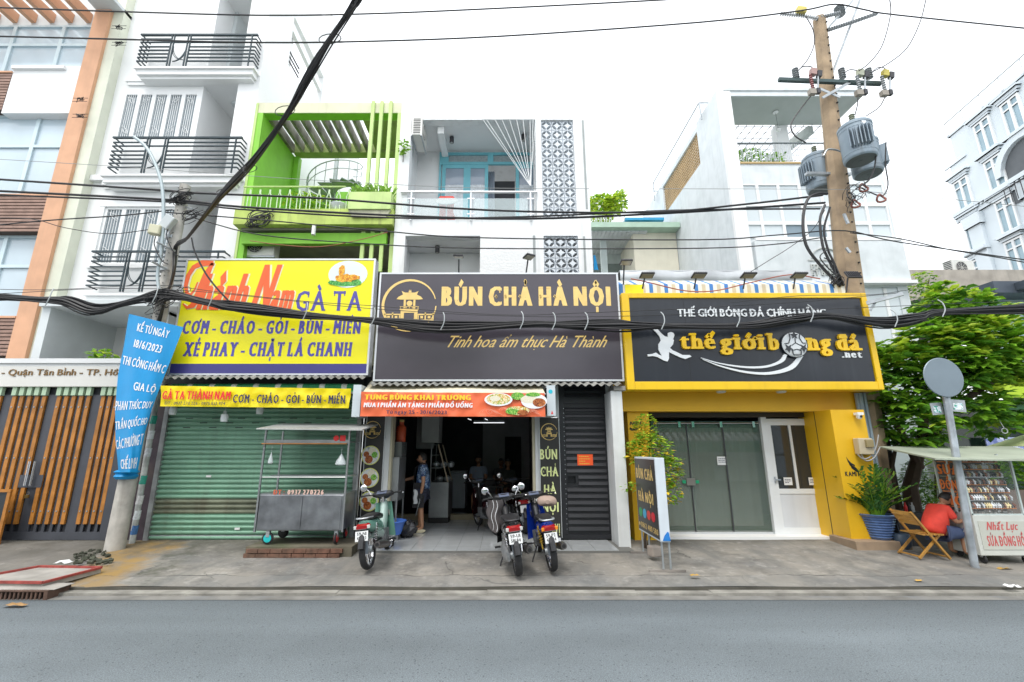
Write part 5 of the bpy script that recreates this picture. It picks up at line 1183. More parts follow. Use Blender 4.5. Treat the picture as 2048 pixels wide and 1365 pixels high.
for q in ([(0, .5), (-.02, .12), (-.35, -.1)], [(-.02, .12), (.36, -.1)], [(-.42, .95), (-.38, .5), (-.55, .1), (-.9, .05)], [(.42, .9), (.36, .5), (.55, .1), (.92, .1)], [(-.35, -.5), (0, -.4), (.35, -.5), (.3, -.85), (-.3, -.85), (-.35, -.5)]): seam(q)
sm_.build('ball_marking', M_blk, sg)
def kpoly(name, pts, m, d=.03, ctr=None):
    mb = MB(); P = [W(a, b, YK2) for a, b in pts]; o_ = P[0]
    mb.prism([(p.x-o_.x, p.z-o_.z) for p in P], (o_.x, YK2, o_.z), (1, 0, 0), (0, 0, 1), (0, -1, 0), d); return mb.build(name, m, sg)
def swoosh(top, bot):
    mb = MB(); T = smooth([W(a, b, YK2) for a, b in top]); B = smooth([W(a, b, YK2) for a, b in bot])
    for i in range(len(T)-1):
        q = [T[i], T[i+1], B[i+1], B[i]]; mb.add([p-V(0, .03, 0) for p in q]+q, [(0, 1, 2, 3), (0, 4, 5, 1), (3, 2, 6, 7)])
    return mb.build('swoosh', M_lw, sg)
swoosh([(1400, 716), (1440, 727), (1490, 733.5), (1530, 732), (1557, 722), (1567, 709)], [(1400, 717), (1440, 729), (1490, 737), (1532, 736), (1564, 725), (1573, 711)])
swoosh([(1404, 719), (1440, 732), (1490, 743), (1535, 745), (1575, 734), (1595, 714)], [(1404, 720), (1440, 734.5), (1490, 747), (1540, 750), (1584, 739), (1605, 713)])
# leaping player silhouette
kpoly('player', [(1305, 656), (1312, 657), (1321, 667), (1329, 674), (1337, 675), (1347, 681), (1345, 690), (1339, 697), (1345, 702), (1352, 705), (1364, 711), (1378, 711), (1382, 714), (1370, 719), (1360, 716), (1349, 711), (1337, 705), (1337, 718), (1334, 724), (1327, 722), (1314, 715), (1305, 713), (1295, 714), (1294, 710), (1303, 709), (1311, 706), (1316, 710), (1323, 713), (1316, 700), (1316, 690), (1321, 682), (1318, 674), (1311, 665), (1304, 659)], M_lw)
kpoly('player', [(1335, 673), (1335, 667), (1341, 665), (1346, 667), (1348, 671), (1346, 678), (1341, 680), (1337, 677)], M_lw, .028)
# fascia and piers
zfb = Z(823, 9.25)
Mye2 = mat('yellow_wall', (.72, .42, .01), .5, var=.06, scale=1.5)
MB().box(kx0+.02, kx1-.05, 9.25, 9.5, zfb, 4.6).build('fascia', Mye2, ks)
MB().box(kx0+.02, kx1-.05, YK+.351, 9.249, kz0+.02, kz0+.06).build('soffit', Mye2, ks)
for x_, t in ((X(1442, 781, 8.95), 'left'), (X(1562, 781, 8.95), 'right')):
    lo = thing('ceiling_lamp', 'small white oval lamp under the football sign, %s one of the pair' % t, 'lamp', (x_, 8.95, kz0-.02)); MB().lathe([(.07, -.03), (.09, -.01), (.09, .019)], (x_, 8.95, kz0), n=18).build('lamp', M_wgrey, lo, smooth=True)
def slabx(pa, pb, Y0, Y1, m_, nm, z1_=None, par=None, zb=.15): return MB().box(X(pa, 950, Y0), X(pb, 950, Y0), Y0, Y1, zb, z1_ if z1_ else zfb).build(nm, m_, par or ks)
slabx(1262, 1306, 9.35, 9.9, Mye2, 'pier')
MB().box(kx0+.02, X(1305, 950, 9.35), 9.51, 9.9, zfb+.001, 4.5).build('side_infill', Mye2, ks)
px_a, px_b = X(1682, 950, 8.86), X(1742, 900, 8.86)
MB().box(px_a, px_b, 8.86, 9.85, .15, zfb-.001).build('pier', Mye2, ks)
MB().box(px_a-.004, px_a-.0005, 9.33, 9.345, .2, zfb-.002).build('pier_joint', M_black, ks)
# roof slab, walls behind
MB().box(kx0+.02, kx1-.05, 9.5, 12.9, 4.3, 4.45).build('roof', M_conc, ks)
MB().box(kx0+.02, kx0+.1, 9.9, 13, .1, 4.3).box(kx1-.13, kx1-.05, 9.9, 13, .1, 4.3).box(kx0+.1, kx1-.13, 12.8, 12.9, .1, 4.3).build('room_wall', mat('shop_inner', (.16, .16, .15), .8), ks)
MB().box(kx0+.1, kx1-.13, 9.5, 12.8, .1, .2).build('room_floor', mat('green_mat', (.05, .22, .07), .9), ks)
MB().box(kx0+.1, kx1-.13, 9.9, 12.8, 3.0, 3.05).build('room_ceiling', M_tiled, ks)
YD = 9.75; zd1 = Z(840, YD); zd0 = .24
MB().box(X(1306, 950, YD), X(1671, 950, YD), YD-.1, YD+.2, zd1+.05, zfb-.001).build('dark_header', mat('brown_header', (.05, .042, .032), .6), ks)
MB().box(X(1306, 950, YD), X(1671, 950, YD), YD-.35, YD+.35, .12, zd0-.001).build('threshold', M_whiteclean, ks)
M_gd = mat('grey_blind', (.2, .205, .18), .7, var=.05); 
bl_ = MB(); MB().sheet(lambda u, v: (X(1309, 950, YD)+(X(1530, 950, YD)-X(1309, 950, YD))*u, YD+.28+.01*math.sin(u*60), .34+2.0*v), 50, 1).build('blind', M_gd, ks, fixn=False)
M_shopglass = bpy.data.materials.new('shop_glass'); M_shopglass.use_nodes = True; n_ = M_shopglass.node_tree.nodes
p_ = n_['Principled BSDF']; p_.inputs['Base Color'].default_value = (.2, .26, .22, 1); p_.inputs['Alpha'].default_value = .3; p_.inputs['Roughness'].default_value = .02; p_.inputs['IOR'].default_value = 2.0
gps = [1309, 1381, 1455, 1537]
for i, (a, b) in enumerate(zip(gps[:-1], gps[1:])):
    y_ = YD+.02*(i % 2); 
    MB().box(X(a, 950, YD), X(b, 950, YD)+(.04 if i < 2 else 0), y_, y_+.01, zd0+.03, zd1-.03).build('glass_door', M_shopglass, ks)
for a in (1381, 1455): MB().box(X(a, 950, YD)-.012, X(a, 950, YD)+.012, YD-.012, YD-.001, zd0+.03, zd1-.03).build('door_edge', M_dark, ks)
MB().box(X(1309, 950, YD), X(1530, 950, YD), YD-.04, YD-.015, zd0+.0, zd0+.035).build('bottom_rail', M_alu, ks)
MB().tube([(X(1309, 850, YD), YD-.03, zd1-.07), (X(1530, 850, YD), YD-.03, zd1-.07)], .014, 8).build('sliding_rail', M_chrome, ks)
for px in (1357, 1384, 1440, 1505):
    x_ = X(px, 850, YD); MB().box(x_-.025, x_+.025, YD-.05, YD-.015, zd1-.16, zd1-.04).build('rail_hanger', M_chrome, ks)
c_ = W(1381, 964, YD-.03); MB().box(c_.x-.09, c_.x+.09, YD-.06, YD-.02, c_.z-.07, c_.z+.07).build('lock_box', mat('lock_grey', (.22, .21, .19), .4, .5), ks)
for sx in (-1, 1): MB().box(c_.x+sx*.1-.0 if sx > 0 else c_.x-.17, c_.x+.17 if sx > 0 else c_.x-.1, YD-.05, YD-.02, c_.z-.03, c_.z+.03).build('door_pull', mat('green_handle', (.01, .3, .14), .4), ks)
def notice(px, py, w_, h_, Y, par_label, s_):
    c = W(px, py, Y); o = thing('notice', par_label, 'notice', (c.x, Y, c.z-h_/2)); MB().box(c.x-w_/2, c.x+w_/2, Y-.003, Y, c.z-h_/2, c.z+h_/2).build('sheet', M_paper, o)
    faint_lines(o, c.x-w_*.38, Y-.0035, c.z+h_*.2, s_, h_*.2, M_navyp)
notice(1444, 922, .2, .17, YD-.003, 'white paper notice taped on the glass sliding door', (.15, .13, .15))
# reflections are left to the glass itself; white door
dw = []; M_pvc = mat('white_pvc', (.72, .75, .77), .35, var=.02)
YW = 9.68; wx0, wx1 = X(1537, 950, YW)-.02, X(1661, 950, YW); M_mar = mat('marble_panel', (.62, .65, .69), .25, var=.05, streak=.25, dirt=(.4, .42, .46))
wd_ = MB(); zm0, zm1 = Z(988, YW), Z(978, YW); zt1 = Z(851, YW); xm = X(1587, 910, YW); wh = [(wx0+.2, xm-.025, zm1, zt1), (xm+.025, wx1-.05, zm1, zt1), (wx0+.2, wx1-.05, zd0+.12, zm0)]
wall_with_holes(wd_, wx0+.12, wx1, zd0, Z(838, YW), YW, YW+.05, wh); dr = wd_.build('side_door', M_pvc, ks)
MB().box(wx0, wx0+.115, YW-.01, YW+.08, zd0-.1, Z(832, YW)).build('door_jamb', M_pvc, ks)
MB().box(wx0+.2, wx1-.05, YW+.02, YW+.03, zm1, zt1).build('pane', M_glassdark, dr); MB().box(wx0+.2, wx1-.05, YW+.015, YW+.03, zd0+.12, zm0).build('panel', M_mar, dr)
h_ = W(1559, 960, YW-.03); MB().box(h_.x-.1, h_.x+.02, YW-.05, YW-.03, h_.z-.012, h_.z+.012).box(h_.x-.1, h_.x-.075, YW-.03, YW-.0, h_.z-.06, h_.z+.06).build('handle', M_chrome, dr)
notice(1576, 963, .17, .15, YW-.0, 'white paper notice on the left pane of the white side door', (.12, .13, .09))
notice(1626, 963, .17, .15, YW-.0, 'white paper notice on the right pane of the white side door', (.12, .1, .12))
# painted wordmarks on the yellow piers
c_ = W(1258, 851, 9.35); text('lettering', 'NIKE', M_blk, ks, (X(1259, 851, 9.35), 9.35, c_.z), X(1284, 851, 9.35)-X(1259, 851, 9.35), .075, bold=.16, shear=.25)
def pmark(pts, Y, par, m_): 
    P = [W(a, b, Y) for a, b in pts]; MB().prism([(p.x-P[0].x, p.z-P[0].z) for p in P], (P[0].x, Y, P[0].z), (1, 0, 0), (0, 0, 1), (0, -1, 0), .004).build('painted_mark', m_, par)
pmark([(1260, 855), (1259, 859), (1263, 862), (1270, 861), (1284, 855), (1271, 858), (1265, 858)], 9.35, ks, M_blk)
Yp = 8.86
for dx, dy in ((0, 0), (3, 6), (7, 12)): pmark([(1692+dx, 914+dy), (1696+dx, 920+dy), (1702+dx, 926+dy), (1709+dx, 930+dy), (1710+dx, 934+dy), (1703+dx, 930+dy), (1696+dx, 925+dy)], Yp, ks, M_blk)
c_ = W(1691, 953, Yp); text('lettering', 'KAMITO', M_blk, ks, (c_.x, Yp, c_.z), X(1728, 953, Yp)-c_.x, .085, bold=.14)
# floodlights
def floodlight(label, px, py, Y, z0, arm_dx=0, tilt=-35, w_=.26, yaw=0):
    c = W(px, py, Y); o = thing('floodlight', label, 'lamp', (c.x+arm_dx, c.y+.12, z0))
    MB().tube([(c.x+arm_dx, c.y+.12, z0), (c.x+arm_dx*.3, c.y+.1, c.z-.03)], .016, 6).build('arm', M_dark, o)
    R = Matrix.Rotation(rad(yaw), 3, 'Z') @ Matrix.Rotation(rad(tilt), 3, 'X')
    MB().obox(c, (w_, .19, .035), R).build('housing', M_dark, o, bevel=.006)
    MB().obox(c+R @ V(0, 0, -.02), (w_*.86, .15, .006), R).build('lens', mat('flood_lens', (.4, .38, .3), .15), o)
    fb = MB()
    for k in range(7): fb.obox(c+R @ V(-w_*.4+k*w_*.133, 0, .026), (.008, .15, .016), R)
    fb.build('fins', M_dark, o); return o
for i, (px, t) in enumerate(((1294, 'first'), (1398, 'second'), (1497, 'third'), (1598, 'fourth'))):
    floodlight('%s floodlight from the left above the black football sign' % t, px, 551, 8.35, kz1, arm_dx=-.07, tilt=-12)
floodlight('square floodlight at the foot of the big concrete utility pole, above the football sign', 1706, 550, 8.6, kz1-.03, arm_dx=-.12, tilt=60, w_=.28)
floodlight('black floodlight on a stalk above the noodle shop sign, left of its centre', 917, 513, 8.7, dz1-.02, arm_dx=.0, tilt=10, w_=.2)
floodlight('black floodlight on a stalk above the noodle shop sign, near its right end', 1058, 514, 8.7, dz1-.02, arm_dx=-.06, tilt=-10, w_=.2, yaw=30)
floodlight('small floodlight on a wire bracket at the right corner of the noodle shop sign', 1252, 525, 8.7, dz1-.25, arm_dx=-.05, tilt=-10, w_=.24)
# striped awning strip and steel gutter canopy behind the football sign
st_ = thing('striped_awning', 'strip of blue and white striped awning along the top of the football sign', 'awning', (4.5, 8.95, kz1-.1))
x0, x1 = kx0+.03, X(1690, 578, 8.95); n_ = 60
for k in (0, 1, 2):
    for i in range(n_):
        mb = MB(); kk = (0, 1, 2, 1)[i % 4]
        if kk == k: a, b = x0+(x1-x0)*i/n_, x0+(x1-x0)*(i+1)/n_; mb.box(a, b, 8.95, 8.97, kz1-.1, Z(569, 8.95)).quad((a, 8.95, Z(569, 8.95)), (b, 8.95, Z(569, 8.95)), (b, 9.4, Z(569, 8.95)+.25), (a, 9.4, Z(569, 8.95)+.25)); mb.build('stripe', (mat('awning_blue', (.05, .2, .55), .6), mat('awning_offwhite', (.7, .72, .7), .6), mat('awning_beige', (.55, .5, .38), .6))[k], st_)
MB().box(x0+.12, x0+.5, 8.94, 8.948, kz1-.05, Z(570, 8.95)).build('yellow_label', M_sy, st_)
text('lettering', 'THANH THANH', M_navyp, st_, (x0+.14, 8.94, kz1-.02), .34, .035, bold=.12)
cn = thing('steel_canopy', 'long dented stainless steel canopy gutter behind the striped awning', 'canopy', (4.4, 9.6, 5.3))
cx0, cx1 = X(1240, 550, 9.7), X(1622, 550, 9.7); cz0, cz1 = Z(561, 9.7), Z(541, 9.7)
MB().sheet(lambda u, v: (cx0+(cx1-cx0)*u, 9.7-.02*math.sin(v*3.14)+.015*math.sin(u*25), cz0+(cz1-cz0)*v), 50, 8).build('gutter', mat('dented_steel', (.55, .57, .58), .35, .6, var=.25, scale=1.4), cn, smooth=True, fixn=False)
MB().box(cx0, cx1, 9.7, 13.0, cz1-.02, cz1).box(cx0, cx1, 9.66, 12.5, cz0-.08, cz0-.02).build('top_sheet', MC['dented_steel'], cn)
# ================================================================== white corner building behind the football shop
def ray(px, py):
    a, b = (px-CX)/F, -(py-CY)/F; return V(a, math.cos(TH)-b*math.sin(TH), math.sin(TH)+b*math.cos(TH))
def RP(px, py, p0, n):
    d = ray(px, py); o = V(0, 0, H); t = (Vector(p0)-o).dot(Vector(n))/d.dot(Vector(n)); return o+d*t
Y5 = 13.0; x5a, x5b = 7.26, 12.32; z5 = lambda py: Z(py, Y5); x5 = lambda px, py: X(px, py, Y5)
b5 = thing('white_bakery_building', 'white four storey building with a roof terrace and side lattice behind the football shop', 'building', (9.8, Y5, 0))
zr5 = 13.75; zt5 = z5(327); M_w5 = mat('white_render', (.66, .7, .72), .7, var=.05, streak=.35, stains=.35, dirt=(.42, .47, .48))
ly0, ly1, lz0, lz1 = 14.6, 18.3, 12.05, 13.4
sw = MB()
for (ya, yb, za, zb_) in ((Y5, ly0, 0, zr5), (ly0, ly1, 0, lz0), (ly0, ly1, lz1, zr5-.15), (ly1, 21.2, 0, zr5-.15)): sw.box(x5a, x5a+.2, ya, yb, za, zb_)
sw.build('side_wall', M_w5, b5)
lt = MB()
for i in range(28):
    y_ = ly0+(ly1-ly0)*i/27; lt.box(x5a+.08, x5a+.13, y_-.014, y_+.014, lz0, lz1)
for i in range(12):
    z_ = lz0+(lz1-lz0)*i/11; lt.box(x5a+.06, x5a+.079, ly0, ly1, z_-.014, z_+.014)
lt.build('lattice', mat('tan_lattice', (.5, .36, .2), .7, var=.15), b5)
MB().box(x5a+.05, x5a+.2, ly0+.0, ly0+.1, lz0, lz1).build('lattice_frame', MC['tan_lattice'], b5)
MB().tube([(x5a-.15, 13.9, zr5+.3), (x5a-.15, 19, zr5+.3), (x5a-.15, 19, zr5-.6)], .03, 6).tube([(x5a-.15, 13.9, zr5+.3), (x5a+.6, 13.9, zr5+.3)], .03, 6).tube([(x5a-.15, 13.9, zr5+.3), (x5a-.12, 13.9, zr5-.4)], .03, 6).tube([(x5a-.15, 19, zr5-.1), (x5a+.1, 19, zr5-.1)], .03, 6).build('roof_pipe', M_galv, b5)
# roof slab over the terrace, two steps of fascia
MB().box(x5a+.2, 12.15, Y5-.1, 14.3, zr5-.3, zr5-.12).box(x5a+.2, 12.2, Y5-.14, 14.3, zr5-.11, zr5).build('roof', M_w5, b5)
MB().box(x5a+.21, 12.13, Y5-.08, 14.29, zr5-.32, zr5-.301).build('soffit', mat('grey_soffit', (.42, .46, .44), .7, var=.04), b5)
MB().box(x5a, x5a+.42, Y5-.12, Y5-.001, 0, zr5+.02).build('corner_pier', M_whiteclean, b5)
gb = MB()
for i in range(15): gb.box(x5a+.2+i*.3, x5a+.22+i*.3, 14.3, 19, zr5-.33, zr5-.31)
for i in range(14): gb.box(x5a+.2, 12.1, 14.4+i*.33, 14.42+i*.33, zr5-.309, zr5-.29)
gb.build('trellis', mat('dark_wire', (.22, .23, .23), .5), b5)
MB().box(x5(1612, 290), x5(1638, 290), 14.3, 14.6, zt5, zr5-.3).build('terrace_column', M_whiteclean, b5)
MB().beam((x5(1560, 290)+1, 19, zr5-.5), (x5(1690, 290), 14.3, zr5-.5), .2, .3).build('terrace_beam', MC['grey_soffit'], b5)
MB().box(x5a+.2, x5b, 15.5, 15.7, zt5, zt5+.9).box(x5a+.2, x5b, Y5+.2, 15.5, zt5-.2, zt5).build('terrace_slab', M_w5, b5)
rz_ = z5(286); MB().box(x5a+.42, 12.2, Y5-.02, Y5+.03, rz_-.03, rz_).build('handrail', mat('dark_rail', (.1, .13, .14), .5), b5)
bm = MB().tube([(0, 0, 0), (0, 0, rz_-zt5-.06), (.1, 0, rz_-zt5-.06), (.1, 0, .08), (.0, 0, .08)], .012, 4).mesh('baluster', M_galv)
for i in range(31): piece('baluster', bm, b5, (x5a+.48+i*.15, Y5, zt5+.02))
MB().box(x5a+.42, 12.2, Y5-.04, Y5+.0, zt5-.03, zt5+.03).build('terrace_edge', mat('tan_edge', (.5, .36, .18), .7), b5)
leafy('terrace_plants', 'green shrubs behind the terrace railing of the white bakery building', 'plant', (8.6, 14.5, zt5), [(W(1500, 312, 14), (.5, .3, .25)), (W(1545, 318, 14), (.4, .3, .2)), (W(1490, 318, 14.2), (.4, .2, .2)), (W(1640, 318, 14.2), (.3, .2, .15))], 420, .13, [M_leaf1, M_leaf3], [((8.6, 14.5, zt5), (8.6, 14.4, zt5+.4))] and [([V(8.6, 14.5, zt5), V(8.65, 14.4, zt5+.4)], .03)], seed=5)
pl_ = W(1551, 225, 13.6); po = thing('pendant_lamp', 'small hanging lamp under the terrace roof of the white bakery building', 'lamp', pl_); MB().tube([pl_, (pl_.x, pl_.y, Z(258, 13.6))], .006, 4).build('cord', M_dark, po)
MB().lathe([(.02, -.12), (.09, -.06), (.03, .0)], (pl_.x, pl_.y, Z(258, 13.6)), n=10).lathe([(.09, -.02), (.09, .0)], pl_, n=10).build('shade', M_whiteclean, po)
# front wall with window band
zb0, zb1 = z5(477), z5(370); fwl = MB(); bx0, bx1 = x5(1478, 420)-.02, x5b-.1
wall_with_holes(fwl, x5a+.42, x5b, 0, zt5, Y5, Y5+.2, [(bx0, bx1, zb0, zb1), (x5(1500, 620), x5b-.3, 2.5, z5(575))]); fwl.build('front_wall', M_w5, b5)
MB().box(x5b-.2, x5b, Y5+.2, 20, 0, zt5).build('side_wall', M_w5, b5)
cols = 7; cw_ = (bx1-bx0)/cols; rows = [(zb0, z5(449)), (z5(446), z5(412)), (z5(409), zb1)]
wf = MB(); holes = [(bx0+i*cw_+.05, bx0+(i+1)*cw_-.04, a+.03, b-.03) for i in range(cols) for a, b in rows]
wall_with_holes(wf, bx0, bx1, zb0, zb1, Y5-.03, Y5+.05, holes); wf = wf.build('window_band', M_whiteclean, b5)
M_milk = mat('milky_glass', (.6, .66, .69), .12, var=.04, scale=.5); M_milk2 = mat('grey_blue_pane', (.2, .27, .32), .1, var=.1)
for k, h in enumerate(holes): MB().box(h[0], h[1], Y5+.01, Y5+.02, h[2], h[3]).build('pane', M_milk2 if k in (6, 9) else M_milk, wf)
MB().box(x5a+.6, x5b+.05, Y5-.12, Y5-.001, zb0-.12, zb0-.03).build('ledge', M_whiteclean, b5)
MB().box(x5(1508, 520), x5b+.04, Y5-.14, Y5-.002, z5(566), zb0-.16).build('sign_wall', M_w5, b5)
MB().box(x5(1500, 565), x5b+.12, Y5-.25, Y5-.001, z5(572), z5(566)-.002).build('cornice', M_whiteclean, b5)
# raised wordmark with a dome outline
M_rl = mat('grey_raised_letters', (.5, .52, .5), .5)
def bt(s, pa, pyb, h, l): a = W(pa, pyb, Y5-.14); text('lettering', s, M_rl, b5, a, l, h, bold=.12, ext=.04)
bt('PÂTISSERIE', 1621, 540, .17, 1.35); bt('ET BOULANGE', 1622, 552, .17, 1.45)
c_ = W(1650, 512, Y5-.14); MB().tube([c_+V(.42*math.cos(t*.2618), -.02, .35*math.sin(t*.2618)-.1) for t in range(13)], .025, 5).box(c_.x-.55, c_.x+.55, Y5-.17, Y5-.141, c_.z-.17, c_.z-.13).box(c_.x-.45, c_.x+.6, Y5-.17, Y5-.141, c_.z-.32, c_.z-.29).box(c_.x-.4, c_.x+.7, Y5-.17, Y5-.141, c_.z-.98, c_.z-.95).build('emblem', M_rl, b5)
# lower glazing seen to the right of the football sign
lw_ = MB(); xa_, xb_ = x5(1735, 620)-.1, x5b-.3; za_, zb_ = 2.6, z5(576); hs = [(xa_+i*.75+.05, xa_+i*.75+.7, za_+j*1.45+.05, za_+j*1.45+1.4) for i in range(2) for j in range(3)]
wall_with_holes(lw_, xa_, xb_, za_, zb_-.02, Y5+.0, Y5+.08, hs); lw_ = lw_.build('window', M_whiteclean, b5)
for h in hs: MB().box(h[0], h[1], Y5+.03, Y5+.04, h[2], h[3]).build('pane', M_milk, lw_)
MB().box(x5a+.3, xa_-.001, Y5+.01, Y5+.05, 2.5, z5(575)).build('pane', M_milk, lw_)

# ================================================================== low annex and vine between the white houses
Ya = 17.3; an = thing('annex_house', 'low cream annex with a pale green eave and open window between two white buildings', 'house', (5.6, Ya, 0))
xa0, xa1 = X(1180, 500, Ya), x5a-.02; zs = lambda py: Z(py, Ya)
MB().box(X(1268, 500, Ya), xa1, Ya, Ya+3, 0, zs(466)).build('wall', mat('cream_wall', (.66, .63, .52), .8, var=.06, streak=.2, dirt=(.45, .4, .3)), an)
MB().box(xa0, xa1, Ya-.5, Ya+.1, zs(466), zs(456)).build('eave', mat('pale_green_trim', (.38, .52, .42), .6), an)
MB().box(xa0, X(1268, 500, Ya)-.0, Ya+2, Ya+2.1, 0, zs(466)).box(X(1210, 520, Ya), X(1222, 520, Ya), Ya+.6, Ya+.8, 0, zs(466)).build('inner_wall', mat('pale_inner', (.5, .56, .55), .8), an)
MB().box(xa0, X(1268, 500, Ya), Ya+1.98, Ya+1.99, 0, zs(490)).build('recess_shade', mat('shade_grey', (.2, .24, .23), .8), an)  # grey sheet across the open recess, its colour stands in for the shade
pp = MB()
for i in range(14): pp.box(xa0+i*.17, xa0+i*.17+.15, Ya-.2, Ya+2, zs(466)-.06, zs(466)-.001)
pp.build('ceiling_slats', M_wgrey, an)
wf_ = MB(); wall_with_holes(wf_, 0, .62, 0, 1.2, -.02, .02, [(.06, .56, .06, 1.14)]); wfo = wf_.build('window', M_whiteclean, an); MB().box(.06, .56, -.004, .004, .06, 1.14).build('pane', mat('greenish_glass', (.45, .6, .58), .1), wfo)
wfo.location = V(X(1241, 515, Ya-.3), Ya-.4, zs(540))-worigin(an); wfo.rotation_euler = (0, 0, rad(20))
MB().box(X(1255, 446, Ya), X(1322, 446, Ya), Ya+.3, Ya+2.5, zs(456), zs(438)).build('parapet', MC['cream_wall'], an)
for px in (1263, 1288):
    for dz in (0, .17): MB().box(X(px, 446, Ya), X(px+18, 446, Ya), Ya+.28, Ya+.299, zs(452)+dz, zs(452)+dz+.1).build('vent', M_black, an)
MB().box(X(1252, 437, Ya), X(1330, 437, Ya), Ya+.1, Ya+2.5, zs(438), zs(433)).build('blue_roof', mat('blue_sheet', (.03, .3, .55), .5, var=.1), an)
rb_ = MB()
for i in range(14): rb_.tube([(xa0+.1+i*.1, Ya-.2, zs(456)), (xa0+.1+i*.1+(.06 if i % 2 else 0), Ya-.2, zs(437))], .015, 4)
rb_.box(xa0, xa0+1.5, Ya-.22, Ya-.18, zs(437), zs(436)).build('railing', M_wgrey, an)
leafy('roof_vine', 'bright green vine on a roof railing between the two white houses', 'plant', (X(1205, 440, 17.4), 17.4, zs(456)), [(W(1203, 412, 17.6), (.6, .4, .5)), (W(1230, 408, 17.6), (.5, .3, .4)), (W(1203, 436, 17.5), (.45, .3, .35)), (W(1243, 390, 17.6), (.15, .2, .18))], 1500, .19, [M_leaf2, M_leaf1, M_leaf2], [([V(X(1205, 440, 17.4), 17.4, zs(456)), W(1215, 420, 17.5), W(1240, 388, 17.5)], .03)], seed=6)
cl_ = W(1200, 530, 16.9); tw = thing('hanging_shirt', 'bright blue cloth hanging in the recess beside the white townhouse', 'cloth', (X(1191, 540, 15), 15, Z(540, 15))); MB().sheet(lambda u, v: (X(1187, 520, 15)+.13*u*(1.2-v*.6), 15+.03*math.sin(u*9), Z(540, 15)+.55*v), 6, 6).build('cloth', mat('blue_cloth', (.02, .3, .6), .8), tw, fixn=False)

# ================================================================== far right hotel-like white building
b7 = thing('white_french_building', 'tall white building with moulded window hoods, cornices and an arched balcony at far right', 'building', (21, 16, 0))
P0 = V(22.4, 20, 0); U = V(-.158, -.987, 0).normalized(); N = V(-U.y, U.x, 0)
if N.x > 0: N = -N
def q7(px, py): p = RP(px, py, P0, N); return (p-P0).dot(U), p.z
def bx7(mb, s0, s1, z0, z1, d0, d1):
    a = [P0+U*s+N*d for s in (s0, s1) for d in (d0, d1)]
    return mb.add([(p.x, p.y, z) for z in (z0, z1) for p in a], [(0, 1, 3, 2), (4, 6, 7, 5), (0, 2, 3, 1), (0, 4, 5, 1), (2, 3, 7, 6), (0, 2, 6, 4), (1, 5, 7, 3)])
zc0, zroof, zled = q7(1893, 450)[1], q7(1900, 275)[1], q7(1882, 350)[1]
M_b7 = mat('white_stone_paint', (.66, .72, .76), .7, var=.03, scale=.7)
s_end = 15
body = MB(); bx7(body, 0, s_end, 0, zc0+.0, -8, 0); bx7(body, .0, s_end, zc0, zled, -8, 0); bx7(body, q7(1900, 275)[0], s_end, zled, zroof, -8, 0); body.build('wall', M_b7, b7)
for nm, z_, d_, h_ in (('cornice', zc0, .2, .2), ('cornice', zc0-.3, .1, .28), ('cornice', zled, .05, .08)):
    m = MB(); bx7(m, -.3, s_end if z_ < zled else 1.0, z_, z_+h_, -.0, d_); m.build(nm, M_b7, b7)
dn = MB()
for i in range(60): bx7(dn, .1+i*.22, .22+i*.22, zc0-.1, zc0-.01, .1, .17)
dn.build('dentils', M_b7, b7)
m = MB(); bx7(m, q7(1900, 275)[0]-.1, s_end, zroof+.003, zroof+.12, -.3, .06); m.build('cornice', M_b7, b7)
for s in (.6, 3.4):
    m = MB(); bx7(m, s-.35, s+.35, 0, zc0-.9, 0, .14); bx7(m, s-.45, s+.45, zc0-.9, zc0-.36, 0, .25); m.build('pilaster', M_b7, b7)
M_bpane = mat('blue_pane', (.3, .42, .48), .08, var=.1)
ws_ = [(1929, 388), (1994, 347), (1972, 271), (2029, 230), (1950, 467), (2017, 430), (1970, 547), (2037, 512)]
for px, py in ws_:
    s, z = q7(px, py); w_, h_ = .42, .78; m = MB(); 
    for a, b, c, d in ((s-w_, s-w_+.09, z-h_, z+h_), (s+w_-.09, s+w_, z-h_, z+h_), (s-w_+.09, s+w_-.09, z-h_, z-h_+.09), (s-w_+.09, s+w_-.09, z+h_-.09, z+h_), (s-.06, s+.06, z-h_+.09, z+h_-.09), (s-w_+.09, s-.06, z+.35, z+.42), (s+.06, s+w_-.09, z+.35, z+.42)): bx7(m, a, b, c, d, 0, .08)
    wo = m.build('window', M_whiteclean, b7); m = MB(); bx7(m, s-w_+.09, s+w_-.09, z-h_+.09, z+h_-.09, 0, .03); m.build('pane', M_bpane, wo)
    m = MB(); bx7(m, s-w_-.2, s+w_+.2, z+h_+.25, z+h_+.34, 0, .22); bx7(m, s-w_-.12, s+w_+.12, z+h_+.12, z+h_+.25, 0, .14); bx7(m, s-w_-.05, s+w_+.05, z+h_+.02, z+h_+.15, 0, .12); m.build('hood', M_b7, wo)
    m = MB(); bx7(m, s-w_-.15, s+w_+.15, z-h_-.16, z-h_-.02, 0, .25); m.build('sill', M_b7, wo)
s, z = q7(2066, 335); m = MB(); pts = [(s+1.1*math.cos(t*math.pi/12), z+.3+1.1*math.sin(t*math.pi/12)) for t in range(13)]+[(s-1.1, z-1.1), (s+1.1, z-1.1)]
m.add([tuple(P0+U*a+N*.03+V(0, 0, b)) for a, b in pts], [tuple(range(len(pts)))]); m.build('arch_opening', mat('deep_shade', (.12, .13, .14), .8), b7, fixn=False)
m = MB()
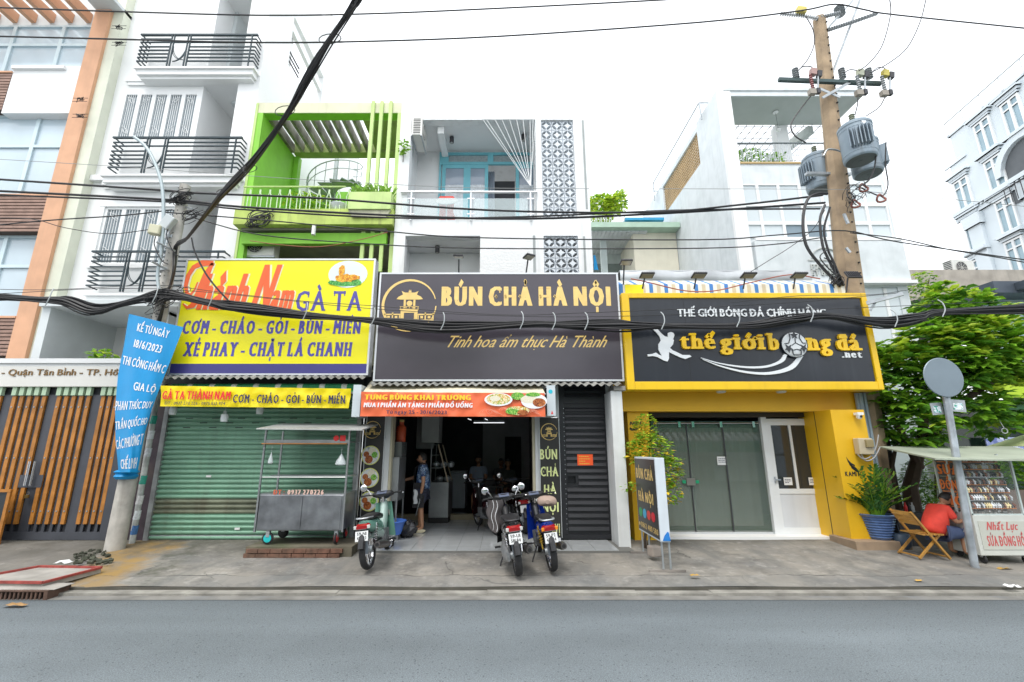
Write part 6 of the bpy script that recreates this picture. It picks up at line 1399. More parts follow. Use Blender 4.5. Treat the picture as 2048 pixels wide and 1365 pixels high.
for r0, r1, d_ in ((1.1, 1.4, .2),):
    P_ = [(s+r*math.cos(t*math.pi/12), z+.3+r*math.sin(t*math.pi/12)) for r in (r0, r1) for t in range(13)]
    for d in (.0, d_): m.v += [P0+U*a+N*d+V(0, 0, b) for a, b in P_]
    for t in range(12): m.f += [(26+t, 26+t+1, 26+13+t+1, 26+13+t), (t, t+1, 27+t, 26+t), (13+t, 14+t, 40+t, 39+t)]
m.build('arch_moulding', M_b7, b7, fixn=False)
m = MB()
for i in range(9): m.tube([tuple(P0+U*(s-1.0+i*.25)+N*.35+V(0, 0, zz_)) for zz_ in (z-1.1, z-.4)], .02, 4)
m.tube([tuple(P0+U*(s-1.1+k)+N*.35+V(0, 0, z-.4)) for k in (0, 2.2)], .03, 4); m.build('arch_railing', M_dark, b7)
m = MB(); zq = zroof+.75
m.tube([tuple(P0+U*a+N*.1+V(0, 0, zq)) for a in (q7(1900, 275)[0], s_end)], .03, 5)
for i in range(14): m.tube([tuple(P0+U*(q7(1900, 275)[0]+i)+N*.1+V(0, 0, b)) for b in (zroof, zq)], .02, 4)
m.build('roof_rail', M_galv, b7)
m = MB(); bx7(m, .2, q7(1900, 275)[0]-.02, zled+.12, zroof-.6, -3, -.25); m.build('mansard', mat('brown_shingle', (.25, .2, .18), .8, var=.3, scale=6), b7)
# air conditioners on a stand, dark box, parapet, lower roofs at the right edge
aircon(1922, 556, 15.5, 'upper of the two stacked white air conditioners at the foot of the tall white building', 1.15, rotz=rad(8))
aircon(1924, 584, 15.4, 'lower of the two stacked white air conditioners, half hidden by the tree top', 1.15, rotz=rad(8))
rs = thing('corner_cafe', 'dark fronted cafe behind the tree with a dark metal roof and menu boards', 'cafe', (15, 12, 0))
Yc = 12.0; xc = lambda px, py: X(px, py, Yc); zc = lambda py: Z(py, Yc)
MB().box(xc(1960, 600)-.2, 26, Yc-.6, Yc+3, zc(600), zc(578)).box(xc(1985, 600), 26, Yc-.9, Yc-.61, zc(596), zc(582)).build('roof', mat('dark_blue_roof', (.09, .11, .14), .5, .3, var=.1), rs)
MB().box(xc(1965, 590)+.3, 26, Yc+3.1, Yc+3.4, 5.5, Z(540, Yc+3.1)).build('parapet', mat('weathered_concrete_wall', (.42, .38, .33), .85, var=.2, streak=.5), rs)
MB().box(xc(1990, 680), 26, Yc, Yc+.2, zc(735), zc(600)-.0).build('upper_wall', mat('pale_blue_wall', (.42, .56, .62), .7, var=.04), rs)
MB().box(xc(1975, 680)+.0, xc(1990, 680)-.001, Yc+.05, Yc+.2, zc(700), zc(600)).build('window_wall', mat('brown_grey_wall', (.25, .25, .24), .7), rs)
MB().box(xc(1965, 770), 26, Yc-.5, Yc-.3, zc(800), zc(742)).build('lime_board', mat('lime_board', (.45, .62, .03), .5, var=.05), rs)
MB().box(xc(1880, 850), 26, Yc+.0, Yc+.2, 0, zc(800)).build('dark_front', mat('dark_green_glass', (.012, .025, .018), .12, var=.5, scale=1.5), rs)
MB().box(xc(1880, 830), 26, Yc-.35, Yc-.05, zc(822), zc(812)).build('green_beam', mat('deep_green', (.02, .1, .03), .5), rs)
for px in (1985, 2022, 2059): MB().obox(W(px+8, 892, Yc-.2), (.5, .03, .42)).build('menu_board', print_mat('menu_print', ['#8f9bd0', '#a9b4e0', '#6d7bb8', '#dfe4f5'], 9) if 'menu_print' not in MC else MC['menu_print'], rs)
MB().box(xc(1700, 900), xc(1875, 900), Yc+.4, Yc+.6, 0, 4.2).build('pale_side_wall', mat('cool_white_wall', (.6, .68, .7), .7, var=.05), rs)
MB().box(xc(1783, 900), xc(1797, 900), Yc+.3, Yc+.39, 0, 4.2).build('teal_post', mat('teal_post', (.25, .55, .62), .6), rs)
um = thing('parasol', 'edge of a pale yellow green parasol at the right border of the picture', 'parasol', W(2120, 1000, 9.8)); c_ = W(2120, 862, 9.8)
MB().lathe([(1.15, -.32), (.6, -.1), (.02, .12)], c_, n=8, cap=False).build('canopy', mat('parasol_lime', (.72, .78, .4), .8), um, fixn=False); MB().tube([c_+V(0, 0, .1), (c_.x, c_.y, .15)], .025, 6).build('pole', M_wgrey, um)
dw_ = thing('low_dark_roof', 'curved dark tiled roof end behind the sapling right of the bakery building', 'roof', W(1835, 600, 15)); MB().prism([(0, 0), (1.1, .25), (1.5, .3), (1.5, 0)], W(1810, 605, 15), (1, 0, 0), (0, 0, 1), (0, 1, 0), 3).build('tiles', M_dark, dw_)
MB().box(X(1863, 570, 17), X(1890, 570, 17), 17, 18, 6, Z(553, 17)).build('chimney_box', mat('dark_box', (.06, .08, .1), .6), dw_)
leafy('sapling', 'thin leafy sapling behind the right end of the football sign', 'tree', W(1850, 640, 13.5), [(W(1838, 590, 13.4), (.5, .4, .35)), (W(1855, 565, 13.4), (.25, .3, .4)), (W(1828, 565, 13.4), (.3, .3, .3)), (W(1875, 590, 13.4), (.35, .3, .3))], 520, .14, [M_leaf1, M_leaf2, M_leaf3], [([W(1850, 660, 13.5), W(1848, 610, 13.5), W(1858, 560, 13.5)], .05)], seed=12)
# ================================================================== the broad-leaved tree on the right
Yt = 9.5; base = V(X(1828, 1040, Yt), Yt, .15)
tb_ = W(1838, 905, Yt); stems = [([base, base+V(.05, .0, 1.0), tb_, W(1850, 830, Yt), W(1880, 740, Yt)], .16), ([tb_-V(.05, 0, .3), W(1800, 860, Yt-.2), W(1770, 790, 9.2)], .09), ([tb_, W(1900, 820, Yt), W(1990, 760, 9.6), W(2040, 700, 9.7)], .1), ([W(1850, 830, Yt), W(1890, 680, 9.5), W(1885, 610, 9.5)], .07), ([base+V(-.12, .1, 0), base+V(-.2, .1, 1.3), W(1795, 880, Yt)], .08)]
def bb(px, py, Y, a, b, c): return (W(px, py, Y), (a, b, c))
blobs = [bb(1880, 715, 9.2, 1.0, .7, .75), bb(1810, 760, 9.1, .75, .6, .7), bb(1950, 700, 9.3, .9, .7, .7), bb(1885, 625, 9.3, .5, .5, .5), bb(1950, 615, 9.5, .6, .5, .35), bb(1830, 845, 9.3, .75, .6, .55), bb(1760, 845, 9.5, .4, .3, .35), bb(2020, 690, 9.6, .7, .6, .7), bb(2030, 800, 9.8, .7, .5, .5), bb(1930, 800, 9.4, .7, .6, .5), bb(1765, 735, 9.0, .35, .3, .4), bb(1980, 850, 9.8, .35, .4, .25), bb(1775, 700, 9.1, .25, .2, .2), bb(1895, 590, 9.3, .3, .3, .25)]
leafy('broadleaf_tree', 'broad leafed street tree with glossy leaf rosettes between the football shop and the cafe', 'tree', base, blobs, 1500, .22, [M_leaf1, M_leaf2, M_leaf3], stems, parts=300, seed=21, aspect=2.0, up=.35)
leafy('clipped_hedge_column', 'dark clipped hedge column around the tree trunk behind the red shirted man', 'plant', (X(1830, 1050, 9.7), 9.7, .15), [(W(1833, 985, 9.7), (.27, .25, .62))], 2600, .07, [M_leaf3, M_leaf3, M_leaf1], seed=22, aspect=3)
leafy('palm_fronds', 'feathery palm fronds against the pale wall left of the watch cart', 'plant', W(1872, 1010, 10.4), [(W(1870, 945, 10.4), (.3, .2, .35)), (W(1862, 985, 10.3), (.28, .2, .25))], 240, .3, [M_leaf1, M_leaf2], [([W(1872, 1010, 10.4), W(1870, 940, 10.4)], .03)], seed=23, aspect=9)
leafy('cafe_shrubs', 'green shrubs in a long planter at the right edge behind the watch cart', 'plant', W(2030, 1000, 9.6), [(W(2040, 950, 9.8), (.5, .3, .35)), (W(2020, 935, 9.9), (.3, .3, .3))], 420, .15, [M_leaf1, M_leaf3], [([W(2030, 1000, 9.6), W(2032, 950, 9.8)], .03)], seed=24)
pp_ = thing('long_planter', 'brown grey planter box under the shrubs at the right edge', 'planter', (X(2040, 1010, 9.4), 9.4, .15)); MB().box(X(2010, 1000, 9.4), 11.5, 9.4, 9.8, .15, Z(982, 9.4)).build('box', mat('taupe_planter', (.16, .12, .1), .7), pp_)
# ================================================================== poles, transformers, cables
def cp(pts, Y): return smooth([W(a, b, Y if not isinstance(Y, (list, tuple)) else Y[0]+(Y[1]-Y[0])*i/(len(pts)-1)) for i, (a, b) in enumerate(pts)])
M_pole = mat('old_pole_concrete', (.47, .45, .41), .85, var=.2, scale=5, bump=.4, streak=.5, stains=.65, dirt=(.15, .14, .12))
M_pole2 = mat('tan_pole_concrete', (.34, .25, .16), .85, var=.25, scale=3, bump=.5, bscale=40, streak=.45, stains=.5, dirt=(.17, .13, .1))
lp0, lp1 = W(229, 1098, 8.72), W(371, 372, 8.72); lp0 = V(lp0.x, 8.72, .1)
up = thing('utility_pole', 'old round concrete utility pole by the gate, wrapped in cables and a blue banner', 'pole', lp0)
MB().tube([lp0+(lp1-lp0)*t for t in (0, .25, .5, .75, 1)], [.155, .14, .125, .112, .1], 18).build('shaft', M_pole, up, smooth=True)
hl = MB()
for i in range(34):
    for a in (-.6, .2): p = lp0+(lp1-lp0)*(.42+i*.017+.004*math.sin(i*9)); r = .15-.055*(.42+i*.017)+.02; hl.obox(p+V(r*math.sin(a), -r*math.cos(a), 0), (.014, .014, .014))
hl.build('bolt_holes', M_black, up)
for r_, p in ((.13, W(345, 480, 8.72)), (.14, W(332, 545, 8.72))): MB().lathe([(r_, 0), (r_, .06)], p, n=16).build('steel_band', M_galv, up)
for a, b in ((W(350, 503, 8.6), W(313, 484, 8.3)), (W(338, 542, 8.6), W(303, 523, 8.3)), (W(372, 415, 8.7), W(384, 418, 8.6))): MB().tube([a, b], .022, 6).build('step_bolt', M_galv, up)
bs = W(262, 905, 8.5); 
arm = thing('lamp_arm', 'curved grey lamp arm rising beside the left utility pole', 'lamp arm', W(322, 500, 8.45)); MB().tube(cp([(322, 512), (325, 470), (327, 430), (326, 390), (320, 355), (306, 318), (290, 292), (268, 274)], 8.45), .033, 10).build('pipe', mat('grey_pipe', (.36, .42, .44), .45, .4), arm, smooth=True)
MB().tube(cp([(322, 512), (315, 550), (318, 580)], 8.45), .03, 8).build('lower_pipe', MC['grey_pipe'], arm)
def cbox(label, px, py, w_, d_, h_, Y, rot, m_):
    c = W(px, py, Y); o = thing('junction_box', label, 'box', c-V(0, 0, h_/2)); R = Matrix.Rotation(rad(rot), 3, 'Y') @ Matrix.Rotation(rad(15), 3, 'Z')
    MB().obox(c, (w_, d_, h_), R).build('casing', m_, o, bevel=.01); MB().obox(c-R @ V(0, d_/2+.004, 0), (w_*.85, .008, h_*.85), R).build('cover', m_, o)
    MB().tube(cp([(px, py+12), (px-2, py+30), (px+12, py+60), (px+25, py+68)], Y), .01, 5).build('lead', M_cable, o)
cbox('small cream junction box on the lamp arm of the left pole', 311, 461, .2, .14, .2, 8.4, 4, mat('cream_box', (.6, .58, .42), .5, var=.05))
cbox('tilted white meter box strapped to the left pole', 336, 446, .18, .16, .3, 8.5, 30, M_wgrey)
# blue banner on the pole
M_blue = mat('blue_cloth_banner', (.005, .28, .62), .5, var=.07, bump=.3, bscale=14)
bo = thing('pole_banner', 'bright blue cloth banner with white road work notice tied round the left utility pole', 'banner', W(252, 950, 8.45))
Lq = [(237, 945), (231, 880), (230, 820), (236, 750), (248, 690), (258, 628)]; Rq = [(275, 945), (290, 865), (305, 815), (322, 770), (345, 712), (367, 655)]
def bq(u, v):
    i = min(4, int(v*5)); t = v*5-i; l = (Lq[i][0]*(1-t)+Lq[i+1][0]*t, Lq[i][1]*(1-t)+Lq[i+1][1]*t); r = (Rq[i][0]*(1-t)+Rq[i+1][0]*t, Rq[i][1]*(1-t)+Rq[i+1][1]*t)
    bulge = math.sin(u*3.1416)*(.12*(1-v)+.05)+.012*math.sin(u*14+v*5); return W(l[0]*(1-u)+r[0]*u, l[1]*(1-u)+r[1]*u, 8.53-bulge)
MB().sheet(bq, 24, 40).build('cloth', M_blue, bo, smooth=True, fixn=False)
MB().lathe([(.15, -.03), (.19, .02), (.16, .06), (.2, .1), (.15, .13)], W(252, 955, 8.66), n=14).build('knot', M_blue, bo, smooth=True)
def btxt(s, u0, u1, v0, h, name='lettering'):
    a, b = bq(u0, v0), bq(u1, v0); wd_ = (b-a).length
    Wp = lambda x, y: (x, y)
    o = text(name, s, M_wp, bo, (0, 0, 0), 1, 1, bold=.12, mk=.12); me = o.data; wo_ = worigin(bo)
    for vtx in me.vertices:
        p = vtx.co+wo_; u_ = u0+(u1-u0)*p.x; v_ = v0+h*p.z; q = bq(min(1, max(0, u_)), min(1, max(0, v_))); vtx.co = q-wo_-V(0, .006-p.y*.5, 0)
    me.update()
for s, u0, u1, v0, h in (('KỂ TỪ NGÀY', .2, .8, .905, .05), ('18/6/2023', .2, .76, .80, .05), ('THI CÔNG HẦM C', .04, .97, .675, .055), ('GIA LỘ', .4, .93, .525, .055), ('PHAN THÚC DUY', .01, .97, .395, .055), ('TRẦN QUỐC HO', .01, .97, .265, .055), ('CÁC PHƯỜNG T', .01, .97, .14, .055), ('CHẾ LINH', .15, .9, .02, .055)): btxt(s, u0, u1, v0, h)
# drain pipe with stickers next to the shutter
dp = thing('drain_pipe', 'grey drain pipe covered in peeled stickers left of the shutter', 'pipe', V(X(262, 1080, 9.1), 9.1, .15)); MB().tube([V(X(266, 1075, 9.1), 9.1, .15), W(313, 800, 9.1), W(318, 775, 9.1)], .05, 10).build('pipe', mat('sticker_pipe', (.5, .52, .5), .6, var=.3, scale=8, stains=.8, dirt=(.12, .15, .16)), dp, smooth=True)
for py, c_ in ((840, '#2a9a86'), (870, '#d8dde0'), (905, '#c8ccd0'), (960, '#38a08c'), (1000, '#e0e0e0'), (1030, '#dfe5e8'), (1060, '#4a78b0')):
    p = W(266+(1075-py)*.172, py, 9.1); MB().tube([p-V(.0, 0, .08), p+V(.012, 0, .08)], .0535, 10, cap=False).build('sticker', mat('sticker'+c_[1:], c_, .6, var=.2, scale=30), dp)
# big pole
rp0, rp1 = W(1700, 575, 9.5), W(1638, 38, 9.5); rb0 = rp0+(rp0-rp1)*(rp0.z/(rp1.z-rp0.z))*.98
bp = thing('transformer_pole', 'big tan concrete utility pole rising behind the football sign with crossarm gear', 'pole', (rb0.x, 9.5, .2))
MB().tube([rb0, rp0, rp0+(rp1-rp0)*.5, rp1], [.31, .25, .19, .14], 8).build('shaft', M_pole2, bp)
bh = MB()
for i in range(30): p = rp0+(rp1-rp0)*(i/30); r = .25-.11*i/30; bh.obox(p+V(.06+.02*math.sin(i*7), -r*.95, 0), (.03, .03, .03))
bh.build('bolt_holes', M_black, bp)
xm_ = thing('crossarm', 'dark steel crossarm with fuses and insulators across the big pole', 'crossarm', W(1668, 165, 9.15))
Yx = 9.2; MB().beam(W(1557, 160, Yx), W(1762, 168, Yx), .08, .085).build('bar', mat('dark_green_steel', (.05, .08, .08), .5, .4), xm_)
MB().beam(W(1640, 178, Yx+.0), W(1680, 195, Yx), .02, .06).beam(W(1645, 196, Yx-.03), W(1700, 165, Yx-.03), .02, .06).build('brace', M_galv, xm_)
M_por = mat('grey_porcelain', (.3, .32, .33), .25, var=.1)
def insul(p, par, h=.3, r=.07, n=5, m_=None, ax=None, nm='insulator'):
    prof = [(r*.35, 0)]
    for i in range(n): a = h*(i+.3)/n; prof += [(r*.45, a), (r, a+h*.02), (r*.9, a+h*.06), (r*.45, a+h*.1)]
    prof.append((r*.3, h)); mb = MB().lathe(prof, (0, 0, 0), n=12); M4 = Matrix.Translation(p)
    if ax is not None: M4 = M4 @ Vector(ax).to_track_quat('Z', 'Y').to_matrix().to_4x4()
    return MB().merge(mb, M4).build(nm, m_ or M_por, par, smooth=True)
for px in (1593, 1686, 1740): insul(W(px, 158, Yx), xm_, .3, .075)
M_rb = mat('red_brown_porcelain', (.25, .1, .1), .3, var=.1)
for k, (px, py, col) in enumerate(((1628, 165, (.35, .22, .2)), (1722, 167, (.4, .42, .32)), (1772, 168, (.5, .42, .08)))):
    fo_ = thing('fuse_cutout', '%s drop out fuse from the left on the dark crossarm' % ('first', 'second', 'third')[k], 'fuse', W(px, py+30, 9.05))
    cM = mat('fuse_cap%d' % k, col, .5, var=.1); MB().obox(W(px-2, py-20, 9.0), (.13, .1, .17), Matrix.Rotation(rad(12), 3, 'Y')).build('cap', cM, fo_); MB().obox(W(px+10, py-16, 9.0), (.1, .09, .16), Matrix.Rotation(rad(12), 3, 'Y')).build('cap', M_dark, fo_)
    MB().obox(W(px-4, py+20, 9.0), (.15, .1, .13)).build('base', mat('fuse_base', (.3, .27, .23), .6), fo_); MB().obox(W(px+8, py+18, 9.0), (.08, .08, .13)).build('base', M_dark, fo_)
    insul(W(px-2, py+14, 9.0), fo_, .42, .042, 7, M_rb if k == 0 else M_por); MB().tube([W(px+8, py-12, 8.98), W(px+8, py+14, 8.98)], .018, 6).build('fuse_tube', M_galv, fo_)
# top insulators and struts
MB().tube([W(1651, 62, 9.5), W(1706, 0, 9.5), W(1750, -50, 9.5)], .03, 6).tube([W(1663, 152, 9.5), W(1720, 0, 9.5), W(1740, -50, 9.5)], .03, 6).build('strut', M_galv, bp)
def strain(pa, pb, Y, n=14, r=.05):
    a, b = W(*pa, Y), W(*pb, Y); d = b-a; mb = MB().tube([a, b], .012, 5)
    for i in range(n): p = a+d*((i+.5)/n); mb.tube([p-d.normalized()*.008, p+d.normalized()*.008], r, 8)
    mb.build('strain_insulator', M_por, bp)
strain((1560, 28), (1606, 32), 9.4, 10); strain((1606, 32), (1636, 38), 9.4, 8); strain((1640, 36), (1680, 26), 9.4, 9); strain((1652, 62), (1704, 45), 9.4, 11); strain((1704, 45), (1755, 27), 9.4, 9)
insul(W(1681, 32, 9.5), bp, .3, .12, 4); MB().obox(W(1602, 22, 9.35), (.22, .12, .16), Matrix.Rotation(rad(8), 3, 'Y')).build('clamp_cover', mat('yellow_cover', (.6, .5, .12), .5), bp)
M_tr = mat('transformer_grey', (.24, .3, .35), .4, .2, var=.1, streak=.5, dirt=(.14, .13, .11))
def transformer(label, px, pyb, Y, dia, h, fin_dir, sc=1):
    c = W(px, pyb, Y); o = thing('transformer', label, 'transformer', c); r = dia/2
    MB().lathe([(r*.9, 0), (r*.97, .02), (r, .05), (r, h-.06), (r*1.04, h-.05), (r*1.04, h), (r*.9, h+.05), (.05, h+.1)], c, n=28).build('tank', M_tr, o, smooth=True)
    MB().lathe([(r*.86, -.003), (r*.88, .0)], c, n=28).lathe([(r*.5, -.006), (r*.53, -.003)], c, n=24).lathe([(.03, -.012), (.03, 0)], c, n=10).build('base_disc', mat('transformer_base', (.1, .12, .13), .6), o)
    fm = MB()
    for i in range(7):
        a = fin_dir+rad(-27+9*i); d = V(math.cos(a), math.sin(a), 0); p = c+d*(r+.05); fm.obox(p+V(0, 0, h*.5), (.14, .016, h*.55), Matrix.Rotation(a, 3, 'Z'))
    fm.build('cooling_fins', M_tr, o, kind=None)
    MB().box(c.x-r*.3, c.x+.0, c.y-r-.012, c.y-r*.9, c.z+h*.82, c.z+h*.92).build('nameplate', M_alu, o); MB().lathe([(r*1.02, h*.14), (r*1.02, h*.18)], c, n=28).lathe([(r*1.02, h*.84), (r*1.02, h*.88)], c, n=28).build('hoops', M_tr, o, kind='stuff'); insul(c+V(-.05, -.05, h+.05), o, .26, .06, 5, mat('bushing_olive', (.3, .32, .24), .4)); return o, c
transformer('front grey pole transformer, right of the big pole', 1722, 322, 8.75, .62, .84, rad(-120))
transformer('rear grey pole transformer, lower right of the big pole', 1737, 350, 9.55, .6, .84, rad(-20))
transformer('left grey pole transformer, half hidden by the big pole', 1644, 382, 9.95, .62, .9, rad(190))
MB().beam(W(1612, 348, 9.5), W(1700, 350, 9.5), .1, .06).tube(cp([(1647, 312), (1655, 300), (1670, 300), (1685, 305)], 9.1), .02, 6).build('bracket', M_galv, bp)
def wire(name, label, pts, Y, r, par=None, cat='cable', grp=None, m=None):
    P = cp(pts, Y); mb = MB().tube(P, r, 6); m = m or M_cable
    if par: return mb.build(name, m, par, smooth=True)
    return solo(name, mb, m, label, cat, tuple(P[0]), smooth=True, group=grp)
# jumpers of the pole
for a, b, yy, r in (([(1612, 34), (1626, 60), (1628, 90), (1615, 120), (1596, 142)], 'j', 9.3, .012), ([(1596, 142), (1606, 134), (1622, 134), (1627, 142)], 'j', 9.1, .012), ([(1779, -5), (1781, 30), (1765, 90), (1740, 125), (1718, 142)], 'j', 8.9, .012), ([(1718, 142), (1700, 140), (1688, 146)], 'j', 9.1, .012), ([(1853, -5), (1840, 45), (1815, 95), (1780, 125), (1742, 146)], 'j', 8.9, .012), ([(1742, 146), (1755, 136), (1768, 136), (1772, 142)], 'j', 9, .01), ([(1622, 192), (1600, 220), (1582, 250), (1590, 272), (1612, 286)], 'j', 9.3, .016), ([(1716, 194), (1715, 210), (1710, 230)], 'j', 8.8, .012), ([(1770, 195), (1758, 215), (1733, 232)], 'j', 8.8, .012), ([(1742, 240), (1750, 290), (1750, 330), (1738, 360), (1712, 378)], 'j', 8.6, .016), ([(1772, 285), (1771, 330), (1776, 370), (1765, 392), (1740, 385), (1722, 376)], 'j', 9.1, .014), ([(1655, 388), (1635, 388), (1615, 400), (1606, 440), (1612, 490), (1640, 530), (1668, 560), (1680, 574)], 'j', 8.95, .03), ([(1650, 410), (1640, 440), (1645, 490), (1655, 515), (1670, 545), (1682, 572)], 'j', 8.95, .026), ([(1660, 415), (1648, 460), (1656, 500), (1665, 520), (1678, 550), (1688, 572)], 'j', 8.93, .024), ([(1700, 385), (1708, 395), (1704, 410), (1712, 392)], 'j', 9.1, .014), ([(1655, 500), (1640, 515), (1660, 540), (1684, 560)], 'j', 8.9, .012), ([(1648, 516), (1665, 525), (1672, 550), (1676, 572)], 'j', 8.9, .012)):
    wire('jumper', None, a, yy, r, par=bp)
for px, py, t in ((1727, 376, 0), (1711, 408, 1), (1762, 397, 2)):
    c = W(px, py, 9.0); MB().tube([c+V(.09*math.cos(k*.5), .03*math.sin(k), .09*math.sin(k*.5)) for k in range(14)], .022, 6).build('cable_coil', mat('red_brown_coil', (.25, .09, .07), .5), bp)
for px, py in ((1688, 432), (1692, 500)): MB().beam(W(px, py-4, 9.15), W(px+8, py+16 if py < 450 else py+6, 9.15), .04, .05).build('pole_fitting', M_galv, bp)
def bundle(name, label, paths, Yf, n, spread, r, seed, ties=()):
    random.seed(seed); C0 = Yf; o = thing(name, label, 'cables', tuple(C0[0])); N_ = len(C0); out = []
    for k in range(n):
        a = random.uniform(0, 6.28); q = random.random()**.5; ph = random.uniform(0, 6); fr_ = random.uniform(.5, 1.3); P = []
        for i, p in enumerate(C0):
            env = spread*(.65+.35*math.sin(i*.45+2)); aa = a+.8*math.sin(i*.11*fr_+ph)
            P.append(p+V(0, math.cos(aa)*q*env*.6, math.sin(aa)*q*env-(.05*max(0, math.sin(i*.3*fr_+ph))*spread/.13)))
        MB().tube(P, r*random.uniform(.7, 1.25), 5).build('cable', M_cable, o, smooth=True)
    return o
mainp = [(-60, 590), (60, 597), (130, 601), (190, 618), (250, 605), (310, 590), (350, 590), (420, 604), (475, 612), (600, 628), (745, 640), (880, 651), (1050, 646), (1130, 650), (1240, 650), (1330, 650), (1490, 650), (1590, 637), (1650, 630), (1760, 644), (1840, 634), (1885, 622), (2120, 612)]
mp = cp(mainp, 8.45)
mb_o = bundle('cable_bundle', 'thick sagging bundle of black cables strung across the whole row of shop signs', None, mp, 26, .115, .016, 3)
tie = mat('tie_grey', (.42, .45, .46), .5)
for px, py in ((97, 598), (310, 592), (420, 603), (610, 626), (746, 637), (885, 646), (1043, 644), (1107, 646), (1172, 646), (1325, 645), (1475, 640), (1622, 630), (1790, 640), (1885, 620)):
    c = W(px, py, 8.3); MB().tube(smooth([c+V(-.03, 0, -.14), c+V(.03, -.02, 0), c+V(.03, 0, .14), c+V(0, .05, .22)]), .01, 5).build('cable_tie', tie, mb_o)
wire('messenger_wire', 'thin steel messenger wire just above the thick cable bundle', [(-50, 578), (100, 580), (310, 571), (440, 585), (610, 603), (745, 612), (1000, 630), (1170, 626), (1325, 620), (1470, 612), (1620, 603), (1800, 586)], 8.5, .006)
wire('messenger_wire', 'second thin wire running along the top of the thick cable bundle', [(-50, 590), (310, 578), (745, 618), (1100, 634), (1480, 625), (2100, 600)], 8.4, .006)
# diagonal bundle across the street
pA = W(352, 492, 8.6); pB = V(0, 0, H)+ray(720, 0)*4.9; dd = pB-pA; nn = V(-dd.y, dd.x, 0)
dgp = smooth([W(318, 640, 8.6), W(330, 600, 8.55), W(347, 545, 8.55), pA]+[RP(a, b, pA, nn) for a, b in ((378, 472), (440, 393), (505, 322), (568, 238), (610, 165), (655, 88), (700, 20), (722, -15), (760, -90))])
bundle('cable_bundle', 'black cable bundle rising diagonally from the left pole across the street overhead', None, dgp, 16, .085, .014, 9)
for k, off in enumerate((.16, -.12)):
    P = [p+V(off*.5, 0, off*.5+.04*math.sin(i*.2)) for i, p in enumerate(dgp[20:])]
    solo('loose_cable', MB().tube(P, .008, 5), M_cable, ('loose thin cable running above the diagonal bundle', 'loose thin cable hanging below the diagonal bundle')[k], 'cable', tuple(P[0]), smooth=True)
lc = thing('cable_loops', 'small wire loops tied round the diagonal cable bundle', 'cables', tuple(RP(568, 238, pA, nn)))
for a, b, r in ((660, 78, .13), (570, 222, .13), (500, 338, .1), (445, 385, .1), (372, 580, .09), (300, 600, .12), (320, 615, .1)):
    c = RP(a, b, pA, nn) if a > 400 else W(a, b, 8.3); MB().tube([c+V(r*math.cos(k*.5), .03*math.sin(k*.5), r*.8*math.sin(k*.5)) for k in range(14)], .006, 4).build('loop', M_cable, lc)
for lab, pts, yy, r in (
    ('topmost black cable crossing the upper left of the picture', [(-50, 14), (250, 24), (520, 31), (740, 28), (1000, 17), (1330, 0), (1500, -12)], 7.6, .015),
    ('long black cable rising to the top of the big pole', [(-50, 72), (200, 78), (480, 85), (700, 84), (1000, 73), (1400, 45), (1600, 22), (1670, 9), (1730, 20), (1790, 30), (2100, 62)], [8.4, 9.3], .018),
    ('upper black cable passing the top of the left pole', [(-50, 356), (310, 380), (400, 387), (640, 397), (980, 421), (1300, 425), (1480, 410), (1645, 391)], [8.5, 9.1], .022),
    ('second black cable below the top of the left pole', [(-50, 380), (350, 401), (480, 414), (780, 431), (1050, 438), (1350, 426), (1650, 406)], [8.5, 9.1], .024),
    ('third black cable below the top of the left pole', [(-50, 388), (350, 405), (480, 419), (780, 436), (1050, 434), (1350, 421), (1640, 418)], [8.5, 9.1], .018),
    ('thin cable from the left pole to the foot of the big pole', [(330, 425), (520, 440), (760, 462), (960, 476), (1400, 480), (1560, 470), (1690, 462), (1800, 485), (2100, 527)], [8.5, 9.3], .013),
    ('thin cable sagging between the poles over the dark sign', [(390, 437), (520, 470), (720, 487), (950, 497), (1400, 497), (1560, 488), (1640, 476)], [8.5, 9.1], .012),
    ('thin pale wire running high across all the houses', [(-50, 316), (260, 335), (540, 355), (780, 369), (1000, 377), (1640, 379), (1760, 386), (2100, 418)], 9.0, .006),
    ('thin black cable from the left edge to the left pole', [(-50, 455), (100, 441), (250, 431), (345, 420)], 8.6, .013),
    ('thin slack wire from the far left to the left pole', [(-50, 437), (60, 438), (130, 456), (220, 468), (310, 458)], 8.6, .008),
    ('black drop cable hanging from the diagonal bundle to the yellow sign', [(383, 476), (390, 505), (410, 545), (432, 575), (458, 603)], 8.4, .017),
    ('thin cable rising to the right from the big pole', [(1700, 466), (1800, 478), (1900, 500), (2000, 516), (2100, 535)], 9.2, .012),
    ('reddish cable looping over the steel canopy', [(1262, 558), (1300, 566), (1370, 582), (1430, 582), (1500, 566), (1580, 550), (1640, 558)], 8.75, .012),
    ('thin drooping wire from the dark sign corner across the bakery wall', [(1500, 545), (1540, 520), (1580, 495), (1625, 460), (1650, 420)], 9.3, .008),
    ('slack coloured wire drooping over the lime green beam', [(500, 482), (560, 490), (640, 494), (720, 480), (775, 465)], 9.9, .009),
    ('black wire along the top of the yellow fence of signs to the right bracket', [(1460, 606), (1600, 592), (1740, 590), (1820, 580)], 8.35, .005)):
    wire('overhead_cable', lab, pts, yy, r, m=mat('thin_pale_wire', (.3, .31, .31), .5) if 'pale' in lab else mat('reddish_cable', (.35, .1, .06), .5) if 'reddish' in lab or 'coloured' in lab else None)
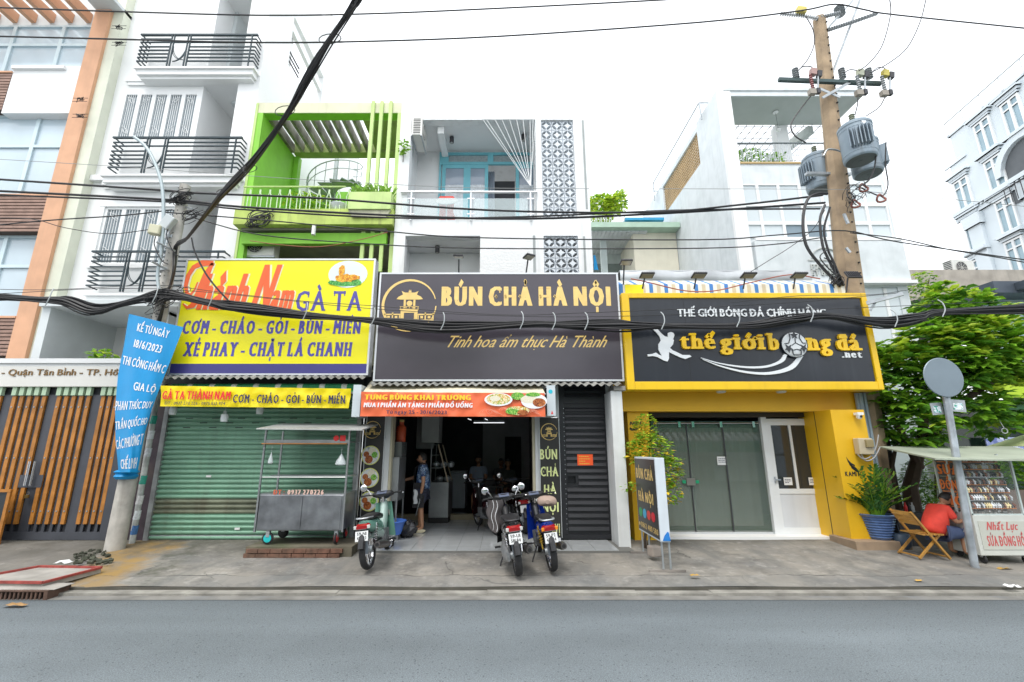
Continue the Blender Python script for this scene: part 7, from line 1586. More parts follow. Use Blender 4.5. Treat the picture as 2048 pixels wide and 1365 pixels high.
# tangles at left pole and by the green corner
def tangle(label, px, py, Y, r, n, seed, wr=.007):
    random.seed(seed); c = W(px, py, Y); o = thing('wire_tangle', label, 'cables', c)
    for k in range(n):
        cc = c+V(*[random.uniform(-.4, .4)*r for _ in range(3)]); rr = r*random.uniform(.4, 1); a = random.uniform(0, 3)
        MB().tube([cc+V(rr*math.cos(t*.6+a), .3*rr*math.sin(t*.9+a), rr*.9*math.sin(t*.6+a*2)) for t in range(random.randint(6, 12))], wr, 4).build('wire', M_cable, o)
tangle('tangle of black wires around the middle of the left pole above the banner', 330, 600, 8.45, .28, 14, 1)
tangle('knot of connectors and wires near the top of the left pole', 360, 395, 8.55, .18, 12, 2, .009)
tangle('dark clump of wires at the left corner of the lime green balcony', 518, 438, 10.1, .28, 16, 3, .012)
tangle('wires knotted beside the diagonal bundle below the left pole top', 385, 430, 8.45, .22, 9, 4)
tangle('messy wires around the big pole below the transformers', 1715, 395, 9.0, .3, 9, 5)
tangle('wires gathered where the big pole disappears behind the football sign', 1672, 560, 8.9, .16, 9, 6, .01)
for k, (px, py) in enumerate(((328, 392), (352, 388), (360, 400), (395, 436), (330, 428))): pass
bk = thing('sign_bracket', 'grey steel bracket arm at the right end of the football sign', 'bracket', W(1770, 612, 8.6)); MB().beam(W(1733, 607, 8.6), W(1806, 588, 8.2), .05, .07).beam(W(1740, 622, 8.6), W(1755, 598, 8.5), .03, .04).build('arm', M_galv, bk)
# meter box, camera, conduits right of the yellow pier
mt = thing('meter_box', 'beige electric meter box on the edge of the yellow pier', 'meter', W(1727, 908, 8.75)); c = W(1727, 893, 8.78); M_be = mat('beige_plastic', (.5, .43, .3), .5)
MB().obox(c, (.27, .14, .3)).build('casing', M_be, mt, bevel=.015); MB().obox(c+V(.05, -.09, .05), (.14, .05, .14)).build('meter', mat('amber_plastic', (.3, .24, .12), .2), mt, bevel=.01)
MB().tube(cp([(1716, 910), (1726, 918), (1740, 914), (1752, 895), (1757, 870)], 8.75), .012, 5).tube(cp([(1722, 909), (1732, 922), (1748, 916), (1760, 895)], 8.75), .012, 5).build('lead', mat('grey_cable', (.35, .35, .35), .5), mt)
cm = thing('security_camera', 'small white security camera at the top of the yellow pier', 'camera', W(1717, 834, 8.8)); c = W(1717, 828, 8.78)
MB().obox(c, (.12, .1, .05)).build('mount', M_whiteclean, cm); MB().lathe([(.03, -.1), (.05, -.07), (.05, -.02)], c, n=14).build('dome', M_whiteclean, cm, smooth=True); MB().lathe([(.025, -.005), (.025, 0)], c+V(0, -.055, -.055), 'Y', 10).build('lens', M_black, cm)
cd = thing('conduit_pipes', 'grey blue pipes and conduits in the gap beside the yellow pier', 'pipes', (X(1757, 1060, 9.2), 9.2, .15))
for px, r in ((1750, .035), (1757, .05), (1767, .03)): MB().tube([V(X(px, 1000, 9.2), 9.2, .15), V(X(px, 1000, 9.2), 9.2, 3.0)], r, 8).build('pipe', mat('blue_grey_pipe', (.25, .32, .38), .5, var=.1), cd, smooth=True)
MB().box(X(1742, 950, 9.4), X(1800, 900, 9.4), 9.6, 9.7, .1, 2.9).build('backing_wall', mat('dark_gap_wall', (.09, .085, .08), .8, var=.3), cd)
# ================================================================== things on the pavement and in the shop
def loft(secs, n=14, p=2.4):
    """closed body through sections (y, cx, cz, half width, half height)"""
    mb = MB(); K = len(secs)
    for y, cx_, cz_, a, b in secs:
        for j in range(n):
            t = 2*math.pi*j/n; c, s_ = math.cos(t), math.sin(t)
            mb.v.append(V(cx_+a*math.copysign(abs(c)**(2/p), c), y, cz_+b*math.copysign(abs(s_)**(2/p), s_)))
    for i in range(K-1):
        for j in range(n): j2 = (j+1) % n; mb.f.append((i*n+j, (i+1)*n+j, (i+1)*n+j2, i*n+j2))
    mb.f.append(tuple(range(n))); mb.f.append(tuple((K-1)*n+j for j in reversed(range(n)))); return mb
M_tyre = mat('tyre_rubber', (.022, .022, .024), .75, var=.2, scale=20)
M_plas = mat('black_plastic', (.02, .02, .022), .4, var=.15)
def wheel(par, y, r, w_, spokes=True, hub=None, x=0, nm='wheel'):
    mb = MB(); pr = [(r-.055, -w_*.35), (r-.02, -w_*.5), (r-.004, -w_*.25), (r, 0), (r-.004, w_*.25), (r-.02, w_*.5), (r-.055, w_*.35), (r-.06, 0), (r-.055, -w_*.35)]
    o = mb.lathe(pr, (x, y, r), 'X', 28, cap=False).build(nm, M_tyre, par, smooth=True, fixn=False)
    MB().lathe([(r-.07, -w_*.3), (r-.053, -w_*.34), (r-.053, w_*.34), (r-.07, w_*.3), (r-.07, -w_*.3)], (x, y, r), 'X', 28, cap=False).build('rim', M_chrome, o, smooth=True, fixn=False)
    MB().lathe([(.045, -w_*.8), (.055, -w_*.5), (.055, w_*.5), (.045, w_*.8)], (x, y, r), 'X', 14).build('hub', hub or M_galv, o)
    if spokes:
        sp = MB()
        for i in range(18): a = i*math.pi/9; sp.tube([(x+(.03 if i % 2 else -.03), y+.05*math.cos(a+.5), r+.05*math.sin(a+.5)), (x, y+(r-.06)*math.cos(a), r+(r-.06)*math.sin(a))], .003, 4)
        sp.build('spokes', M_chrome, o)
    return o
def motorbike(label, loc, yaw, lean, body, body2, plate, kind='cub', tail='red'):
    o = thing('motorbike', label, 'motorbike', (0, 0, 0)); wb = .6; r = .285
    B = mat('bike_paint_'+body[1:], body, .22, .1, var=.03, coat=.6); B2 = mat('bike_paint_'+body2[1:], body2, .3, var=.03, coat=.4)
    scooter = kind == 'scooter'
    wheel(o, -wb, r, .1, not scooter); wheel(o, wb+.03, r, .08)
    # frame, engine and swing arm
    e = loft([(-.16, 0, .34, .05, .08), (-.05, 0, .35, .11, .12), (.12, 0, .34, .12, .13), (.26, 0, .36, .06, .09)])
    for k in range(6): e.obox((0, .03+k*.035, .36), (.25, .012, .2))
    e.build('engine', mat('engine_alloy', (.25, .26, .27), .45, .6, var=.3, scale=30), o)
    MB().beam((-.075, -wb, r), (-.075, -.05, .36), .03, .05).beam((.075, -wb, r), (.075, -.05, .36), .03, .05).build('swing_arm', M_dark, o)
    if scooter: loft([(-.72, -.12, .3, .02, .07), (-.6, -.13, .3, .06, .1), (-.3, -.12, .3, .07, .12), (0, -.1, .32, .05, .1)]).build('belt_case', mat('case_alloy', (.3, .31, .32), .4, .5, var=.2, scale=14), o, smooth=True)
    for sx in (-1, 1):
        a, b = V(sx*.1, -.56, .31), V(sx*.12, -.46, .63); sh = MB().tube([a, b], .011, 6); N_ = 40
        sh.tube([a+(b-a)*(.25+.7*k/N_)+V(.026*math.cos(k*1.0), .026*math.sin(k*1.0), 0) for k in range(N_)], .007, 4)
        sh.build('shock_absorber', mat('spring_yellow', (.5, .33, .04), .4, .4) if body == '#12349a' else M_chrome, o)
    # exhaust on the right
    MB().tube([(.05, .25, .25), (.12, .1, .2), (.15, -.15, .22)], .018, 8).lathe([(.03, -.62), (.05, -.6), (.058, -.5), (.055, -.2), (.03, -.1)], (.17, 0, .0), 'Y', 16, cap=True).build('exhaust', M_dark, o) if 0 else None
    ex = MB().tube([(.05, .25, .25), (.12, .12, .2), (.16, -.12, .24)], .018, 8); ex.tube([(.165, -.1, .25), (.18, -.2, .27), (.19, -.6, .33), (.19, -.74, .35)], [.03, .055, .06, .045], 16); ex.build('exhaust', mat('exhaust_metal', (.12, .11, .11), .35, .7, var=.2), o, smooth=True)
    MB().tube([(.19, -.735, .35), (.19, -.745, .35)], .028, 12).build('exhaust_mouth', M_black, o)
    # tail and side body
    hw = .14 if scooter else .12; top = .74 if scooter else .7
    loft([(-.78, 0, top-.03, .05, .03), (-.7, 0, top-.06, hw*.85, .07), (-.5, 0, top-.1, hw, .1), (-.2, 0, top-.15, hw*1.05, .13), (.02, 0, top-.2, hw*.75, .13), (.12, 0, top-.26, .05, .08)]).build('tail_body', B, o, smooth=True)
    loft([(-.45, 0, top-.22, hw*.8, .07), (-.1, 0, top-.28, hw*1.0, .1), (.15, 0, top-.33, .08, .08)]).build('side_panel', B2, o, smooth=True)
    loft([(-.66, 0, top+.02, .05, .02), (-.55, 0, top+.03, hw*.95, .035), (-.25, 0, top+.03, hw*1.05, .04), (.02, 0, top-.02, hw*.8, .045), (.12, 0, top-.05, .06, .03)], 14, 2.8).build('seat', mat('seat_vinyl', (.02, .02, .022), .45, var=.1), o, smooth=True)
    MB().tube(smooth([(-.09, -.45, top+.03), (-.1, -.72, top+.05), (-.06, -.8, top+.05), (.06, -.8, top+.05), (.1, -.72, top+.05), (.09, -.45, top+.03)]), .012, 6).build('grab_rail', M_dark if scooter else M_galv, o)
    tl = loft([(-.83, 0, top-.075, .085, .028), (-.8, 0, top-.07, .11, .042), (-.74, 0, top-.06, .11, .045)]).build('tail_light', mat('red_lens', (.32, .01, .012), .12, var=.05), o, smooth=True)
    for sx in (-1, 1): MB().obox((sx*.1, -.815, top-.07), (.045, .03, .05), Matrix.Rotation(sx*.4, 3, 'Z')).build('indicator', mat('amber_lens', (.85, .28, .02), .15) if tail == 'amber' else mat('clear_lens', (.6, .6, .58), .12), o, bevel=.008)
    # rear mudguard and plate
    MB().prism([(-.075, 0), (.075, 0), (.05, -.26), (-.05, -.26)], (0, -.8, top-.2), (1, 0, 0), (0, -.28, 1), (0, -1, 0), .012).build('mudguard', mat('guard_grey', (.28, .32, .37), .4, var=.05), o)
    MB().tube([(0, -wb+.31*math.cos(a), r+.31*math.sin(a)) for a in [rad(q) for q in (60, 90, 120, 150, 170)]], .05, 8).build('inner_guard', M_plas, o)
    pc = V(0, -.845, top-.19); Rp = Matrix.Rotation(rad(-14), 3, 'X'); pl = MB().obox(pc, (.19, .006, .14), Rp).build('number_plate', mat('plate_white', (.75, .76, .76), .35, var=.02), o)
    uz = Rp @ V(0, 0, 1); nn_ = Rp @ V(0, -1, 0)
    for i, s_ in enumerate(plate): text('lettering', s_, M_black, pl, pc+V(-.07, 0, 0)+uz*(.012-.058*i)+nn_*.003, .14, .042, v=uz, n=nn_, bold=.08)
    MB().tube([pc+V(-.08, .01, .09), pc+V(.08, .01, .09)], .008, 5).build('plate_lamp', M_plas, pl)
    # leg shield, front
    ls = MB()
    for sx in (-1, 1):
        ls.sheet(lambda u, v: (sx*(.03+.17*u*(1-.35*v)), .36+.1*v+.1*(1-u)-.03*u+.0, .3+.55*v+.0*u), 6, 8)
        ls.sheet(lambda u, v: (sx*(.03+.17*u*(1-.35*v)), .372+.1*v+.1*(1-u)-.03*u+.0, .3+.55*v+.0*u), 6, 8)
    ls.build('leg_shield', B, o, smooth=True, fixn=False)
    loft([(.05, 0, .44, .05, .06), (.2, 0, .45, .06, .09), (.38, 0, .62, .06, .22), (.46, 0, .75, .07, .16), (.5, 0, .8, .05, .1)]).build('front_body', B2 if not scooter else M_plas, o, smooth=True)
    loft([(.62, 0, .68, .05, .05), (.56, 0, .72, .09, .1), (.48, 0, .75, .1, .12)]).build('nose', B, o, smooth=True)
    MB().tube([(-.07, .63, r), (-.07, .46, .72)], .022, 8).tube([(.07, .63, r), (.07, .46, .72)], .022, 8).tube([(0, .47, .6), (0, .4, .98)], .025, 8).build('fork', M_chrome, o)
    MB().tube([(0, wb+.03+.305*math.cos(a), r+.305*math.sin(a)) for a in [rad(q) for q in (10, 40, 70, 100, 130, 160)]], .045, 8).build('front_mudguard', B, o, smooth=True)
    loft([(.32, 0, .98, .07, .035), (.37, 0, 1.0, .17, .045), (.43, 0, .99, .2, .06), (.5, 0, .96, .1, .06), (.53, 0, .95, .04, .03)]).build('handlebar_cover', M_plas, o, smooth=True)
    MB().obox((0, .35, 1.025), (.17, .1, .012), Matrix.Rotation(rad(25), 3, 'X')).build('speedometer', mat('dial_glass', (.12, .14, .2), .05), o)
    hb = MB()
    for sx in (-1, 1): hb.tube([(sx*.15, .41, .99), (sx*.25, .37, 1.0), (sx*.36, .3, 1.0)], [.012, .014, .018], 8)
    hb.build('grips', M_black, o)
    for sx in (-1, 1): MB().tube([(sx*.24, .4, 1.0), (sx*.38, .36, .98)], .006, 5).build('brake_lever', M_chrome, o)
    for sx in ((-1,) if body != '#262628' else (-1, 1)):
        MB().tube([(sx*.2, .38, 1.0), (sx*.24, .37, 1.08), (sx*.3, .35, 1.12)], .007, 6).build('mirror_stem', M_chrome, o)
        mc = MB().merge(MB().lathe([(.001, -.012), (.045, -.01), (.06, 0), (.055, .004), (.001, .006)], n=18), Matrix.Translation((sx*.31, .34, 1.13)) @ Matrix.Rotation(rad(90), 4, 'X')).build('mirror', M_chrome, o, smooth=True)
    MB().tube([(-.08, .1, .26), (-.2, .02, .05), (-.22, 0, .0)], .011, 6).build('side_stand', M_dark, o)
    MB().tube([(-.22, .1, .28), (.22, .1, .28)], .012, 6).box(-.26, -.17, .08, .12, .27, .295).box(.17, .26, .08, .12, .27, .295).build('foot_pegs', M_plas, o)
    MB().beam((.02, .2, .33), (.2, .12, .32), .02, .02).box(.18, .24, .1, .14, .31, .33).build('pedal', M_galv, o)
    o.location = loc; o.rotation_euler = (0, rad(lean), rad(yaw)); return o
def bike_at(px, py, yaw, **k):
    g = G(px, py, .13); c = g+Matrix.Rotation(rad(yaw), 3, 'Z') @ V(0, .6, 0); return (c.x, c.y, gz(c.x, c.y)+.004)
motorbike('mint green motorbike parked alone at the left of the noodle shop, one round mirror', bike_at(737, 1140, -1), -1, -7, '#6f9f90', '#a3b8b1', ('59-N1', '494.23'))
motorbike('black and silver scooter with a cloth over its handlebar, left of the blue motorbike', bike_at(1037, 1150, 5), 5, -7, '#262628', '#9c9a96', ('59-U1', '581.84'), 'scooter')
motorbike('blue motorbike with amber tail lights in front of the vertical lime sign', bike_at(1106, 1143, 5), 5, -7, '#12349a', '#16181e', ('59-P2', '423.34'), tail='amber')
jk = thing('jacket', 'grey striped jacket draped over the handlebar of the black scooter', 'jacket', W(993, 1045, 7.9)); c = W(990, 1015, 7.95)
M_jk = mat('grey_jacket', (.08, .07, .07), .8, var=.2)
MB().sheet(lambda u, v: (c.x-.13+.25*u+.02*math.sin(v*9), 7.95-.12*math.sin(u*3.14)-.03*math.sin(u*11), c.z+.12-.5*v*(.75+.25*math.sin(u*3))), 18, 10).build('cloth', M_jk, jk, smooth=True, fixn=False)
for k in (.35, .6): MB().sheet(lambda u, v: (c.x-.13+.25*(k+.03*u)+.02*math.sin(v*9), 7.94-.12*math.sin((k+.03*u)*3.14)-.03*math.sin((k+.03*u)*11), c.z+.12-.48*v*(.75+.25*math.sin(k*3))), 1, 10).build('stripe', M_wp, jk, fixn=False)
bgm = thing('bag', 'tan cloth bag hung on the far side of the blue motorbike handlebar', 'bag', W(1094, 1015, 8.15)); loft([(7.98, W(1094, 1000, 8.1).x, W(1094, 1003, 8.1).z, .04, .03), (8.05, W(1094, 1000, 8.1).x, W(1094, 1003, 8.1).z, .16, .08), (8.15, W(1094, 1000, 8.1).x, W(1094, 1003, 8.1).z, .17, .09), (8.2, W(1094, 1000, 8.1).x, W(1094, 1003, 8.1).z, .05, .04)]).build('cloth', mat('tan_bag', (.38, .28, .23), .8, var=.15), bgm, smooth=True)
# ---- brick slab and food cart
bk_ = thing('brick_plinth', 'low mossy brick plinth under the steel food cart', 'plinth', (X(595, 1105, 8.15), 8.15, .15)); bx0_, bx1_ = X(488, 1103, 8.15), X(702, 1103, 8.15)
MB().box(bx0_, bx1_, 8.19, 9.0, .12, .3).build('core', mat('mossy_mortar', (.14, .125, .09), .9, var=.3, stains=.6, dirt=(.06, .09, .03)), bk_)
bme1 = MB().obox((0, 0, 0), (.19, .09, .06)).mesh('brick', mat('old_brick', (.15, .075, .05), .85, var=.4, scale=9, bump=.5, stains=.6, dirt=(.1, .1, .07)))
random.seed(5)
for row in range(2):
    n_ = int((bx1_-bx0_)/.2)
    for i in range(n_): piece('brick', bme1, bk_, (bx0_+.1+i*.2+(.04 if row else 0)-.0, 8.17+random.uniform(0, .012), .17+row*.072), rot=(0, 0, random.uniform(-.03, .03)))
fc = thing('food_cart', 'stainless steel street food cart with empty shelves parked before the green shutter', 'cart', (X(600, 1080, 8.6), 8.6, .31))
YC = 8.3; YB2 = 8.95; cx0, cx1 = X(533, 860, YC), X(700, 860, YC); zb_, zt_ = Z(1062, YC), Z(990, YC); zrf = Z(858, YC)-.02
M_cs = mat('scratched_steel', (.3, .31, .33), .33, .85, var=.3, scale=4, bump=.15, bscale=8, streak=.3, dirt=(.15, .15, .16))
MB().box(cx0+.02, cx1-.02, YC, YB2, zb_, zt_).build('cabinet', M_cs, fc, bevel=.01)
xm_2 = X(604, 1025, YC)
MB().box(cx0+.05, xm_2-.01, YC-.012, YC-.001, zb_+.03, zt_-.03).build('door', M_cs, fc); MB().box(xm_2+.01, cx1-.05, YC-.012, YC-.001, zb_+.03, zt_-.03).build('door', M_cs, fc)
for x_, y_ in ((cx0, YC), (cx1, YC), (cx0, YB2), (cx1, YB2)): MB().box(x_-.015, x_+.015, y_-.015, y_+.015, zb_-.02, zrf).build('post', M_steel, fc)
MB().box(cx0-.0, cx1, YC+.016, YB2-.016, zt_+.002, zt_+.02).build('worktop', M_steel, fc)
for py, d in ((954, .35), (884, .5)): MB().box(cx0+.016, cx1-.016, YB2-d, YB2-.02, Z(py, YC)-.01, Z(py, YC)+.01).build('shelf', M_steel, fc)
MB().box(cx0+.016, cx1-.016, YC-.01, YC+.01, Z(888, YC), Z(880, YC)).build('header', M_steel, fc); MB().tube([(cx0-.03, YC-.05, Z(888, YC)), (cx1-.02, YC-.05, Z(888, YC))], .012, 6).build('rail', M_wood, fc)
MB().tube([(cx0, YC, Z(890, YC)), (cx0+.02, YC-.05, Z(893, YC))], .01, 5).tube([(cx0+.016, YC+.0, Z(955, YC)), (cx1-.016, YC, Z(955, YC))], .008, 5).build('cross_rod', M_steel, fc)
r0, r1 = X(511, 856, YC-.25), X(724, 860, YC-.25)
MB().add([(r0, YC-.22, zrf), (r1, YC-.22, zrf-.02), (r1, YB2+.1, zrf+.12), (r0, YB2+.1, zrf+.14), (r0, YC-.22, zrf+.02), (r1, YC-.22, zrf), (r1, YB2+.1, zrf+.14), (r0, YB2+.1, zrf+.16)], [(0, 1, 2, 3), (7, 6, 5, 4), (0, 4, 5, 1), (1, 5, 6, 2), (2, 6, 7, 3), (3, 7, 4, 0)]).build('roof', mat('pale_sheet_roof', (.5, .51, .5), .45, .4, var=.15, streak=.3), fc)
for i, (s_, a, b) in enumerate((('ĐT :', 547, 570), ('0937 270226', 575, 648))):
    c1 = W(a, 987, YC); text('lettering', s_, (mat('rust_red_paint', (.6, .12, .06), .5), mat('faded_red_white', (.75, .5, .42), .5))[i], fc, (c1.x, YC-.003, zt_+.004), X(b, 987, YC)-c1.x, Z(980, YC)-zt_-.004, bold=.22, serif=.08)
for px in (673, 686):
    c1 = W(px, 877, YC); (MB().prism([(.05*math.cos(t*.4), .05*math.sin(t*.4)) for t in range(16)], (c1.x, YC-.011, c1.z), (1, 0, 0), (0, 0, 1), (0, -1, 0), .003) if px < 680 else MB().box(c1.x-.05, c1.x+.05, YC-.014, YC-.011, c1.z-.05, c1.z+.05)).build('sticker', M_redp, fc)
for px, py, col in ((535, 1083, (.02, .5, .52)), (566, 1071, (.03, .03, .03)), (672, 1080, (.55, .04, .04)), (690, 1071, (.55, .04, .04))):
    c1 = W(px, py, YC+.05 if py > 1075 else YB2-.05); rr = .095; cm_ = mat('castor_%d' % px, col, .4)
    wo2 = MB().lathe([(rr*.75, -.02), (rr, -.012), (rr, .012), (rr*.75, .02)], (c1.x, c1.y, .31+rr), 'X' if px > 600 else 'Y', 20).build('wheel', M_tyre, fc, smooth=True)
    MB().lathe([(rr*.3, -.026), (rr*.7, -.024), (rr*.7, .024), (rr*.3, .026)], (c1.x, c1.y, .31+rr), 'X' if px > 600 else 'Y', 18).build('rim', cm_, wo2)
    MB().box(c1.x-.03, c1.x+.03, c1.y-.03, c1.y+.03, .31+rr*1.2, zb_+.0).build('castor_fork', M_galv, fc)
def hangbag(par_label, px, py, Y, w_, h_, m_):
    c1 = W(px, py, Y); o = thing('plastic_bag', par_label, 'bag', c1-V(0, 0, h_)); MB().lathe([(.004, 0), (w_*.15, -h_*.2), (w_*.4, -h_*.6), (w_*.5, -h_*.9), (w_*.3, -h_)], c1, n=10).tube([c1, c1+V(0, 0, .12)], .003, 4).build('film', m_, o, smooth=True)
M_film = mat('clear_film', (.75, .8, .82), .15, var=.1, alpha=.55)
hangbag('small clear plastic bag hanging at the left post of the food cart', 543, 905, YC+.02, .09, .2, M_film); hangbag('clear triangular plastic bag hanging at the right side of the food cart', 683, 908, YC+.02, .2, .2, M_film)
rg = thing('cloth_rag', 'blue grey checked rag hanging at the left end of the food cart', 'cloth', W(513, 1045, YC+.1)); c1 = W(513, 1010, YC+.1); MB().sheet(lambda u, v: (cx0-.03-.015*math.sin(u*8), YC+.05+.2*u, c1.z-.28*v), 8, 6).build('cloth', print_mat('checked_cloth', ['#8fa0b4', '#dfe5ea', '#4a607c'], 40), rg, fixn=False)
# ---- standing street sign
ss = thing('standing_sign', 'free standing street sign box on thin legs, black side with yellow noodle lettering', 'sign', (2.42, 7.72, .15))
sy0, sy1, sz0_, sz1_ = 7.38, 8.5, .52, 1.76; sxa, sxb = X(1309, 918, 7.38), X(1328, 918, 7.38)
MB().box(sxa, sxb, sy0, sy1, sz0_, sz1_).build('box', mat('white_acrylic', (.66, .72, .78), .3, var=.05, stains=.2, dirt=(.45, .48, .5)), ss, bevel=.006)
MB().box(sxa-.006, sxa-.001, sy0+.03, sy1-.03, sz0_+.03, sz1_-.03).build('black_face', M_panel, ss); MB().box(sxa-.0, sxb+.0, sy0-.006, sy0-.001, sz0_, sz0_+.015).build('trim', M_galv, ss)
sk = dict(u=(0, -1, 0), n=(-1, 0, 0)); xs_ = sxa-.006
text('lettering', 'BÚN CHẢ', M_gold, ss, (xs_, sy1-.08, 1.4), .92, .17, bold=.26, serif=.1, mk=.14, curl=1, **sk); text('lettering', 'HÀ NỘI', M_gold, ss, (xs_, sy1-.14, 1.03), .8, .16, bold=.26, serif=.1, mk=.14, curl=1, **sk)
for i, c_ in enumerate(('#1f9a50', '#3aa6d0', '#d83a34', '#d82030')): MB().prism([(.09*math.cos(t*.35), .075*math.sin(t*.35)) for t in range(18)], (xs_, sy1-.2-i*.22, .84), (0, -1, 0), (0, 0, 1), (-1, 0, 0), .003).build('app_badge', mat('badge'+c_[1:], c_, .4), ss)
text('lettering', '0862 480 580', M_gold, ss, (xs_, sy1-.18, .6), .88, .085, bold=.14, **sk)
MB().prism([(.03*math.cos(t*.5), .03*math.sin(t*.5)) for t in range(12)], (xs_, sy1-.1, .64), (0, -1, 0), (0, 0, 1), (-1, 0, 0), .003).build('phone_mark', M_gold, ss)
MB().prism([(0, 0), (.12, 0), (.1, .12), (.08, .13), (.03, .07)], (sxa+.03, sy0-.006, sz0_+.02), (1, 0, 0), (0, 0, 1), (0, -1, 0), .002).build('blue_patch', mat('blue_patch', (.02, .2, .6), .5), ss)
lg = MB(); 
for y_ in (sy0+.03, sy1-.1):
    for x_ in (sxa+.02, sxb-.02): MB().box(x_-.012, x_+.012, y_-.012, y_+.012, .14, sz0_-.001).build('leg', M_galv, ss)
    MB().box(sxa-.2, sxb+.2, y_-.02, y_+.02, gz(2.4, y_)+.0, gz(2.4, y_)+.03).build('foot_bar', mat('rusty_bar', (.22, .2, .18), .7, var=.3), ss)
st2 = thing('stone', 'rough block lying on the foot bar of the standing sign', 'stone', (2.45, 8.0, .2)); MB().obox((2.5, 8.02, .27), (.18, .16, .16), Matrix.Rotation(.3, 3, 'Z')).build('block', mat('pinkish_stone', (.35, .3, .26), .9, var=.3, bump=.6), st2, bevel=.02)
leafy('flowering_bush', 'leafy bush with yellow flowers growing behind the standing sign', 'plant', (X(1288, 1090, 8.75), 8.75, .15), [(W(1300, 905, 8.7), (.42, .28, .35)), (W(1320, 945, 8.6), (.4, .25, .3)), (W(1325, 985, 8.6), (.35, .22, .22)), (W(1290, 860, 8.8), (.22, .18, .3)), (W(1350, 925, 8.5), (.2, .12, .08)), (W(1262, 975, 8.6), (.15, .1, .08))], 2300, .09, [M_leaf1, M_leaf2, mat('yellow_petal', (.75, .5, .03), .5, var=.15)], [([V(X(1288, 1090, 8.75), 8.75, .15), W(1296, 1000, 8.7), W(1300, 880, 8.75)], .03), ([V(X(1292, 1090, 8.7), 8.7, .15), W(1320, 1000, 8.6), W(1335, 930, 8.6)], .02)], seed=31, aspect=1.9)
# ---- potted plant on its step
stp = thing('stone_step', 'stone step carrying the blue plant pot beside the yellow pier', 'step', (X(1760, 1090, 8.75), 8.75, .15)); gx0 = X(1706, 1090, 8.7)
MB().box(gx0, X(1817, 1090, 8.7), 8.62, 9.3, .12, .3).build('block', mat('tan_stone', (.3, .22, .15), .85, var=.3, stains=.5, dirt=(.12, .1, .08), bump=.4), stp, bevel=.01)
pt = thing('plant_pot', 'big ribbed blue glazed pot on the stone step', 'pot', W(1757, 1083, 8.88)); c1 = V(W(1757, 1060, 8.88).x, 8.88, .301); prf = [(.17, 0)]
for i in range(8): prf += [(.19+i*.012, .03+i*.045), (.205+i*.012, .045+i*.045), (.19+i*.012, .062+i*.045)]
prf += [(.32, .41), (.33, .43), (.3, .44), (.28, .38)]
MB().lathe(prf, c1, n=28).build('glazed_body', mat('blue_glaze', (.09, .16, .34), .15, var=.2, scale=12, coat=.5), pt, smooth=True)
zz_ = thing('potted_plant', 'glossy dark green arching plant growing in the blue pot', 'plant', c1+V(0, 0, .4)); random.seed(9); stm = MB(); lf = MB(); lfy = MB(); BF2 = [(0, 1, 4), (1, 2, 4), (2, 3, 4), (3, 0, 4)]
for k in range(54):
    a = k*2.4; R_ = random.uniform(.1, .6); hh_ = random.uniform(.35, .95)*(1.1-R_*.6); b0 = c1+V(.1*math.cos(a), .1*math.sin(a), .38); P = smooth([b0, b0+V(R_*.3*math.cos(a), R_*.3*math.sin(a), hh_*.6), b0+V(R_*math.cos(a), R_*math.sin(a), hh_)]); stm.tube(P, [.012*(1-.7*i/len(P)) for i in range(len(P))], 5)
    for i in range(2, len(P)-1):
        for sd_ in (-1, 1):
            d = (P[i+1]-P[i]).normalized(); sv = d.cross(V(0, 0, 1)).normalized()*sd_; t = (sv+d*.7+V(0, 0, .2)).normalized(); l = random.uniform(.11, .16); p = P[i]+d*random.uniform(0, .03); w2_ = d*l*.28
            (lfy if random.random() < .25 else lf).add([p, p+t*l*.5+w2_, p+t*l, p+t*l*.5-w2_, p+t*l*.5+V(0, 0, .012)], BF2)
stm.build('stems', M_leaf1, zz_); lf.build('foliage', mat('glossy_leaf', (.05, .16, .03), .2, var=.4, scale=10), zz_, kind='stuff', fixn=False); lfy.build('foliage', mat('fresh_glossy_leaf', (.2, .34, .04), .25, var=.3, scale=10), zz_, kind='stuff', fixn=False)
gp_ = thing('square_planter', 'dark grey square planter between the blue pot and the wooden chair', 'planter', W(1812, 1075, 9.0)); gc = W(1815, 1050, 9.0); MB().prism([(-.26, 0), (.26, 0), (.3, .6), (-.3, .6)], (gc.x, 8.85, .15), (1, 0, 0), (0, 0, 1), (0, 1, 0), .5).build('box', mat('slate_planter', (.06, .065, .07), .6, var=.1), gp_)
kp = thing('small_pot', 'small dark round pot in front of the square planter', 'pot', W(1802, 1083, 8.7)); c1 = V(W(1802, 1070, 8.7).x, 8.7, .17); MB().lathe([(.09, 0), (.13, .06), (.14, .16), (.12, .24), (.1, .25)], c1, n=18).tube([c1+V(0, 0, .2), c1+V(-.04, 0, .42)], .006, 4).build('bowl', mat('navy_pot', (.04, .06, .09), .3), kp, smooth=True)
bt_ = thing('bottles', 'small bottles and cans on the square planter rim', 'bottles', W(1814, 1025, 8.95)); c1 = V(W(1812, 1020, 8.95).x, 8.95, .75)
for i, (dx, m_) in enumerate(((0, M_redp), (.07, M_plas), (.13, M_wgrey))): MB().lathe([(.025, 0), (.028, .01), (.028, .1), (.012, .14), (.012, .17)], c1+V(dx, 0, 0), n=10).build('bottle', m_, bt_, smooth=True)
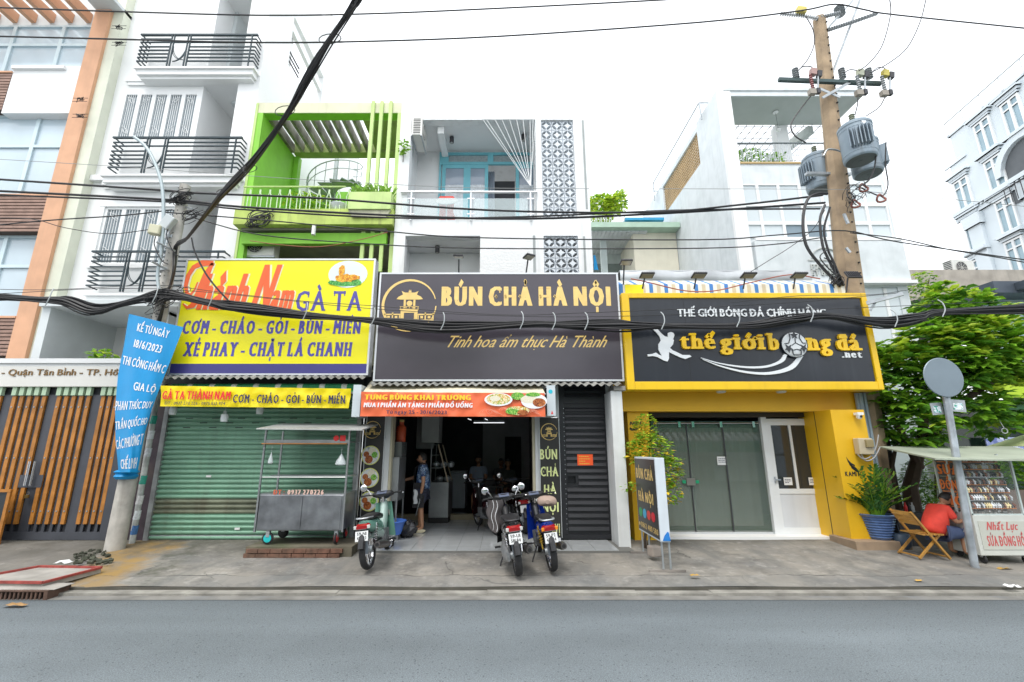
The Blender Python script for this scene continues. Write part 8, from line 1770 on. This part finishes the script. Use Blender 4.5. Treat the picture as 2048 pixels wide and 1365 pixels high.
# ---- round traffic sign seen from the back
tp0, tp1 = W(1949, 1131, 7.62), W(1880, 722, 7.62); ts = thing('traffic_sign', 'back of a round grey traffic sign on a scuffed steel post before the tree', 'sign', V(tp0.x, 7.62, .1))
MB().tube([V(tp0.x+.02, 7.62, .08), tp0, tp0+(tp1-tp0)*.33, tp0+(tp1-tp0)*.66, tp1], .052, 14).build('post', mat('scuffed_steel', (.4, .44, .48), .45, .4, var=.3, scale=6, stains=.7, dirt=(.16, .18, .2)), ts, smooth=True)
c1 = W(1888, 755, 7.54); MB().lathe([(.001, 0), (.325, 0), (.335, .01), (.325, .02), (.001, .02)], c1, 'Y', 40).build('disc', mat('sign_back_grey', (.2, .25, .29), .45, .3, var=.06), ts)
for dz in (-.12, .14): MB().box(c1.x-.16, c1.x+.16, 7.57, 7.585, c1.z+dz, c1.z+dz+.03).build('bracket', M_galv, ts)
MB().tube([tp1-V(0, 0, .01), tp1+V(0, 0, .03)], .058, 14).build('cap', M_galv, ts)
for px, py, w_, dy in ((1874, 818, .2, .02), (1915, 812, .26, -.03)):
    c2 = W(px, py, 7.66+dy); MB().obox(c2, (w_, .008, .2), Matrix.Rotation(rad(-4 if px < 1900 else 4), 3, 'Y')).build('side_plate', M_galv, ts); MB().obox(c2-V(0, .006, .01), (w_*.6, .004, .11)).build('torn_sticker', print_mat('torn_sticker', ['#e8eef2', '#c8dce8', '#3aa68c', '#e0e6ea'], 30) if 'torn_sticker' not in MC else MC['torn_sticker'], ts)
hk = thing('looped_string', 'white looped string hanging from the tree in front of the dark cafe', 'cord', W(2008, 855, 9.2)); MB().tube(cp([(1997, 828), (2000, 842), (2006, 853)], 9.2)+[W(2008, 857, 9.2)+V(.06*math.cos(t*.6+1.5), 0, .05*math.sin(t*.6+1.5)-.05) for t in range(11)], .008, 5).build('cord', M_whiteclean, hk)
# ---- watch repair cart
wc = thing('watch_repair_cart', 'white watch repair cart with a glass case full of watches and a canvas roof', 'cart', (8.1, 8.0, .13)); YW2 = 7.78; wx0_ = X(1963, 1112, YW2); wx1_ = wx0_+.86; yb_ = YW2+.5
zb3, zt3, zc3 = Z(1112, YW2), Z(1031, YW2), Z(917, YW2); M_wc = mat('cream_white_cart', (.62, .64, .6), .4, var=.05, stains=.15, dirt=(.45, .44, .38))
MB().box(wx0_, wx1_, YW2, yb_, zb3, zt3).build('cabinet', M_wc, wc, bevel=.008)
MB().box(wx0_+.06, wx1_-.06, YW2-.008, YW2-.001, zb3+.09, zt3-.09).build('front_panel', mat('beige_panel', (.55, .56, .5), .45, var=.04), wc)
M_pk = mat('faded_red_paint', (.62, .12, .12), .5, var=.12, scale=20)
text('lettering', 'Nhất Lực', M_pk, wc, (wx0_+.17, YW2-.008, zt3-.22), .5, .12, bold=.12, shear=.25, mk=.12, serif=.06); text('lettering', 'SỬA ĐỒNG HỒ', M_pk, wc, (wx0_+.14, YW2-.008, zt3-.46), .6, .15, bold=.16, serif=.08, mk=.12)
M_fr = mat('pale_frame', (.62, .7, .68), .4, .2, var=.05)
for x_, y_ in ((wx0_+.01, YW2+.02), (wx1_-.01, YW2+.02), (wx0_+.01, yb_-.02), (wx1_-.01, yb_-.02), (wx0_+.01, YW2+.26)): MB().box(x_-.014, x_+.014, y_-.014, y_+.014, zt3, zc3).build('post', M_fr, wc)
for z_ in (zt3+.001, zc3-.02): MB().box(wx0_, wx1_, YW2+.006, YW2+.034, z_, z_+.02).box(wx0_-.004, wx0_+.024, YW2+.036, yb_-.036, z_, z_+.02).build('rail', M_fr, wc)
MB().box(wx0_+.03, wx1_-.03, yb_-.03, yb_-.02, zt3, zc3).build('back_panel', mat('case_back', (.1, .09, .08), .6, var=.3, scale=8), wc)
random.seed(17); shz = [zt3+.1+i*(zc3-zt3-.16)/6 for i in range(7)]; wcol = [mat('watch_%d' % i, c, .2, .6 if i < 2 else .1, var=.1) for i, c in enumerate(((.7, .7, .7), (.75, .6, .3), (.03, .03, .03), (.7, .72, .74), (.25, .08, .04)))]
wm = [MB().lathe([(.001, -.016), (.022, -.016), (.022, -.004), (.001, -.004)], (0, 0, .0), 'Y', 8).box(-.01, .01, -.006, .006, -.042, .042).mesh('watch', m_) for m_ in wcol]
for k, z_ in enumerate(shz):
    so = MB().box(wx0_+.03, wx1_-.03, YW2+.08+.02*k, yb_-.04, z_-.012, z_).build('shelf', M_steel if k % 3 == 1 else mat('orange_felt', (.85, .25, .02), .7, var=.2), wc)
    for i in range(20): piece('watch', random.choice(wm), so, (wx0_+.06+i*.0385+random.uniform(-.006, .006), YW2+.075+.02*k, z_+.042), rot=(rad(-20), 0, random.uniform(-.2, .2)))
ob_ = MB()
for i in range(60): ob_.obox((random.uniform(wx0_+.06, wx1_-.06), random.uniform(YW2+.05, yb_-.08), zt3+random.uniform(.01, .06)), (random.uniform(.02, .07), .03, .02), Matrix.Rotation(random.random()*3, 3, 'Z'))
ob_.build('loose_parts', mat('mixed_metal', (.5, .5, .5), .3, .6, var=.6, scale=60), wc, kind='stuff')
cg = mat('case_glass', (.8, .88, .88), .03, var=0, alpha=.05); MB().box(wx0_+.03, wx1_-.03, YW2+.012, YW2+.016, zt3+.02, zc3-.02).build('glass', cg, wc); MB().box(wx0_+.0, wx0_+.004, YW2+.04, yb_-.04, zt3+.02, zc3-.02).build('glass', cg, wc)
for j, s_ in enumerate(('SỬA', 'ĐỒNG', 'HỒ')): text('lettering', s_, mat('orange_glass_print', (.75, .2, .05), .5), wc, (wx0_-.003, yb_-.06, zc3-.27-j*.25), .4, .16, u=(0, -1, 0), n=(-1, 0, 0), bold=.2)
rA, rB = W(1756, 893, 9.1), V(X(1870, 917, 7.45), 7.45, Z(917, 7.45)); rC = rB+V(2.2, -.1, -.03); rD = rA+V(2.6, 0, 0)
MB().add([rA, rB, rC, rD, rA+V(0, 0, -.025), rB+V(0, 0, -.025), rC+V(0, 0, -.025), rD+V(0, 0, -.025)], [(0, 1, 2, 3), (7, 6, 5, 4), (0, 4, 5, 1), (1, 5, 6, 2), (2, 6, 7, 3), (3, 7, 4, 0)]).build('canvas_roof', mat('sage_canvas', (.36, .4, .32), .75, var=.1, stains=.3, dirt=(.2, .22, .17)), wc)
MB().box(wx0_+.1, wx0_+.13, YW2+.1, YW2+.13, zc3, rB.z+.06).box(wx1_-.13, wx1_-.1, YW2+.1, YW2+.13, zc3, rB.z+.06).build('roof_prop', M_galv, wc)
for x_, y_ in ((wx0_+.08, YW2+.06), (wx1_-.1, YW2+.06), (wx0_+.08, yb_-.06), (wx1_-.4, yb_-.06)):
    MB().lathe([(.05, -.02), (.06, -.01), (.06, .01), (.05, .02)], (x_, y_, gz(x_, y_)+.06), 'X', 16).build('castor', M_tyre, wc, smooth=True); MB().box(x_-.03, x_+.03, y_-.02, y_+.02, gz(x_, y_)+.09, zb3-.001).build('castor_fork', M_galv, wc)
MB().tube([(wx0_-.03, YW2+.1, zt3-.1), (wx0_-.05, YW2+.13, zt3-.2), (wx0_-.03, YW2+.2, zt3-.3)], .012, 6).build('handle', M_chrome, wc)
# ---- folding wooden chair
wch = thing('folding_chair', 'slatted wooden folding chair under the man in the red shirt', 'chair', (X(1862, 1100, 8.45), 8.45, .16)); fx = X(1838, 1085, 8.0); M_tan = mat('varnished_wood', (.42, .22, .05), .4, var=.2, scale=12)
zs_ = .16; p_ = lambda x, y, z: V(fx+x, 7.96+y, zs_+z*.92)
for y_ in (0, .4):
    MB().beam(p_(-.08, y_, .78), p_(.42, y_, .0), .035, .03).build('leg', M_tan, wch); MB().beam(p_(.36, y_+.035, .4), p_(-.05, y_+.035, .0), .03, .03).build('leg', M_tan, wch)
for z_, x_ in ((.74, -.055), (.66, 0.0), (.58, .05)): MB().beam(p_(x_, 0, z_), p_(x_, .4, z_), .02, .06).build('back_slat', M_tan, wch)
for i in range(6): MB().beam(p_(.06+i*.06, -.02, .4), p_(.06+i*.06, .42, .4), .045, .018).build('seat_slat', M_tan, wch)
MB().beam(p_(.4, 0, .03), p_(.4, .4, .03), .03, .02).beam(p_(-.04, 0.03, .03), p_(-.04, .43, .03), .03, .02).build('foot_rail', M_tan, wch)
# ---- people
M_skin = mat('skin', (.42, .22, .13), .5, var=.06); M_hair = mat('black_hair', (.012, .01, .01), .5, var=.2)
def skin(name, par, J, E_, m, sub=2):
    names = list(J); me = bpy.data.meshes.new(name); me.from_pydata([J[n][0] for n in names], [(names.index(a), names.index(b)) for a, b in E_], []); o = link(name, me, par); me.materials.append(m)
    sm = o.modifiers.new('skin', 'SKIN'); sm.use_smooth_shade = True
    for i, n in enumerate(names):
        r = J[n][1]; me.skin_vertices[0].data[i].radius = r if isinstance(r, tuple) else (r, r)
        me.skin_vertices[0].data[i].use_root = (i == 0)
    sb = o.modifiers.new('sub', 'SUBSURF'); sb.levels = sub; sb.render_levels = sub; return o
def fingers(par, wrist, d, up, curl=.5, s=1., m=M_skin):
    d = Vector(d).normalized(); up = Vector(up).normalized(); sd_ = d.cross(up).normalized(); w0 = Vector(wrist); mb = MB()
    mb.tube([w0, w0+d*.03*s, w0+d*.085*s], [.024*s, .036*s, .034*s], 10)
    for i, l in enumerate((.068, .078, .072, .056)):
        b = w0+d*.075*s+sd_*(-.027+.018*i)*s; q = d*(1-curl*.5)-up*curl; mb.tube([b, b+d*l*.4*s, b+d*l*.4*s+q.normalized()*l*.6*s], [.0095*s, .009*s, .007*s], 6)
    b = w0+d*.02*s-sd_*.03*s; mb.tube([b, b+(d-sd_).normalized()*.04*s, b+(d-sd_).normalized()*.04*s+(d-up*.4).normalized()*.03*s], [.011*s, .01*s, .008*s], 6)
    mb.build('hand', m, par, smooth=True)
def head(par, c, f, r=.1, hair=True, tilt=0):
    """c centre, f facing direction; face with brow, nose, mouth, ears, hair cap"""
    c = Vector(c); f = Vector(f).normalized(); s_ = f.cross(V(0, 0, 1)).normalized(); u = s_.cross(f); mb = MB(); n = 16; K = 12
    for i in range(K+1):
        ph = math.pi*i/K; z = math.cos(ph)
        for j in range(n):
            t = 2*math.pi*j/n; a = math.cos(t); b = math.sin(t); rr = math.sin(ph); jaw = 1-.25*max(0, -z)
            mb.v.append(c+f*(r*.98*rr*a*jaw+(.012 if z < 0 and a > 0 else 0))+s_*(r*.8*rr*b*jaw)+u*(r*1.18*z))
    for i in range(K):
        for j in range(n): j2 = (j+1) % n; mb.f.append((i*n+j, (i+1)*n+j, (i+1)*n+j2, i*n+j2))
    ho = mb.build('head', M_skin, par, smooth=True, fixn=False)
    MB().tube([c+f*r*.93+u*r*.12, c+f*r*1.17-u*r*.2, c+f*r*.95-u*r*.27], [.007, .014, .01], 8).build('nose', M_skin, ho, smooth=True)
    for sd_ in (-1, 1):
        MB().merge(MB().lathe([(.001, -.006), (.02, -.004), (.022, .004), (.001, .007)], n=10), Matrix.Translation(c+s_*sd_*r*.82-u*r*.05) @ s_.to_track_quat('Z', 'Y').to_matrix().to_4x4()).build('ear', M_skin, ho, smooth=True)
        MB().obox(c+f*r*.9+s_*sd_*r*.32+u*r*.08, (.02, .02, .012)).build('eye', M_black, ho); MB().obox(c+f*r*.9+s_*sd_*r*.32+u*r*.24, (.03, .03, .008)).build('eyebrow', M_hair, ho)
    MB().obox(c+f*r*.92-u*r*.5, (.02, .04, .008), Matrix.Rotation(math.atan2(f.y, f.x), 3, 'Z')).build('mouth', mat('lips', (.35, .12, .1), .5), ho)
    hb_ = MB(); k = len(hb_.v)
    for i in range(8):
        ph = math.pi*.62*i/7
        for j in range(n):
            t = 2*math.pi*j/n; a = math.cos(t); lim = 1 if a < .35 else .55+.0*a; p2 = ph*lim; z = math.cos(p2); rr = math.sin(p2); hb_.v.append(c+f*(r*1.08*rr*a)+s_*(r*.9*rr*math.sin(t))+u*(r*1.3*z))
    for i in range(7):
        for j in range(n): j2 = (j+1) % n; hb_.f.append((i*n+j, (i+1)*n+j, (i+1)*n+j2, i*n+j2))
    hb_.build('hair', M_hair, ho, smooth=True, fixn=False)
g0 = G(843, 1064, .2); mx, my = g0.x, g0.y
man = thing('person', 'man in blue checked shirt and black apron standing in the noodle shop doorway', 'person', (mx, my, .2)); q = lambda x, y, z: (x, y, z-0.0)
J = dict(pel=((0, 0, .88), (.09, .11)), chest=((-.01, 0, 1.18), (.09, .12)), neck=((-.02, 0, 1.38), .055), hd=((-.03, 0, 1.47), .055),
    h1=((.0, -.09, .82), .09), k1=((-.02, -.1, .48), .06), a1=((.03, -.1, .09), .04), t1=((-.12, -.11, .04), .035), h2=((0, .09, .82), .09), k2=((-.07, .1, .48), .06), a2=((-.06, .1, .09), .04), t2=((-.2, .11, .04), .035),
    s1=((0, -.18, 1.32), .06), e1=((.04, -.23, 1.03), .042), w1=((.0, -.24, .78), .028), s2=((-.02, .18, 1.31), .06), e2=((-.24, .22, 1.08), .042), w2=((-.48, .16, 1.02), .028))
E0 = [('pel', 'chest'), ('chest', 'neck'), ('neck', 'hd'), ('pel', 'h1'), ('h1', 'k1'), ('k1', 'a1'), ('a1', 't1'), ('pel', 'h2'), ('h2', 'k2'), ('k2', 'a2'), ('a2', 't2'), ('chest', 's1'), ('s1', 'e1'), ('e1', 'w1'), ('chest', 's2'), ('s2', 'e2'), ('e2', 'w2')]
skin('body', man, J, E0, M_skin)
mid = lambda a, b, t: tuple(J[a][0][i]*(1-t)+J[b][0][i]*t for i in range(3))
SH = dict(low=((0, 0, .8), (.17, .2)), pel=((0, 0, .95), (.17, .2)), chest=((-.01, 0, 1.2), (.17, .2)), neck=((-.015, 0, 1.35), .09), s1=((0, -.185, 1.31), .09), m1=(mid('s1', 'e1', .75), .065), s2=((-.02, .185, 1.3), .082), m2=(mid('s2', 'e2', .75), .065))
skin('shirt', man, SH, [('low', 'pel'), ('pel', 'chest'), ('chest', 'neck'), ('chest', 's1'), ('s1', 'm1'), ('chest', 's2'), ('s2', 'm2')], print_mat('checked_shirt', ['#243a66', '#41628f', '#8fa5bd', '#1a2a4a'], 34))
SHO = dict(p=((0, 0, .9), (.16, .185)), h1=((0, -.1, .78), .12), k1=((-.02, -.1, .56), .1), h2=((0, .1, .78), .12), k2=((-.05, .1, .56), .1)); skin('shorts', man, SHO, [('p', 'h1'), ('h1', 'k1'), ('p', 'h2'), ('h2', 'k2')], mat('navy_shorts', (.03, .035, .06), .8, var=.1))
head(man, V(mx-.04, my, .2+1.5), (-1, -.15, -.12), .1)
ap = MB(); ap.sheet(lambda u, v: (mx-.19-.02*math.sin(u*3.14)+.03*abs(u-.5)*2, my+(-.17+.34*u)*(1-.35*max(0, v-.55)/.45), .2+.5+.8*v), 12, 14); ap.sheet(lambda u, v: (mx-.18+.24*u, my-.195-.01*math.sin(u*3)+.0*v, .2+.5+.5*v), 8, 10)
ap.build('apron', mat('black_apron', (.015, .015, .017), .75, var=.2), man, smooth=True, fixn=False)
MB().tube([(mx-.17, my-.1, 1.5), (mx-.03, my-.09, 1.6), (mx+.06, my-.03, 1.58)], .012, 5).build('apron_strap', MC['black_apron'], man)
fingers(man, V(mx-.0, my-.24, .98), (-.05, -.02, -1), (-1, 0, 0), .6, 1.05, mat('black_glove', (.03, .03, .033), .5)); fingers(man, V(mx-.48, my+.16, 1.22), (-1, -.1, -.15), (0, 0, 1), .4)
for sx_, sy_ in ((-.03, -.1), (-.12, .1)): loft([(my+sy_-.05, mx+sx_, .225, .1, .02), (my+sy_-.03, mx+sx_-.01, .235, .14, .035), (my+sy_+.03, mx+sx_-.01, .235, .14, .035), (my+sy_+.05, mx+sx_, .225, .1, .02)]).build('clog', mat('cream_clog', (.62, .56, .38), .5), man, smooth=True)
tg = thing('tongs', 'steel tongs held down in the standing man gloved hand', 'tongs', (mx-.04, my-.26, .6)); MB().tube([(mx-.0, my-.27, .92), (mx-.09, my-.27, .55)], .009, 6).build('tongs_arm', M_steel, tg)
tw_ = thing('towel', 'white towel tucked at the waist of the standing man', 'towel', (mx-.12, my-.22, .8)); MB().sheet(lambda u, v: (mx-.16+.13*u+.01*math.sin(v*12), my-.215-.02*math.sin(u*6), .78+.3*v), 6, 8).build('cloth', mat('towel_white', (.55, .57, .58), .9, var=.1), tw_, smooth=True, fixn=False)
# seated man in red
s0 = W(1868, 1060, 8.15); rx, ry_, rz0 = s0.x, 8.15, .16
rm_ = thing('person', 'seated man in a red shirt bent over the watch repair cart', 'person', (rx, ry_, rz0)); T_ = lambda x, y, z: (x, y, z)
J = dict(pel=((0, 0, .48), (.08, .1)), chest=((.12, 0, .8), (.08, .11)), neck=((.25, 0, .94), .055), hd=((.31, 0, .97), .05), h1=((.08, -.1, .46), .085), k1=((.42, -.12, .46), .06), a1=((.4, -.12, .1), .04), t1=((.52, -.12, .05), .035), h2=((.08, .1, .46), .085), k2=((.42, .13, .46), .06), a2=((.36, .13, .1), .04), t2=((.48, .13, .05), .035),
    s1=((.17, -.18, .87), .06), e1=((.24, -.24, .64), .042), w1=((.45, -.18, .68), .028), s2=((.17, .18, .87), .06), e2=((.26, .22, .64), .042), w2=((.46, .14, .68), .028))
skin('body', rm_, J, E0, M_skin)
RS = dict(low=((-.04, 0, .38), (.19, .21)), pel=((0, 0, .52), (.2, .22)), chest=((.12, 0, .78), (.19, .21)), neck=((.215, 0, .905), .085), s1=((.17, -.185, .865), .085), m1=(mid('s1', 'e1', .8), .068), s2=((.17, .185, .865), .085), m2=(mid('s2', 'e2', .8), .068))
skin('shirt', rm_, RS, [('low', 'pel'), ('pel', 'chest'), ('chest', 'neck'), ('chest', 's1'), ('s1', 'm1'), ('chest', 's2'), ('s2', 'm2')], mat('coral_red_shirt', (.72, .06, .04), .8, var=.12, scale=8))
BS = dict(p=((0, 0, .45), (.17, .2)), h1=((.12, -.11, .45), .14), k1=((.42, -.12, .44), .12), h2=((.12, .11, .45), .14), k2=((.42, .13, .45), .1)); skin('shorts', rm_, BS, [('p', 'h1'), ('h1', 'k1'), ('p', 'h2'), ('h2', 'k2')], mat('denim_blue_shorts', (.07, .1, .2), .85, var=.15, scale=10))
head(rm_, V(rx+.34, ry_-.01, rz0+1.05), (1, -.1, -.75), .105)
fingers(rm_, V(rx+.45, ry_-.18, rz0+.68), (1, .2, -.1), (0, 0, 1), .5); fingers(rm_, V(rx+.46, ry_+.14, rz0+.68), (1, -.2, -.1), (0, 0, 1), .5); rm_.scale = (.88, .88, .87)
# ---- inside the noodle shop
def bxt(name, label, cat, x0, x1, y0, y1, z0, z1, m_, part='casing', bevel=.01):
    o = thing(name, label, cat, ((x0+x1)/2, (y0+y1)/2, z0)); MB().box(x0, x1, y0, y1, z0, z1).build(part, m_, o, bevel=bevel); return o
M_is = mat('dull_steel', (.3, .31, .32), .4, .7, var=.2)
sc_ = bxt('steel_counter', 'tall stainless steel cooking stand just inside the shop at the left post', 'counter', X(776, 960, 9.45), X(797, 960, 9.45), 9.45, 10.1, Z(1003, 9.45), Z(915, 9.45), M_is); x0, x1 = X(776, 960, 9.45), X(797, 960, 9.45)
for x_ in (x0+.02, x1-.02):
    for y_ in (9.47, 10.08): MB().box(x_-.015, x_+.015, y_-.015, y_+.015, .2, Z(1003, 9.45)).build('leg', M_is, sc_)
MB().box(x0, x1, 9.47, 10.08, .27, .29).build('shelf', M_is, sc_)
MB().box(x0, x1, 9.6, 10.1, Z(915, 9.45)+.001, Z(884, 9.45)).build('glass_hood', mat('smoked_pane', (.12, .13, .13), .15), sc_)
rc = thing('gas_canister', 'orange red cooler jar standing on top of the steel stand', 'jar', (x0+.14, 9.8, Z(884, 9.45))); MB().lathe([(.09, 0), (.1, .02), (.1, .3), (.07, .34), (.05, .36), (.05, .42)], rc.location, n=18).build('body', mat('orange_red_enamel', (.6, .09, .03), .4), rc, smooth=True); MB().lathe([(.055, .42), (.055, .46)], rc.location, n=14).build('lid', mat('gold_lid', (.6, .45, .15), .4), rc)
bs_ = thing('basin', 'blue plastic basin on the shop floor behind the mint green motorbike', 'basin', (X(784, 1065, 9.35), 9.35, .3)); MB().lathe([(.17, 0), (.24, .22), (.27, .24), (.26, .25), (.22, .22), (.15, .02)], bs_.location, n=26).build('bowl', mat('blue_plastic', (.08, .2, .65), .3), bs_, smooth=True); MB().box(bs_.location.x-.14, bs_.location.x+.14, 9.25, 9.45, .2, .299).build('stand', M_is, bs_)
pb = thing('plastic_bag', 'shiny black bin bag on the shop floor beside the standing man', 'bag', (X(813, 1062, 9.6), 9.6, .2)); random.seed(2); MB().sheet(lambda u, v: (pb.location.x+(.2+.03*math.sin(u*31+v*17))*math.sin(v*3.1)*math.cos(u*6.283), 9.6+(.18+.03*math.sin(u*23-v*13))*math.sin(v*3.1)*math.sin(u*6.283), .2+.32*(1-math.cos(v*3.1))/2+.02*math.sin(u*19+v*29)), 24, 12).build('film', mat('black_film', (.03, .03, .035), .15, var=.2), pb, fixn=False)
gc_ = bxt('glass_counter', 'stainless food display counter with sloping glass behind the standing man', 'counter', X(858, 990, 11.3), X(897, 990, 11.3), 11.3, 12.2, .32, 1.12, M_is)
x0, x1 = X(858, 990, 11.3), X(897, 990, 11.3)
MB().box(x0, x1, 11.32, 12.18, .2, .319).build('plinth', M_black, gc_)
for y_ in (11.32, 12.15): MB().beam((x1-.02, y_, 1.12), (x1-.28, y_, 2.0), .025, .025).build('post', mat('tan_metal', (.45, .36, .26), .4, .4), gc_); MB().beam((x0+.02, y_, 1.12), (x0+.02, y_, 2.0), .02, .02).build('post', M_is, gc_)
for z_ in (1.45, 1.75, 2.0): MB().box(x0, x1-.1-(z_-1.12)*.3, 11.33, 12.15, z_-.01, z_+.0).build('shelf', M_is, gc_)
for i in range(5): MB().lathe([(.06, 0), (.09, .05), (.09, .1), (.02, .14)], (x0+.12+i*.09, 11.5+.1*(i % 2), 1.12 if i % 2 else 1.46), n=12).build('pot', M_galv, gc_, smooth=True)
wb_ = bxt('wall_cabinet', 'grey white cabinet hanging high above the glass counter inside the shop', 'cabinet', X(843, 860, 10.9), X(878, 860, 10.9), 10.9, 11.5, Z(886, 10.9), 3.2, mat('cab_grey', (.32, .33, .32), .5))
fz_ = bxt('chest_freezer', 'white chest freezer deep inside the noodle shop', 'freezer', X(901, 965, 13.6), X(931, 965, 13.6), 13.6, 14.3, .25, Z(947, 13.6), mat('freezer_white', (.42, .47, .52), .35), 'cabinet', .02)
MB().box(X(901, 965, 13.6)-.01, X(931, 965, 13.6)+.01, 13.58, 14.32, Z(947, 13.6)+.002, Z(943, 13.6)).build('lid', mat('freezer_lid', (.3, .33, .36), .35), fz_)
for px, lab in ((978, 'nearer'), (1020, 'further')):
    Yt_ = 12.6 if px < 1000 else 14; t1 = thing('dining_table', 'dark dining table inside the shop, %s of the two' % lab, 'table', (X(px, 1000, Yt_), Yt_, .2)); c1 = t1.location
    MB().box(c1.x-.4, c1.x+.4, Yt_-.3, Yt_+.3, .92, .95).build('table_top', mat('dark_top', (.05, .045, .04), .25), t1)
    for sx in (-.35, .35):
        for sy in (-.25, .25): MB().box(c1.x+sx-.02, c1.x+sx+.02, Yt_+sy-.02, Yt_+sy+.02, .2, .92).build('leg', M_dark, t1)
def sitter(label, px, py, Y, col):
    c = W(px, py, Y); o = thing('person', label, 'person', (c.x, Y, .2)); z = c.z-.2
    J = dict(pel=((0, .05, .45), (.15, .12)), chest=((0, .02, z-.42), (.17, .12)), neck=((0, 0, z-.14), .055), hd=((0, 0, z-.05), .05), s1=((-.18, 0, z-.24), .06), e1=((-.22, -.08, z-.5), .045), w1=((-.1, -.28, z-.52), .03), s2=((.18, 0, z-.24), .06), e2=((.22, -.08, z-.5), .045), w2=((.1, -.28, z-.52), .03), k1=((-.12, -.4, .47), .07), a1=((-.12, -.4, .08), .04), k2=((.12, -.4, .47), .07), a2=((.12, -.4, .08), .04))
    skin('body', o, J, [('pel', 'chest'), ('chest', 'neck'), ('neck', 'hd'), ('chest', 's1'), ('s1', 'e1'), ('e1', 'w1'), ('chest', 's2'), ('s2', 'e2'), ('e2', 'w2'), ('pel', 'k1'), ('k1', 'a1'), ('pel', 'k2'), ('k2', 'a2')], M_skin, 1)
    skin('shirt', o, dict(p=((0, .05, .45), (.17, .14)), c=((0, .02, z-.4), (.2, .15)), n=((0, 0, z-.18), .08), s1=((-.19, 0, z-.25), .08), m1=((-.21, -.05, z-.42), .065), s2=((.19, 0, z-.25), .08), m2=((.21, -.05, z-.42), .065)), [('p', 'c'), ('c', 'n'), ('c', 's1'), ('s1', 'm1'), ('c', 's2'), ('s2', 'm2')], mat('shirt_%d' % px, col, .8), 1)
    for s_ in (-1, 1): fingers(o, V(c.x+s_*.1, Y-.28, z-.32), (-s_*.2, -1, 0), (0, 0, 1), .4)
    head(o, c, (0, -1, -.1), .1)
    s = thing('stool', 'red stool under the ' + ' '.join(label.split()[:7]), 'stool', (c.x, Y+.05, .2)); MB().box(c.x-.16, c.x+.16, Y-.1, Y+.2, .5, .53).build('seat', M_red, s)
    for sx in (-.13, .13):
        for sy in (-.07, .17): MB().box(c.x+sx-.015, c.x+sx+.015, Y+sy-.015, Y+sy+.015, .2, .5).build('leg', M_red, s)
sitter('seated diner in a pale blue shirt at the back of the dark shop', 957, 920, 13.3, (.3, .36, .48)); sitter('seated diner in a grey shirt furthest back inside the dark shop', 1002, 925, 14.8, (.14, .14, .15)); sitter('seated diner in a black shirt behind the motorbikes in the shop', 1016, 927, 13.4, (.05, .06, .05))
motorbike('maroon motorbike parked inside the shop behind the black scooter', (X(975, 1040, 10.4), 10.4, .2), 20, -5, '#2e0a10', '#2a2a2a', ())
motorbike('dark red motorbike inside the shop behind the blue motorbike', (X(1040, 1040, 10.6), 10.6, .2), 8, -5, '#2a080c', '#1a1a1c', ())
